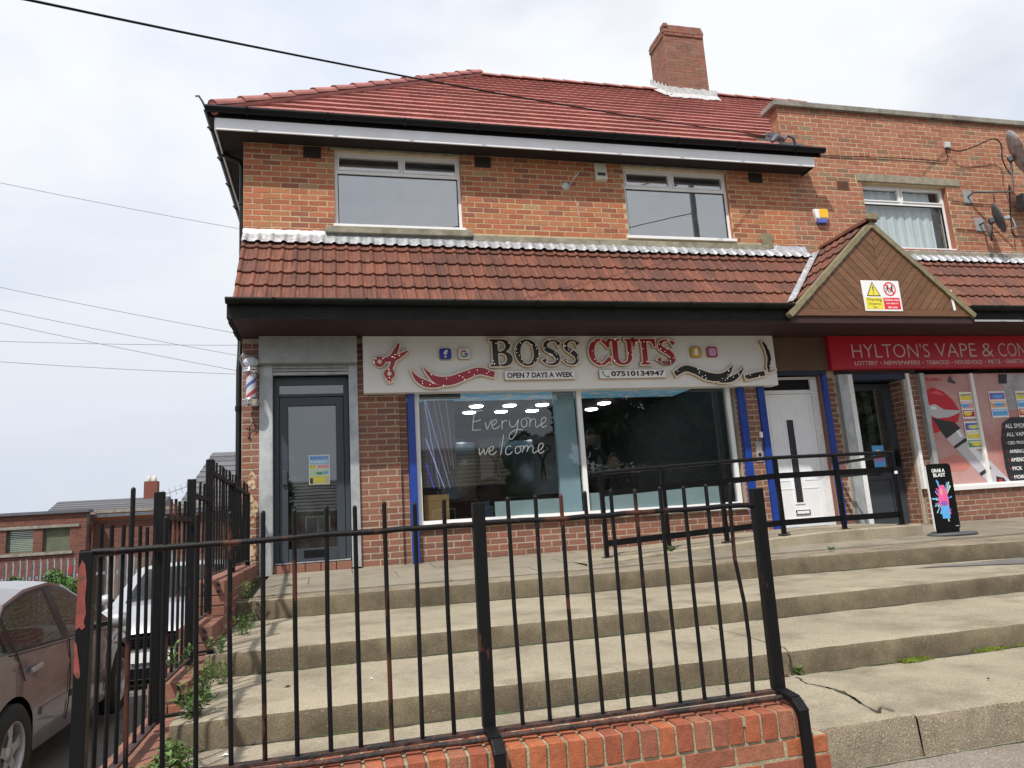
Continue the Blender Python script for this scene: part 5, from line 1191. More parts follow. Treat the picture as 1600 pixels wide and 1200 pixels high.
for i, (s_, xx) in enumerate((('ALL SMOKE S', 490), ('ALL VAPE SU', 498), ('CBD PRODUC', 505), ('AMERICAN', 515), ('AMERICAN', 524), ('PICK', 534), ('MOBIL', 544))):
    zt = [(383,410),(434,458),(486,505),(535,555),(583,606),(634,656),(684,705)][i]
    (xa, za), (xb, zb) = vz([(xx, zt[1])])[0], vz([(xx, zt[0])])[0]
    wl = .046*len(s_)
    o = text(s_, xa, xa+wl, za, zb, fy-.0045, M['white'], 'lettering', VWN, .02)
    film([(xa-.05,(za+zb)/2-.012),(xa-.03,(za+zb)/2-.012),(xa-.03,(za+zb)/2+.012),(xa-.05,(za+zb)/2+.012)], 'lip', 6)
text('FREEMAX', *[vz([(22,132),(122,110)])[k][0] for k in (0,1)], *[vz([(22,132),(122,113)])[k][1] for k in (0,1)], fy-.003, mz['lip'], 'lettering', VWN, .01)
film(vz([(148,135),(165,95),(180,125),(200,140),(190,150)]), 'dark', 3, PA); film(vz([(447,92),(498,92),(500,148),(450,148)]), 'black', 3, PB)
# four posters on the film
k = 0
for (l_, cols) in (([(216,196),(312,198),(334,352),(240,354)], ('yellow','lpink','lip')), ([(388,192),(480,194),(512,346),(412,348)], ('purple','orange','cyan')), ([(545,190),(640,190),(668,342),(568,344)], ('yellow','cyan','lip')), ([(247,370),(340,368),(370,530),(270,533)], ('blue','lime','green'))):
    p4 = vz(l_); x0, x1 = (p4[0][0]+p4[3][0])/2, (p4[1][0]+p4[2][0])/2; z1, z0 = (p4[0][1]+p4[1][1])/2, (p4[2][1]+p4[3][1])/2
    if k == 0: x1 = min(x1, 10.51)
    pst = shape([rect(x0, x1, z0, z1)], fy-.008, .001, M['white'], 'poster')
    tag(pst, ['yellow and red offer poster on the left pane beside the red lips print', 'purple and orange offer poster on the pane right of the white mullion', 'yellow offer poster cut by the right edge of the photo', 'blue, lime and green offer poster below the lips, over the vape pen print'][k], 'poster', 'offer posters on the vape shop window')
    W_, H_ = x1-x0, z1-z0
    for j, c_ in enumerate(cols):
        zz = z1-H_*(.06+.31*j); shape([rect(x0+.012, x1-.012, zz-H_*.25, zz)], fy-.0095, 0, mz[c_], 'print', pst)
        shape([ell((x0+x1)/2+random.uniform(-.04, .04), zz-H_*.13, W_*.34, H_*.085, 0, 360, 10)], fy-.0102, 0, mz[random.choice(['yellow','orange','cyan','lime'])], 'print', pst)
        shape([stroke([(x0+.03, zz-H_*.06), (x1-.03, zz-H_*.05)], [.018, .014], 2)], fy-.0108, 0, M['white'] if j else mz['blue'], 'print', pst)
    k += 1
# red sign
VS = empty('vape_shop_sign', (7.98, -.1, 2.27), 0, 'crimson fascia sign with pale lettering above the vape shop door and window', 'sign')
vo = Vector((7.98, -.1, 2.27))
o = MB().box(7.985, 13.4, -.10, .045, 2.262, 2.752).build('sign_board', M['signred'], VS, .003); o.location = -vo
def tpx(px, py, Y=-.103): p = at(px, py, Y=Y); return p.x, p.z
x0, z0 = tpx(1331, 562); x1, z1 = tpx(1600, 533)
for s_, xa, xb in (("HYLTON'S", 1331, 1452), ('VAPE', 1462, 1525), ('&', 1534, 1552), ('CON', 1560, 1603)):
    o = text(s_, tpx(xa, 548)[0], tpx(xb, 548)[0], 2.425, 2.635, -.1035, M['pinktext'], 'lettering', VS, -.012); o.location = -vo
for s_, xa, xb in (('LOTTERY', 1336, 1372), ('NEWSPAPERS', 1382, 1438), ('TOBACCO', 1448, 1484), ('HOUSEHOLD', 1493, 1536), ('PETS', 1545, 1564), ('GREETIN', 1572, 1602)):
    o = text(s_, tpx(xa, 570)[0], tpx(xb, 570)[0], 2.315, 2.375, -.1035, M['pinktext'], 'lettering', VS, .012); o.location = -vo
for xa in (1377, 1443, 1488.5, 1540.5, 1568): 
    o = shape([ell(tpx(xa,570)[0], 2.345, .010, .010, 0, 360, 8)], -.1035, 0, M['pinktext'], 'lettering', VS); o.location = -vo
# warning sign on the gable
GS = empty('warning_sign', (7.91, gy-.02, 2.85), 0, 'white safety sign with yellow warning triangle and red prohibition circle on the brown gable', 'sign')
go = Vector((7.91, gy-.02, 2.85)); y0 = gy-.022
def inG(o): o.parent = GS; o.location = -go; return o
inG(shape([rect(7.91,8.50,2.86,3.285)], y0+.010, .008, M['white'], 'sign_plate'))
inG(shape([[(7.965,3.065),(8.185,3.065),(8.075,3.265)]], y0, 0, M['ink'], 'triangle')); inG(shape([[(7.985,3.076),(8.165,3.076),(8.075,3.243)]], y0-.0008, 0, M['yellow'], 'triangle_face'))
inG(shape([[(8.066,3.20),(8.084,3.20),(8.080,3.125),(8.070,3.125)]], y0-.0016, 0, M['ink'], 'exclamation_mark')); inG(shape([ell(8.075,3.103,.009,.009,0,360,10)], y0-.0016, 0, M['ink'], 'exclamation_mark'))
inG(shape([ell(8.34,3.168,.098,.098), ell(8.34,3.168,.080,.080)], y0, 0, M['red'], 'prohibition_ring'))
for dx in (-.035, .03):
    cx = 8.34+dx; fg = inG(shape([ell(cx+.012,3.212,.012,.013,0,360,10)], y0-.0002, 0, M['ink'], 'figure'))
    for l_, w_ in (([(cx+.008,3.20),(cx,3.16)], .020), ([(cx,3.162),(cx-.022,3.14),(cx-.03,3.118)], .010), ([(cx,3.162),(cx+.018,3.14),(cx+.012,3.112)], .010), ([(cx+.006,3.192),(cx-.02,3.18),(cx-.03,3.165)], .008), ([(cx+.006,3.192),(cx+.03,3.178)], .008)):
        inG(shape([stroke(l_, [w_]*len(l_), 3)], y0-.0004-random.random()*.0006, 0, M['ink'], 'figure'))
inG(shape([stroke([(8.28,3.228),(8.40,3.108)], [.016,.016], 2)], y0-.0016, 0, M['red'], 'prohibition_bar'))
inG(shape([rect(7.935,8.205,2.885,3.045)], y0, 0, M['yellow'], 'caption_panel')); inG(shape([rect(8.215,8.475,2.885,3.045)], y0, 0, M['red'], 'caption_panel'))
inG(text('Warning', 7.955, 8.185, 2.985, 3.04, y0-.0012, M['ink'], 'lettering', None, .0)); inG(text('Dangerous', 7.975, 8.165, 2.938, 2.975, y0-.0012, M['ink'], 'lettering')); inG(text('site', 8.04, 8.10, 2.898, 2.926, y0-.0012, M['ink'], 'lettering'))
inG(text('Children must', 8.23, 8.46, 3.00, 3.03, y0-.0012, M['white'], 'lettering', None, .02)); inG(text('not play in', 8.25, 8.44, 2.948, 2.98, y0-.0012, M['white'], 'lettering', None, .02)); inG(text('this area', 8.27, 8.42, 2.898, 2.93, y0-.0012, M['white'], 'lettering', None, .02))
# ================================================================== FRONT WALL AND RAILING
FWL = empty('front_brick_wall', (0, 0, 0), 0, 'low orange brick wall with brick-on-edge coping along the bottom of the steps', 'brick wall')
BOX('wall_core', .10, 2.905, -6.052, -5.853, -1.2, -.39, M['mortar_fr'], FWL); BOX('wall_core', 2.905, 2.985, -6.052, -5.853, -1.2, -.495, M['mortar_fr'], FWL)
def near_brick(c, ang, dims, parent, m=None, name='brick', jit=.0015):
    o = bpy.data.objects.new(name, brick_mesh(m or M['brick_fr'], dims, .004)); COL.objects.link(o); o.parent = parent
    o.location = Vector(c)+Vector((random.uniform(-jit, jit), random.uniform(-jit, jit), random.uniform(-jit, jit)))*1.3; o.rotation_euler = (random.uniform(-.012, .012), random.uniform(-.012, .012), ang+random.uniform(-.012, .012)); return o
x = .13
while x < 2.91: near_brick((x, -5.953, -.4325), 0, (.064, .217, .104), FWL); x += .0745
mb = MB(); mb.box(.1, 2.90, -6.050, -5.856, -.487, -.388); mb.build('mortar_bed', M['mortar_fr'], FWL)
for r in range(7):
    z = -.5275-r*.075; x = -.12+(r % 2)*.1125; xe = 2.995
    while x < xe-.02:
        a, b = max(x, .10), min(x+.215, xe)
        if b-a > .03:
            l_ = round((b-a)*20)/20 if False else b-a
            o = near_brick(((a+b)/2, -5.999, z), 0, (.215, .1125, .066), FWL); o.scale.x = (b-a)/.215
        x += .225
for r in range(3): near_brick((2.943, -5.90, -.5275-r*.075), 0, (.1025, .10, .066), FWL)
shape([[(2.61,-.42),(2.65,-.425),(2.69,-.40),(2.67,-.383),(2.60,-.384)]], -6.056, .004, M['mortar_fr'], 'mortar_smear', FWL)
FR = empty('front_railing', (0, 0, 0), 0, 'black painted iron railing with rusty patches on top of the low front wall', 'railing')
def wavy(p0, p1, n=14, a=.003):
    p0, p1 = Vector(p0), Vector(p1); return [p0.lerp(p1, i/n)+Vector((0, random.uniform(-a, a)*.6, random.uniform(-a, a))) for i in range(n+1)]
MB().tube(wavy((.21,-5.95,.425), (1.61,-5.95,.437)), .0115, 8).build('top_rail', M['paint_rust'], FR)
MB().tube(wavy((1.61,-5.95,.437), (2.87,-5.95,.443)), .0115, 8).build('top_rail', M['paint_rust'], FR)
MB().bar((.18,-5.93,-.352), (2.90,-5.93,-.340), .045, .012).build('bottom_rail', M['rail_rust'], FR)
MB().tube(wavy((.20,-5.985,-.362), (2.90,-5.985,-.352), 20, .004), .010, 7).build('bottom_rail', M['rail_rust'], FR)
xs = [.335+.1135*k for k in range(11)]+[1.74+.1115*k for k in range(10)]
for k, x in enumerate(xs):
    a = random.uniform(-.006, .006); top = (x+a, -5.95, .535+random.uniform(-.006, .006)); b = (x+random.uniform(-.004,.004)+.005, -5.935, -.345)
    if abs(x-.335) < .01: top = (x+a, -5.95, .64)
    pts = [top, (x+a*.5, -5.945, .1), b]
    if x > 2.70: pts = [top, (x-.008, -5.95, .43), (x-.014, -5.95, .22), (x+.010, -5.945, .03), (x+.016, -5.94, -.12), b]
    mb = MB(); mb.tube(pts, .0086, 8); mb.lathe([(.0086,0),(.0065,.006),(.0001,.009)], top, 8); mb.build('baluster', M['paint_black'] if k % 4 else M['paint_rust'], FR)
def cranked(x, zt, m, w_=.052, dx=.0):
    mb = MB(); mb.bar((x,-5.95,zt), (x+dx,-5.935,-.33), w_, w_*.75, 0, (0,1,0))
    mb.bar((x+dx,-5.93,-.335), (x+dx+.004,-6.045,-.352), w_*.9, .03); mb.bar((x+dx+.004,-6.04,-.352), (x+dx+.006,-6.088,-.395), w_*.9, .03)
    mb.bar((x+dx+.006,-6.083,-.385), (x+dx+.01,-6.083,-1.15), w_*.85, .022, 0, (0,1,0)); return mb.build('post', m, FR, .004)
cranked(1.613, .522, M['paint_black'], .050); cranked(2.872, .515, M['paint_black'], .052)
mb = MB(); mb.bar((.200,-5.95,.43), (.196,-5.95,-1.15), .046, .046, 0, (0,1,0)); p = mb.build('post', M['paint_black'], FR, .004)
shape([[(.179,.37),(.190,.40),(.200,.385),(.207,.33),(.204,.27),(.209,.22),(.203,.19),(.209,.175),(.198,.165),(.190,.175),(.178,.165)]], -5.9735, .0012, M['red_patch'], 'red_paint_patch', FR); shape([[(.178,.13),(.184,.12),(.194,.06),(.199,.02),(.196,.005),(.186,.012),(.178,.03)]], -5.9735, .0012, M['red_patch'], 'red_paint_patch', FR)
# ---------------------------------------------------------------- side wall with stepped coping, and its railing
SA = math.atan(.085/5.8)
SWL = empty('stepped_side_wall', (.165, -5.93, 0), SA, 'stepped brick wall climbing beside the left end of the steps to the building corner', 'brick wall')
stg = [(-.13, 1.64, -.49), (1.64, 2.48, -.325), (2.48, 3.13, -.13), (3.13, 5.83, .125)]
for (a, b, z) in stg:
    BOX('wall_core', -.10, .10, a+.02, b+.015, -1.9, z-.012, M['mortar_lo'], SWL)
    y = a+.035
    while y < b-.02: near_brick((0, y, z-.0525), math.pi/2, (.064, .216, .104), SWL, M['brick_lo']); y += .0745
    y = a-.001
    mb = MB()
    for hx in (-.055, .055):
        for hz_ in (-.03, .02): mb.lathe([(.0001, 0), (.014, 0)], (hx, y-.002, z-.05+hz_), 10, axis='y')
    mb.build('perforation', M['ink'], SWL)
    zb = -1.2
    for r in range(14):
        zz = z-.1475-r*.075
        if zz < zb: break
        yy = a-(r % 2)*.1125
        while yy < b:
            p, q = max(yy, a), min(yy+.215, b); yy += .225
            if q-p < .03: continue
            o = near_brick((.052, (p+q)/2, zz), math.pi/2, (.215, .105, .066), SWL, M['brick_lo']); o.scale.x = (q-p)/.215
            if p == a: 
                o = near_brick((-.055, a+.05, zz), 0, (.1025, .1025, .066), SWL, M['brick_lo'])
SR = empty('side_railing', (.17, -5.93, 0), SA, 'rusty black stepped iron railing on the side wall, climbing towards the building corner', 'railing')
pan = [(.05, 1.22, -.44, .42), (1.31, 2.16, -.28, .575), (2.26, 2.91, -.085, .73), (3.02, 5.76, .175, .945)]
for j, (a, b, zb, zr) in enumerate(pan):
    dz = -.0 if j < 3 else -.035
    MB().bar((0, a, zr), (0, b, zr+dz-.004), .034, .030).build('top_rail', M['paint_rust'], SR)
    MB().bar((0, a, zb), (0, b, zb), .04, .012).build('bottom_rail', M['rail_rust'], SR)
    n = int((b-a)/.138); 
    for i in range(n):
        y = a+.06+i*(b-a-.1)/max(1, n-1); mb = MB(); t = (random.uniform(-.008, .008), y+random.uniform(-.008, .008), zr+.105+dz*(y-a)/(b-a)+random.uniform(-.008, .008))
        mb.tube([t, (0, y, (zb+zr)/2), (0, y, zb)], .0088, 7); mb.build('baluster', M['paint_rust'] if (i+j) % 4 == 0 else M['paint_black'], SR)
for y, zt in ((1.265, .705), (2.21, .835), (2.965, 1.035), (4.4, .95), (5.78, .92)):
    MB().bar((0, y, zt), (0, y, -.1 if y > 2.5 else -.45), .050, .045, 0, (0,1,0)).build('post', M['paint_black'], SR, .004)
for y, z in ((1.265, -.44), (2.21, -.28)):
    MB().bar((-.02, y, z+.02), (.135, y-.02, z+.03), .04, .012).build('bracket', M['paint_black'], SR); MB().bar((.130, y-.02, z+.035), (.132, y-.02, z-.25), .04, .012, 0, (0,1,0)).build('bracket', M['paint_black'], SR)
for k_, (x0_, z0_, w_, h_) in enumerate(((.02,.12,.17,.34), (.03,.52,.12,.20), (.10,.62,.09,.26), (.02,.80,.13,.14), (.06,.95,.12,.22))):
    n_ = 14; o_ = [(x0_+w_/2+w_/2*random.uniform(.6,1)*math.cos(2*math.pi*i/n_)*1.1, z0_+h_/2+h_/2*random.uniform(.6,1)*math.sin(2*math.pi*i/n_)) for i in range(n_)]
    shape([[(min(max(p[0], .003), .192), p[1]) for p in o_]], -.0048-.0004*k_, .0008, M['old_cream'], 'peeling_paint', A)
# ---------------------------------------------------------------- ramp railing
RR = empty('ramp_railing', (0, 0, 0), 0, 'low black tubular railing with flat rails along the ramp in front of the shop window', 'railing')
rp = [3.94, 4.69, 5.42, 6.17, 7.0, 7.82]; ry = -1.15
def rt(x): t = min(1, (x-3.94)/2.1); return .885+.075*t
def rb_(x): t = min(1, (x-3.94)/2.4); return -.045+.115*t
for i, x in enumerate(rp):
    mb = MB(); mb.bar((x, ry, rt(x)), (x+.0, ry, rb_(x)), .046, .046, 0, (0,1,0)); mb.build('post', M['paint_ramp'], RR, .004); mb = MB(); mb.box(x-.05, x+.05, ry-.05, ry+.05, rb_(x)-.005, rb_(x)+.012); mb.build('base_plate', M['rail_rust'], RR)
MB().tube([(3.84, ry, rt(3.94)-.005)]+[(x, ry, rt(x)+.01) for x in rp]+[(7.86, ry, .972)], .0225, 10).build('handrail', M['paint_ramp'], RR)
for (za, zc) in ((.66, .755), (.115, .205)):
    for a, b in zip(rp[:-1], rp[1:]):
        ta, tb = min(1, (a-3.94)/2.3), min(1, (b-3.94)/2.3)
        MB().bar((a+.023, ry, za+(zc-za)*ta), (b-.023, ry, za+(zc-za)*tb), .012, .068).build('flat_rail', M['paint_ramp'], RR)
MB().tube([(7.84, ry, .945), (7.86, -.5, .93), (7.86, -.06, .925)], .020, 8).build('return_rail', M['paint_ramp'], RR)
MB().bar((7.82, ry+.02, .755), (7.84, -.06, .755), .012, .068).build('return_rail', M['paint_ramp'], RR)
tag(BOX('paper_label', 7.805, 7.85, ry-.0265, ry-.0245, .70, .735, M['white'], None), 'small white label stuck on the end post of the ramp railing', 'label')
# ================================================================== small fixtures
def barber_pole():
    t = empty('barber_pole', (.105, -.13, 1.93), 0, 'chrome and glass barber pole with red, white and blue stripes on the left brick pier', 'barber pole')
    c = (0, 0, 0)
    mb = MB(); mb.lathe([(.0001,-.055),(.035,-.05),(.06,-.03),(.068,0),(.068,.03),(.074,.035),(.074,.05),(.055,.055),(.052,.07)], c, 24); mb.build('lower_cap', M['chrome'], t)
    mb = MB(); mb.lathe([(.052,.40),(.055,.405),(.072,.42),(.072,.435),(.064,.44),(.064,.455),(.070,.46),(.066,.475),(.05,.485),(.045,.49)], c, 24); mb.build('upper_cap', M['chrome'], t)
    m = bpy.data.materials.new('barber_stripes'); m.use_nodes = True; n = m.node_tree.nodes; l = m.node_tree.links.new
    tcn = n.new('ShaderNodeTexCoord'); s = n.new('ShaderNodeSeparateXYZ'); l(tcn.outputs['Object'], s.inputs[0]); at_ = n.new('ShaderNodeMath'); at_.operation = 'ARCTAN2'; l(s.outputs[0], at_.inputs[0]); l(s.outputs[1], at_.inputs[1])
    dv = n.new('ShaderNodeMath'); dv.operation = 'DIVIDE'; l(at_.outputs[0], dv.inputs[0]); dv.inputs[1].default_value = 2*math.pi; mu = n.new('ShaderNodeMath'); mu.operation = 'MULTIPLY_ADD'; l(s.outputs[2], mu.inputs[0]); mu.inputs[1].default_value = 3.4; l(dv.outputs[0], mu.inputs[2])
    fr_ = n.new('ShaderNodeMath'); fr_.operation = 'FRACT'; l(mu.outputs[0], fr_.inputs[0]); r = n.new('ShaderNodeValToRGB'); l(fr_.outputs[0], r.inputs[0]); r.color_ramp.interpolation = 'CONSTANT'
    for i, (p, c_) in enumerate(((0,(.62,.60,.62)),(.30,(.05,.08,.40)),(.48,(.62,.60,.62)),(.78,(.42,.03,.05)))):
        if i > 1: r.color_ramp.elements.new(p)
        r.color_ramp.elements[i].position = p; r.color_ramp.elements[i].color = (*c_, 1)
    l(r.outputs[0], n['Principled BSDF'].inputs['Base Color'])
    mb = MB(); mb.lathe([(.042,.07),(.042,.40)], c, 24); mb.build('striped_cylinder', m, t)
    mb = MB(); mb.lathe([(.056,.068),(.056,.402)], c, 24); mb.build('glass_tube', M['glass_clear'], t)
    mb = MB(); mb.lathe([(.04,.49)]+[(.068*math.sin(math.pi*(i+3)/14), .555-.068*math.cos(math.pi*(i+3)/14)) for i in range(0, 12)], c, 24); mb.build('globe', mat('milky_globe', (.66,.67,.74), .25, .03, 4), t)
    mb = MB(); mb.lathe([(.072,.44),(.10,.60),(.085,.655),(.0001,.665)], c, 24); g = mb.build('plastic_wrap', M['glass_clear'], t)
    t.scale = (1.3, 1.15, .88); t.location = (.115, -.13, 1.95); mb = MB(); mb.bar((0,.0,.0),(0,.13,.0),.03,.05); mb.bar((0,0,.45),(0,.13,.45),.03,.05); mb.build('bracket', M['chrome'], t)
    return t
barber_pole()
mb = MB(); mb.tube([(.02,-.04,1.74),(.08,-.06,1.75),(.13,-.05,1.73),(.16,-.03,1.69),(.14,-.02,1.64)], .006, 6); mb.tube([(.13,-.05,1.73),(.09,-.03,1.69),(.08,-.01,1.6)], .006, 6); mb.lathe([(.0001,-.02),(.02,0),(.0001,.02)], (.08,-.01,1.57), 8)
tag(mb.build('wire_tangle', M['rail_rust'], None), 'tangle of rusty wire poking out of the brick pier under the barber pole', 'wire')
# alarm boxes
t = empty('alarm_box', (4.66, 0, 5.02), 0, 'cream alarm box with a black stripe under the eaves between the upstairs windows', 'alarm box')
MB().add([(0,-.055,.02),(.175,-.055,.02),(.175,-.03,.27),(0,-.03,.27),(0,-.001,0),(.175,-.001,0),(.175,-.001,.28),(0,-.001,.28)], [(0,1,2,3),(4,7,6,5),(0,4,5,1),(2,6,7,3),(0,3,7,4),(1,5,6,2)]).build('case', M['cream_pl'], t, .008)
BOX('dark_strip', .03, .145, -.061, -.050, .075, .115, M['ink'], t)
t = empty('alarm_box', (8.12, 0, 4.53), 0, 'white, amber and navy bell box on the brick wall above the gable', 'alarm box')
MB().add([(0,-.07,.06),(.215,-.07,.06),(.225,-.06,.21),(-.01,-.06,.21),(.02,-.001,0),(.195,-.001,0),(.235,-.001,.22),(-.02,-.001,.22)], [(0,1,2,3),(4,7,6,5),(0,4,5,1),(2,6,7,3),(0,3,7,4),(1,5,6,2)]).build('case', M['white_pl'], t, .012)
shape([rrect(.055,.205,.07,.205,.03)], -.071, .006, M['alarm_y'], 'amber_panel', t); BOX('navy_base', .03, .185, -.064, -.0015, -.012, .045, mz['blue'], t, .01)
# hook and cable stub on the wall between the windows
mb = MB(); mb.tube([(4.28,-.0,4.95),(4.31,-.09,5.0),(4.36,-.13,5.05),(4.37,-.13,5.08)], .008, 6); mb.tube([(4.33,-.008,4.8),(4.36,-.012,4.6),(4.39,-.008,4.42)], .004, 5); mb.lathe([(.0001,-.012),(.05,-.008),(.06,0)], (4.22,0,4.93), 10, axis='y')
tag(mb.build('wall_hook', M['flash_grey'], None), 'small metal hook with mortar blob and hanging wire between the upstairs windows', 'hook')
# satellite dishes
def dish(c, aim, rx, rz, m, arm_to, label, lnb=.45):
    t = empty('satellite_dish', c, 0, label, 'satellite dish', 'satellite dishes on the right wall')
    f = Vector(aim).normalized(); s = Vector((0, 0, 1)).cross(f).normalized(); u = f.cross(s); mb = MB(); v = []; n = 28; R = 6
    for layer in (0, .012):
        for i in range(R+1):
            r = i/R
            for k in range(n):
                a = 2*math.pi*k/n; v.append(s*(rx*r*math.cos(a))+u*(rz*r*math.sin(a))+f*(.22*rx*r*r*1.2-layer))
    o = (R+1)*n; fs = []
    for b in (0, o):
        for i in range(R):
            for k in range(n): k2 = (k+1) % n; fs.append((b+i*n+k, b+i*n+k2, b+(i+1)*n+k2, b+(i+1)*n+k))
    for k in range(n): k2 = (k+1) % n; fs.append((R*n+k, R*n+k2, o+R*n+k2, o+R*n+k))
    mb.add(v, fs, 0, True); mb.build('reflector', m, t)
    mb = MB(); e = f*(rx*lnb*1.7)-u*(rz*.30); mb.tube([-u*rz*.9+f*.08, -u*rz*.95+f*.2, e], .010, 6); mb.build('feed_arm', M['grey_pl'], t)
    mb = MB(); mb.bar(e-f*.02+u*.02, e-f*.10+u*.04, .055, .055); mb.build('receiver', M['grey_pl'], t, .01)
    a_ = Vector(arm_to)-Vector(c); mb = MB(); mb.tube([-f*.03, -f*.08-u*.06, -f*.09+Vector((-.02,0,-rz*1.25)), a_+Vector((0,-.12,.03)) if a_.length > .5 else a_+Vector((0,-.1,0)), a_], .018, 8); mb.build('mast', M['dish'], t)
    mb = MB(); mb.box(a_.x-.08, a_.x+.08, a_.y-.006, a_.y+.004, a_.z-.12, a_.z+.12); mb.build('wall_plate', M['grey_pl'], t)
    mb = MB(); mb.bar(-f*.02, -f*.09, .09, .09); mb.build('clamp', M['dish'], t, .01); return t
dish((11.55, -.50, 5.56), (.66,-.58,.26), .36, .43, M['dish_rust'], (11.05, -.005, 5.09), 'large rust-streaked satellite dish at the right edge high on the brick wall')
dish((11.20, -.28, 4.60), (.72,-.55,.20), .20, .25, M['dish'], (11.18, -.005, 4.62), 'small dark satellite dish below the large one', .6)
t = empty('receiver_box', (11.92, -.15, 4.85), 0, 'dark grey antenna box at the right edge of the wall between the dishes', 'antenna box'); BOX('case', 0, .35, -.06, .06, 0, .26, M['dish'], t, .01); MB().bar((.1,.06,.12),(.1,.15,.12),.03,.03).build('stand_off', M['grey_pl'], t)
def cable(pts, r, label, m=None, name='cable', group=None, k=8):
    c = catmull(pts, k); mb = MB(); mb.tube(c, r, 5); o = mb.build(name, m or M['black_pl']); return tag(o, label, 'cable', group)
W = lambda px, py, Y=-.02: tuple(at(px, py, Y=Y))
cable([W(1206,214,-.2), W(1245,236), W(1300,243), W(1380,246), W(1440,249), W(1478,251), W(1478,232)], .007, 'thin black cable running along the parapet wall from the roof corner to a bracket', k=5)
cable([W(1479,232,-.05), W(1500,236,-.12), W(1525,228,-.16), W(1552,217,-.2), W(1564,226,-.2), W(1566,247,-.2), W(1572,262,-.22), W(1582,276,-.3)], .010, 'sagging black cable loop between the wall bracket and the large dish')
cable([W(1487,314), W(1520,318), W(1552,319), W(1552,303,-.03)], .006, 'short cable clipped to the wall right of the white window below the dish arm', k=5)
cable([W(1495,358), W(1530,361), W(1560,363,-.05), W(1575,352,-.1)], .006, 'lower cable clipped to the wall running to the small dish', k=5)
cable([W(1577,290,-.2), W(1578,310,-.05), W(1580,350), W(1583,365), W(1592,370)], .009, 'dark cable dropping from the large dish down past the small dish', k=5)
cable([W(1478,236), W(1455,258), W(1430,284)], .004, 'cast shadow of the aerial cable, built as a thin dark wire slanting down-left from the cable bracket to the stone lintel', k=4)  # shadow line of the aerial cable on the wall, modelled as a thin wire
mb = MB(); mb.box(-.05,.05,-.05,0,-.05,.05); o = mb.build('cable_bracket', M['flash_grey'], None, .01); o.location = at(1478,228,Y=0); tag(o, 'small grey cable bracket on the parapet wall above the white window', 'bracket')
# pavement sign
ps = empty('pavement_sign', (8.22, -1.42, -.075), R_(-6), 'black pavement sign with a colourful bottle burst and GRAB A BLAST lettering', 'sign')
shape([rrect(-.165,.165,.06,.86,.05)], .012, .024, M['black_pl'], 'board', ps)
def S_(l, k, lay, m=None): return shape([l], -.0125-.0006*lay, 0, m or mz[k], 'print', ps)
for i in range(26):
    a = random.uniform(0, 2*math.pi); l0, l1 = .07, random.uniform(.13, .24); cx, cz = .0, .42
    p0 = (cx+l0*math.cos(a)*.8, cz+l0*math.sin(a)); p1 = (cx+l1*math.cos(a)*.72, cz+l1*math.sin(a)*1.15); p1 = (max(-.155, min(.155, p1[0])), p1[1])
    S_(stroke([p0, p1], [.003, .018], 2), random.choice(['cyan','pink','sky','palegreen','purple','cyan','sky']), 1+i*.05)
S_(stroke([(0,.60),(0,.50),(0,.42),(0,.34),(0,.24)], [.07,.115,.13,.115,.10], 4), 'pink', 3); S_(stroke([(0.002,.36),(0,.30),(0,.20)], [.10,.105,.10], 3), 'cyan', 4); S_(ell(.0,.38,.045,.03,0,360,14), 'purple', 5); S_(ell(-.015,.52,.02,.045,0,360,12), 'lpink', 5)
text('GRAB A', -.10, .075, .755, .80, -.016, M['white'], 'lettering', ps, .03); text('BLAST', -.085, .075, .70, .745, -.016, M['white'], 'lettering', ps, .03); text('VAPE', .10, .145, .10, .112, -.016, M['white'], 'lettering', ps, .01)
mb = MB(); mb.lathe([(.0001,.0),(.30,.0),(.31,.012),(.29,.03),(.0001,.035)], (.05, 0, 0), 32); b_ = mb.build('base', M['dish'], ps); b_.scale = (1.0, .62, 1)
BOX('foot', -.13, .13, -.03, .03, .03, .07, M['black_pl'], ps)
BOX('side_trim', -.172, -.166, -.012, .012, .07, .84, M['white_pl'], ps)
# ================================================================== overhead cables
a = Vector(at(1204, 213, Y=-.28)); b = Vector(CAM)+ray(45, 0).normalized()*7.4
d_ = (b-a); pts = []
for i in range(-0, 30):
    t = i/17; p = a+d_*t; p.z -= .30*4*t*(1-t)*.30 if t <= 1 else 0; pts.append(p)
mb = MB(); mb.tube(pts, [.0075+.0045*min(1, i_/17) for i_ in range(len(pts))], 6); tag(mb.build('overhead_cable', M['black_pl']), 'thick black cable crossing the sky and red roof from top left to the roof corner', 'cable')
lab = ['thin wire highest of those left of the building, ending behind the gutter', 'thin wire second from the top left of the building', 'thin wire third from the top at the left edge of the photo', 'thin steeply sloping wire crossing the level wire left of the building', 'nearly level thin wire, upper of the two flat ones', 'nearly level thin wire, lowest of all left of the building']
for (p, q, dpt, lb_) in (((-60,273),(500,379),20,0), ((-60,436),(480,540),26,1), ((-60,471),(480,574),26,2), ((-60,491),(480,599),26,3), ((-60,531),(480,539),34,4), ((-60,561),(480,588),34,5)):
    pts = []
    for i in range(13):
        t = i/12; px, py = p[0]+(q[0]-p[0])*t, p[1]+(q[1]-p[1])*t+9*4*t*(1-t)*.35
        pts.append(Vector(CAM)+ray(px, py)*(dpt*(1+.15*t)))
    mb = MB(); mb.tube(pts, dpt*.00042, 4); tag(mb.build('overhead_wire', M['grey_pl']), lab[lb_], 'wire', 'thin wires in the sky left of the building')
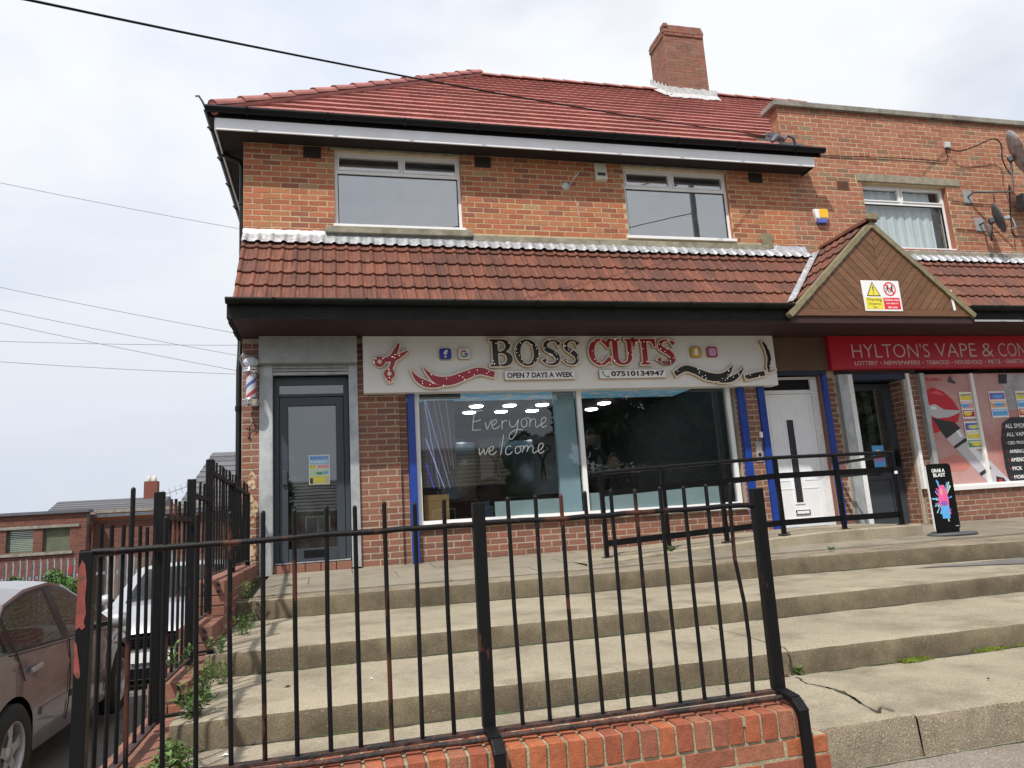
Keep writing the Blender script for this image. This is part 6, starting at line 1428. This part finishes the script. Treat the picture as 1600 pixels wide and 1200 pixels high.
# ================================================================== CARS
def car(name, loc, rz, paint, label, L_=4.6, W_=.88, zs=1.0, suv=False):
    t = empty(name, loc, rz, label, 'car'); Lr = L_/4.6
    ys = sorted(set([round(x, 4) for x in list(np.linspace(0, L_, 44))+list(np.linspace(.95*Lr-.37, .95*Lr+.37, 15))+list(np.linspace(3.65*Lr-.37, 3.65*Lr+.37, 15))]))
    kp = [(0,.78),(.06,.98),(.35,1.04),(1.0,1.02),(2.2,.97),(3.35,.93),(3.7,.90),(4.2,.80),(4.5,.66),(4.6,.56)]
    if suv: kp = [(0,.95),(.06,1.02),(1.0,1.02),(3.4,1.0),(3.8,.97),(4.3,.90),(4.52,.80),(4.6,.70)]
    def interp(k, y): return float(np.interp(y/Lr, [a for a, _ in k], [b for _, b in k]))
    zh = lambda y: interp(kp, y)*zs
    Wf = lambda y: W_*(1-.20*abs((y/L_-.5)*2)**5)
    wr_ = .335*zs**.5
    def zl(y):
        z = .24*zs
        for yc in (.95*Lr, 3.65*Lr):
            r = wr_+.045
            if abs(y-yc) < r: z = max(z, wr_+math.sqrt(r*r-(y-yc)**2))
        if y < .25: z = max(z, .24+(.25-y)*.4)
        if y > L_-.3: z = max(z, .22+(y-L_+.3)*.2)
        return min(z, zh(y)-.05)
    def xs_(y, z):
        tt = (z-.62*zs)/(.5*zs); return Wf(y)*(1-.05*tt*tt-(.02 if z < .5*zs else 0)*(1-z/(.5*zs)))
    nr = 9; mb = MB()
    for sd_ in (-1, 1):
        v = []
        for y in ys:
            a, b = zl(y), zh(y)
            for j in range(nr): z = a+(b-a)*j/(nr-1); v.append((sd_*(xs_(y, z)+(.010 if j == 6 else 0)), y, z))
        mb.add(v, [(i*nr+j, (i+1)*nr+j, (i+1)*nr+j+1, i*nr+j+1) for i in range(len(ys)-1) for j in range(nr-1)], 0, True)
        # arch lip
        v = []
        for y in ys: z = zl(y); v += [(sd_*xs_(y, z), y, z), (sd_*(xs_(y, z)-.16), y, z)]
        mb.add(v, [(2*i, 2*i+2, 2*i+3, 2*i+1) for i in range(len(ys)-1)], 1)
    v = []; nc = 9
    for y in ys:
        for k in range(nc): s = -1+2*k/(nc-1); x = xs_(y, zh(y))*s; v.append((x, y, zh(y)+(.055*zs if y > 3.3*Lr or y < 1 else .02)*(1-abs(s)**2.4)))
    mb.add(v, [(i*nc+k, i*nc+k+1, (i+1)*nc+k+1, (i+1)*nc+k) for i in range(len(ys)-1) for k in range(nc-1)], 0, True)
    for ye in (0, L_):
        v = []
        for j in range(6):
            z = zl(ye)+(zh(ye)-zl(ye))*j/5; bul = .10*(1-((j-2)/3.2)**2)*(1 if ye else -1)
            for k in range(nc): s = -1+2*k/(nc-1); v.append((xs_(ye, z)*s, ye+bul*(1-abs(s)**3), z))
        mb.add(v, [(j*nc+k, j*nc+k+1, (j+1)*nc+k+1, (j+1)*nc+k) for j in range(5) for k in range(nc-1)], 0, True)
    mb.box(-W_*.8, W_*.8, .3, L_-.4, .22, .40, 1)
    mb.build('body', [paint, M['black_pl']], t)
    # cabin
    rk_ = [(.50,1.04),(1.15,1.36),(1.6,1.44),(2.1,1.465),(2.5,1.42),(2.9,1.24),(3.42,.96)]
    if suv: rk_ = [(.10,1.10),(.35,1.50),(1.2,1.60),(2.2,1.61),(2.6,1.56),(3.0,1.35),(3.5,1.02)]
    y0, y1 = rk_[0][0]*Lr, rk_[-1][0]*Lr; yc_ = list(np.linspace(y0, y1, 46)); zr = lambda y: max(interp(rk_, y)*(1 if suv else 1)*(zs if not suv else 1.0), zh(y)+.002)
    xb = lambda y: Wf(y)*.965; xt = lambda y: W_*(.74 if not suv else .80)-.04*abs(y-2*Lr)
    def side(y, f): # f 0..1 up
        top = zr(y); b = zh(y)-.005; h = (top-b)/(1.44*zs-.97); x = xb(y)+(xt(y)-xb(y))*min(1, (f*(top-b))/(.46))**1.15; return x, b+(top-b)*f
    frs = [0, .05, .89, .95, 1.0]; mb = MB(); gms = [MB() for _ in range(8)]; pm = [MB(), MB()]
    bpil = 2.02*Lr; cpil = 1.0*Lr if not suv else .9*Lr
    for sd_ in (-1, 1):
        for i in range(len(yc_)-1):
            ya, yb = yc_[i], yc_[i+1]; ym = (ya+yb)/2
            for j in range(4):
                q = []
                for (y, f) in ((ya, frs[j]), (yb, frs[j]), (yb, frs[j+1]), (ya, frs[j+1])): x, z = side(y, f); q.append((sd_*x, y, z))
                hgt = zr(ym)-zh(ym)
                if j == 1 and hgt > .10 and ym > cpil*.75:
                    if abs(ym-bpil) < .09 or abs(ym-cpil) < .03: pm[sd_ > 0].add(q, [(0,1,2,3)])
                    else: gms[(0 if ym < cpil else 1 if ym < bpil else 2)+(4 if sd_ > 0 else 0)].add(q, [(0,1,2,3)])
                elif j in (0, 2): pm[sd_ > 0].add(q, [(0,1,2,3)])
                else: mb.add(q, [(0,1,2,3)], 0, True)
    v = []; nc = 11
    for y in yc_:
        for k in range(nc): s = -1+2*k/(nc-1); x, z = side(y, 1.0); v.append((x*s, y, z+.045*(1-abs(s)**2.6)*min(1, (zr(y)-zh(y))/.3)))
    yw = 2.62*Lr; yr = 1.30*Lr if not suv else .35*Lr; gl = [MB(), MB()]
    for i in range(len(yc_)-1):
        for k in range(nc-1):
            q = [v[i*nc+k], v[i*nc+k+1], v[(i+1)*nc+k+1], v[(i+1)*nc+k]]; ym = (yc_[i]+yc_[i+1])/2
            if (ym > yw or ym < yr) and 0 < k < nc-2: gl[ym > yw].add(q, [(0,1,2,3)], 0, True)
            else: mb.add(q, [(0,1,2,3)], 0, True)
    mb.build('roof', paint, t); [g_.build('side_window', M['glass_car'], t) for g_ in gms if g_.v]; [p_.build('window_frame', M['black_pl'], t) for p_ in pm]; gl[0].build('rear_window', M['glass_car'], t); gl[1].build('windscreen', M['glass_car'], t)
    # interior
    BOX('dashboard', -W_*.72, W_*.72, 2.75*Lr, 3.3*Lr, .70*zs, .92*zs, M['black_pl'], t, .03)
    for y in (1.15*Lr, 2.05*Lr):
        for x in (-.38, .38): BOX('car_seat', x-.24, x+.24, y, y+.16, .45*zs, 1.08*zs, M['cloth_dk'], t, .05)
    BOX('cabin_floor', -W_*.75, W_*.75, .6, 3.4*Lr, .38, .42, M['black_pl'], t)
    # wheels
    for yc in (.95*Lr, 3.65*Lr):
        for sd_ in (-1, 1):
            wh = empty('wheel', (sd_*(W_-.10), yc, wr_)); wh.parent = t; r = wr_
            mb = MB(); mb.lathe([(r*.64,-.10),(r*.90,-.11),(r,-.085),(r*1.0,.085),(r*.90,.11),(r*.64,.10)], (0, 0, 0), 40, axis='x'); mb.build('tyre', M['tyre'], wh)
            mb = MB(); mb.lathe([(r*.66,-.10),(r*.66,.095),(r*.62,.10),(r*.60,.08),(r*.58,-.09)], (0, 0, 0), 40, axis='x'); f = sd_*.072
            mb.lathe([(.0001, f*1.1), (.055, f*1.08), (.06, f*.8)], (0, 0, 0), 20, axis='x')
            for k in range(5):
                a_ = 2*math.pi*k/5+.3; d2 = Vector((0, math.cos(a_), math.sin(a_))); n2 = Vector((0, -math.sin(a_), math.cos(a_))); v = []
                for rr_, w2, ff in ((.045, .042, f*1.02), (r*.35, .030, f*1.06), (r*.62, .052, f*.98)):
                    v += [d2*rr_+n2*w2+Vector((ff,0,0)), d2*rr_-n2*w2+Vector((ff,0,0)), d2*rr_-n2*w2*.7+Vector((ff-sd_*.05,0,0)), d2*rr_+n2*w2*.7+Vector((ff-sd_*.05,0,0))]
                mb.add(v, [(0,4,5,1),(1,5,6,2),(3,7,4,0),(2,6,7,3),(4,8,9,5),(5,9,10,6),(7,11,8,4),(6,10,11,7)])
            mb.build('rim', M['alloy'], wh); mb = MB(); mb.lathe([(.0001, sd_*.0), (r*.56, sd_*.0)], (0, 0, 0), 24, axis='x'); mb.build('brake_disc', M['lead_dark'], wh)
    for sd_ in (-1, 1):
        for y in (1.28*Lr, 2.26*Lr):
            z = zh(y)-.15*zs; x = xs_(y, z); h_ = MB(); h_.bar((sd_*(x+.022), y-.10, z), (sd_*(x+.022), y+.10, z+.012), .022, .036); h_.bar((sd_*x, y-.08, z), (sd_*(x+.02), y-.08, z), .02, .02); h_.build('door_handle', M['car2'] if not suv else paint, t, .006)
        # seams and rubbing strips
        sm = MB()
        for yb in (.98*Lr, 2.03*Lr, 3.12*Lr):
            pts_ = []
            for j in range(9):
                z = (.32 if yb > 1.2 else .80)*zs+(zh(yb)-(.32 if yb > 1.2 else .80)*zs)*j/8; yy = yb+(0 if yb > 1.2 else -.0)+(.12*(1-j/8) if yb < 1.2 else 0); pts_.append((sd_*(xs_(yy, z)+.0085), yy, z))
            sm.tube(pts_, .0045, 4)
        pts_ = [(sd_*(xs_(y, zh(y)-.02)+.003), y, zh(y)-.012) for y in np.linspace(.9*Lr, 3.2*Lr, 20)]; sm.tube(pts_, .007, 4); sm.build('seam', M['black_pl'], t)
        for ya, yb in ((1.42*Lr, 1.98*Lr), (2.08*Lr, 3.05*Lr)):
            z = .52*zs; m_ = MB(); 
            for k in range(6): p, q = ya+(yb-ya)*k/6, ya+(yb-ya)*(k+1)/6; m_.bar((sd_*(xs_(p, z)+.006), p, z), (sd_*(xs_(q, z)+.006), q, z), .016, .055)
            m_.build('side_moulding', paint, t)
        mr_ = MB(); y = 2.95*Lr; x = xb(y); z = zh(y)+.07; mr_.lathe([(.0001,-.10),(.065,-.07),(.082,0),(.065,.08),(.0001,.11)], (sd_*(x+.16), y, z), 16, axis='x'); o = mr_.build('wing_mirror', M['car2'] if not suv else M['car2'], t); MB().bar((sd_*x, y, z-.03), (sd_*(x+.12), y, z-.02), .05, .04).build('mirror_arm', M['black_pl'], t)
        hl = MB(); yh = L_-.17; hl.lathe([(.0001,.05),(.10,.03),(.14,-.02),(.13,-.10)], (sd_*W_*.70, yh, .66*zs), 16, axis='y'); o = hl.build('headlight', M['chrome'], t); 
        tl = MB(); tl.box(sd_*W_*.90-.06, sd_*W_*.90+.03, -.02, .22, .78*zs, .96*zs); tl.build('tail_light', mz['lip'], t, .02)
    gr = MB(); gr.box(-.30, .30, L_+.055, L_+.11, .60*zs, .72*zs)
    for k in range(4): gr.box(-.33, .33, L_+.10, L_+.125, (.60+.033*k)*zs, (.606+.033*k)*zs)
    gr.build('grille', M['black_pl'], t); BOX('lower_grille', -.5, .5, L_+.045, L_+.10, .26*zs, .38*zs, M['black_pl'], t, .01)
    BOX('number_plate', -.26, .26, L_+.10, L_+.125, .44*zs, .55*zs, M['white'], t)
    BOX('rear_number_plate', -.26, .26, -.12, -.10, .66, .77, mz['yellow'], t)
    return t
c1 = car('parked_car', (-2.09, -3.57, -1.31), 0, M['car'], 'purple-grey saloon car parked beside the side railing at the left edge')
c2 = car('parked_car', (-1.28, 6.35, -1.56), math.pi, M['car2'], 'silver-white car facing the camera, seen behind the side railing', 4.5, .90, 1.12, True)
# ================================================================== background: palisade fence, brick building, roofs
PF = empty('palisade_fence', (-10, 12, -1.75), 0, 'grey galvanised palisade fence in front of the low brick building at left', 'fence')
for i in range(29):
    x = 2.6+i*.152; h = 1.86+random.uniform(-.02,.02)+.012*i*.0
    mb = MB(); mb.add([(x-.034,-.01,0),(x,.012,0),(x+.034,-.01,0),(x-.034,-.01,h),(x,.012,h),(x+.034,-.01,h),(x,-.0,h+.09)], [(0,1,4,3),(1,2,5,4),(3,4,6),(4,5,6),(0,3,4,1)])
    mb.build('pale', M['palisade_red'] if i == 12 and False else M['palisade'], PF)
MB().box(2.7, 7.1, .02, .05, .35, .42).build('rail', M['palisade'], PF); MB().box(2.7, 7.1, .02, .05, 1.45, 1.52).build('rail', M['palisade'], PF)
shape([ell(4.50,1.62,.045,.13,0,360,10)], -.014, .003, M['palisade_red'], 'red_splash', PF)
GB = empty('low_brick_building', (-10, 15, -1.8), 0, 'low flat-roofed brick building with green window shutters behind the palisade fence', 'building')
wo = [(1.87,2.56,2.17,2.80), (2.80,3.50,2.15,2.80), (.8,1.55,2.17,2.8)]
panel_wall(-2, 3.93, 0, 3.22, wo, 0, .3, 'wall', M['mortar_far'], GB)
BOX('wall', 3.94, 9.7, .55, .8, 0, 3.22, M['mortar_far'], GB)
gb = wall_bricks((-10, 15), 0, .6, 3.93, .75-1.8+1.8*0, 1.42, [(a, b, c-1.8, d-1.8) for a, b, c, d in wo], M['brick_far'])
gb = [b for b in wall_bricks((-10, 15), 0, .6, 3.93, -1.0, 1.40, [(a, b, c-1.8, d-1.8) for a, b, c, d in wo], M['brick_far'])]
gb += wall_bricks((-10, 15.55), 0, 3.94, 7.5, .0, 1.18, [], M['brick_far'])
place_bricks(gb, GB, 60)
BOX('orange_band', 3.95, 7.5, .52, .545, 2.98, 3.20, mat('orange_brick_band', (.50,.14,.05), .8, .15, 8), GB)
for (a, b, c, d) in wo:
    s_ = empty('shutter', (0, 0, 0)); s_.parent = GB
    for k in range(12): BOX('slat', a, b, .10+.004*(k % 2), .14, c+k*(d-c)/12, c+(k+1)*(d-c)/12-.006, M['shutter'], s_)
BOX('lintel_band', -2, 3.75, -.05, -.002, 2.82, 2.90, M['coping'], GB); BOX('sill_band', -2, 3.6, -.07, -.002, 2.06, 2.14, M['coping'], GB)
BOX('parapet', -2.05, 4.0, -.10, .35, 3.22, 3.30, M['lead_dark'], GB); BOX('parapet', 4.001, 9.8, .45, .9, 3.18, 3.28, M['coping'], GB)
BOX('roof_deck', -2, 9.7, .36, 8, 3.05, 3.15, M['lead_dark'], GB)
def house(name, loc, w_, d, eave, ridge, label, roofm, wallm, rz=0, win=3, chim=True, hip=0, courses=10, kind=None):
    t = empty(name, loc, rz, label, 'house')
    BOX('wall', 0, w_, 0, d, 0, eave, wallm, t)
    mb = MB(); o = .3; n = courses
    for side_ in (0, 1):
        v = []
        for i in range(n+1):
            f = i/n; y = (-o+(d/2+o)*f); z = eave-.1+(ridge-eave+.1)*f; xa, xb_ = -o+hip*f, w_+o-hip*f
            if side_: y = d-y
            v += [(xa, y, z+.05), (xb_, y, z+.05), (xa, y, z), (xb_, y, z)]
        for i in range(n): mb.add([v[4*i], v[4*i+1], v[4*i+7], v[4*i+6]], [(0,1,2,3)]); mb.add([v[4*i], v[4*i+1], v[4*i+3], v[4*i+2]], [(0,1,2,3)])
    for xa, sx in ((-o, 1), (w_+o, -1)): mb.add([(xa, -o, eave-.1), (xa+sx*hip, d/2, ridge), (xa, d+o, eave-.1)], [(0,1,2)])
    mb.build('roof', roofm, t)
    if chim:
        BOX('chimney', w_*.80, w_*.80+.7, d/2-.3, d/2+.3, eave, ridge+.9, M['brick_far'], t)
        for k in range(2): mb = MB(); mb.lathe([(.10,0),(.12,.05),(.10,.35),(.0001,.35)], (w_*.80+.2+.3*k, d/2, ridge+.9), 10); mb.build('chimney_pot', M['render_w'], t)
    for k in range(win):
        for zz in (1.0, 3.5):
            if zz+1.2 > eave: continue
            x = w_*(k+.5)/win; f = BOX('window', x-.7, x+.7, -.03, -.001, zz, zz+1.2, M['white_pl'], t); BOX('pane', x-.62, x-.03, -.04, -.031, zz+.08, zz+1.12, M['glass_up'], f); BOX('pane', x+.03, x+.62, -.04, -.031, zz+.08, zz+1.12, M['glass_up'], f)
    return t
house('background_house', (-13.9, 34, -2), 5.2, 6.5, 3.75, 4.98, 'distant house with grey tiled roof and chimney beyond the low brick building', M['tile_grey'], M['brick_far'], win=2)
house('background_house', (-4.75, 20, -2), 6.0, 7, 2.9, 5.95, 'house with dark grey pantiled roof just left of the barber shop corner', M['tile_grey'], M['render_w'], win=2, chim=False, hip=1.1, courses=14)
mb = MB(); mb.bar((-6.0, 24, 2.3), (-4.6, 24, 2.75), .03, .03)
for i in range(6): p = Vector((-5.9,24,2.33)).lerp(Vector((-4.8,24,2.69)), i/5); mb.bar(p+Vector((-.05,0,.18)), p+Vector((.05,0,-.18)), .02, .02)
mb.bar((-4.6,24,2.75), (-4.4,24,1.2), .03, .03); tag(mb.build('television_aerial', M['grey_pl']), 'thin television aerial in front of the dark grey roof above the railing', 'aerial')
# ================================================================== vegetation
def leaves(n, fn, size, m, name, parent=None, seed=1):
    r = np.random.default_rng(seed); c = fn(r, n); a = r.normal(size=(n, 3)); a /= np.linalg.norm(a, axis=1)[:, None]; b = r.normal(size=(n, 3)); b -= (a*b).sum(1)[:, None]*a; b /= np.linalg.norm(b, axis=1)[:, None]
    s = size*r.uniform(.5, 1.3, (n, 1)); v = np.stack([c-a*s, c-b*s*.45, c+a*s, c+b*s*.45], 1).reshape(-1, 3)
    me = bpy.data.meshes.new(name); me.vertices.add(4*n); me.vertices.foreach_set('co', v.ravel()); me.loops.add(4*n); me.loops.foreach_set('vertex_index', np.arange(4*n)); me.polygons.add(n); me.polygons.foreach_set('loop_start', np.arange(0, 4*n, 4)); me.polygons.foreach_set('loop_total', np.full(n, 4)); me.update(); me.validate()
    return link(name, me, parent, m)
def blobs(cs):
    cs = np.array(cs, float)
    def fn(r, n):
        k = r.integers(0, len(cs), n); d = r.normal(size=(n, 3)); d /= np.linalg.norm(d, axis=1)[:, None]; rad = r.uniform(.35, 1.05, (n, 1))**.6
        return cs[k, :3]+d*rad*cs[k, 3:4]
    return fn
def tree(loc, h, r, label, n, seed, size=.16, group=None):
    t = empty('tree', loc, 0, label, 'tree', group); rr_ = random.Random(seed)
    mb = MB(); mb.tube([(0,0,0),(.05,.02,h*.3),(-.03,.05,h*.6),(0,0,h*.9)], [.22,.17,.10,.03], 8); cs = []
    for i in range(16):
        a = rr_.uniform(0, 6.28); z = rr_.uniform(.35, .95)*h; R = r*rr_.uniform(.3, .85)*(1.1-abs(z/h-.6)); p = (math.cos(a)*R, math.sin(a)*R, z); cs.append((*p, r*rr_.uniform(.28, .5)))
        mb.tube([(0,0,z*.7), (p[0]*.5,p[1]*.5,z*.85), p], [.07,.045,.015], 5)
    mb.build('trunk', M['bark'], t); leaves(n, blobs(cs), size, M['leaf_tree'], 'crown', t, seed)
for i, (x, y, h, r, lb_) in enumerate(((11.6,-27,5.2,2.2,'dark tree across the road, reflected left of the white mullion'), (16.6,-25,11,4.4,'tall dark tree across the road filling the reflection in the right pane'), (21,-23,11.5,4.8,'broad dark tree across the road, reflected at the right end of the shop window'), (-1.8,-17,3.6,1.5,'young leafy tree across the pavement, reflected in the dark shop door'), (27,-24,11,4.8,'dark tree farthest right across the road, reflected in the vape shop door'))):
    tree((x, y, -.9), h, r, lb_, 16000 if h > 8 else 8000, i+3, .27 if h > 5 else .12)
hg = empty('hedge', (9.5, -20.5, -.9), 0, 'unseen long dark hedge across the road, added to darken the low reflection in the right pane', 'hedge')  # out of view, added to block the pale reflection below the tree crowns
leaves(14000, lambda r, n: np.stack([r.uniform(0, 26, n), r.normal(0, .4, n), r.uniform(0, 3.4, n)**1.0], 1), .16, M['leaf_tree'], 'foliage', hg, 77); BOX('hedge_stems', .2, 25.8, -.1, .1, 0, 3.0, M['bark'], hg)
H = house('opposite_house', (2.0, -47, -.9), 12, 8, 3.6, 6.3, 'brick house row with brown roof across the road, reflected in the display window', M['tile_brown'], M['brick_far'], win=5); 
H.rotation_euler.z = math.pi; H.location.x = 13.5; H.location.y = -36
H2 = house('opposite_house', (-4, -38, -.9), 9, 7, 2.5, 4.4, 'low dark house across the road, reflected at the left of the display window', M['tile_grey'], M['brick_far'], win=3); H2.rotation_euler.z = math.pi; H2.location.x = 1.5; H2.location.y=-34
lp = empty('lamp_post', (9.9, -6.4, -.74), 0, 'grey lamp post on the pavement, reflected in the upstairs window', 'lamp post')
mb = MB(); mb.tube([(0,0,0),(0,0,1.4)], .09, 12); mb.tube([(0,0,1.4),(0,0,9.3),(0,-.15,9.6),(0,-.5,9.7)], .07, 12); mb.build('pole', M['galv_post'], lp); BOX('lantern', -.12, .12, -1.0, -.45, 9.62, 9.76, M['grey_pl'], lp, .03)
cable([(9.9,-6.4,7.7), (4,-9,7.1), (-3,-12,7.4)], .012, 'service cable strung from the lamp post, reflected in the right upstairs window')
# bush behind the palisade, climbers on it
for i, (x, z, r) in enumerate(((-5.75,-.55,.34), (-5.35,-.8,.36), (-6.62,-.62,.26))):
    t = empty('bush', (x, 11.9, -1.75), 0, ['green shrub growing through the palisade right of the red splash', 'green shrub at the right end of the palisade beside the car mirror', 'small green shrub climbing the palisade left of the red splash'][i], 'bush', None)
    leaves(1300, blobs([(0,0,z+1.75,r), (.1,0,z+1.75-.35,r*1.1), (-.08,0,z+1.75+.25,r*.7), (0,.0,.5,r*1.1)]), .05, M['leaf_bush'], 'foliage', t, 40+i); MB().tube([(0,0,0),(0,0,1.0)], .02, 5).build('stem', M['bark'], t)
def weed(p, n, h, spread, label, seed, flower=None, broad=False):
    t = empty('weed', p, 0, label, 'weed'); r = random.Random(seed); st = MB(); lf_ = MB()
    for i in range(n):
        a = r.uniform(0, 6.28); l_ = h*r.uniform(.5, 1.1); dx, dy = math.cos(a)*spread*r.uniform(.2, 1), math.sin(a)*spread*r.uniform(.2, 1)
        base = Vector((dx*.25, dy*.25, 0)); top = Vector((dx, dy, l_)); mid = base.lerp(top, .55)+Vector((0, 0, l_*.2)); st.tube([base, mid, top], .0018, 3, cap=False)
        for k in range(13):
            f = (k+1)/13; c = base.lerp(mid, f*2) if f < .5 else mid.lerp(top, f*2-1); s = (.019 if broad else .011)*r.uniform(.6, 1.5); d = Vector((r.uniform(-1, 1), r.uniform(-1, 1), r.uniform(-.2, .8))).normalized(); q = d.cross(Vector((r.uniform(-1, 1), r.uniform(-1, 1), 1))).normalized()
            lf_.add([c, c+d*s+q*s*.42, c+d*s*2.1-Vector((0,0,s*.3)), c+d*s-q*s*.42], [(0,1,2,3)])
    st.build('stem', M['leaf'], t); lf_.build('foliage', M['leaf'], t)
    if flower:
        for c in flower:
            mb = MB()
            for k in range(5): a = 2*math.pi*k/5; d = Vector((math.cos(a), -.3, math.sin(a))); q = Vector((-math.sin(a), 0, math.cos(a))); cc = Vector(c[0]); mb.add([cc, cc+d*.016+q*.010, cc+d*.028, cc+d*.016-q*.010], [(0,1,2,3)])
            mb.build('flower', c[1], t)
    return t
weed(at(392,920,Z=-.11), 16, .10, .14, 'low green tuft on the platform beside the stepped wall under the dark railing', 1)
weed((.33,-2.55,-.27), 13, .12, .10, 'bushy weed at the left end of the top riser beside the perforated brick', 2)
weed((.37,-3.0,-.27), 14, .13, .15, 'spreading weed on the top tread against the stepped wall', 3)
weed((.30,-2.30,-.06), 9, .13, .09, 'thin sprig hanging over the brick coping beside the railing post', 4)
weed((.31,-3.70,-.30), 12, .12, .09, 'small weed in the corner of the second riser', 5)
weed((.38,-4.0,-.42), 10, .12, .08, 'dark weed at the foot of the second riser', 6)
weed((.33,-4.35,-.42), 18, .20, .11, 'tall fern-like weed beside the wall on the second tread', 7)
weed((.34,-4.75,-.42), 14, .14, .11, 'leafy weed overhanging the third riser at its left end', 8, broad=True)
weed((.37,-5.15,-.56), 13, .12, .11, 'broad-leaved weed at the foot of the third riser', 9, broad=True)
weed((.33,-5.45,-.56), 16, .13, .11, 'flowering weed with a pink bloom behind the railing at bottom left', 10, flower=[((-.0,-.08,.11), mz['pink']), ((.03,-.02,.04), mz['orange'])], broad=True)
weed((.22,-4.55,-.20), 10, .10, .12, 'sprig growing on the brick coping at the second step of the wall', 11)
weed(at(556,878,Z=-.02), 6, .05, .05, 'tiny weed at the foot of the door guide', 12); weed(at(554,897,Z=-.06), 5, .03, .05, 'tiny weed in the paving joint in front of the dark door', 13)
weed(at(450,922,Z=-.1), 7, .05, .05, 'little weed near the platform edge left of the door', 14)
weed(at(1048,862,Z=0), 8, .05, .05, 'small weed at the foot of the second ramp railing post', 15); weed(at(1300,860,Z=-.08), 6, .03, .06, 'small weed on the pavement below the ramp kerb', 16)
weed(at(1246,1056,Z=-.56), 8, .05, .03, 'weed growing in the riser crack beside the right railing post', 17)
for i, (px, py, w_) in enumerate(((1427,1032,.10), (1545,1015,.14), (1600,1006,.16))):
    p = at(px, py, Z=-.553); mb = MB(); n = 14; v = [(0,0,.012)]
    for k in range(n): a = 2*math.pi*k/n; rr_ = random.uniform(.7, 1.1); v.append((w_*rr_*math.cos(a), .045*rr_*math.sin(a), 0))
    mb.add(v, [(0, k+1, (k+1) % n+1) for k in range(n)], 0, True); o = mb.build('moss_patch', M['moss']); o.location = p; tag(o, ['small bright moss patch at the foot of the third riser, leftmost of the moss', 'longer moss patch at the foot of the riser near the right edge', 'moss patch at the very right edge of the steps'][i], 'moss')
    leaves(1400, lambda r, n: np.stack([r.uniform(-w_, w_, n), r.normal(0, .020, n), r.uniform(0, .014, n)], 1), .005, M['moss'], 'moss_tuft', o, 60+i)
# bits of litter
for i, (px, py, Z, s, m_, lb_) in enumerate(((351,1182,-.56,.02,M['white'],'white scrap of litter on the lowest tread beside a rusty baluster'), (364,1055,-.42,.012,M['white'],'tiny white scrap at the foot of the second riser'), (580,1062,-.42,.012,M['white'],'tiny white scrap on the second tread'), (449,1074,-.42,.02,M['ink'],'dark crumpled leaf on the second tread'), (395,1165,-.56,.025,M['ink'],'dark dead leaf on the lowest tread near the railing'), (1545,1062,-.56,.012,M['ink'],'dark speck of litter on the right part of the wide tread'))):
    p = at(px, py, Z=Z+.006); mb = MB(); mb.add([(-s,0,.002),(0,-s*.6,.01),(s,.1*s,.004),(.2*s,s*.7,.012)], [(0,1,2),(0,2,3)]); o = mb.build('litter', m_); o.location = p; tag(o, lb_, 'litter')
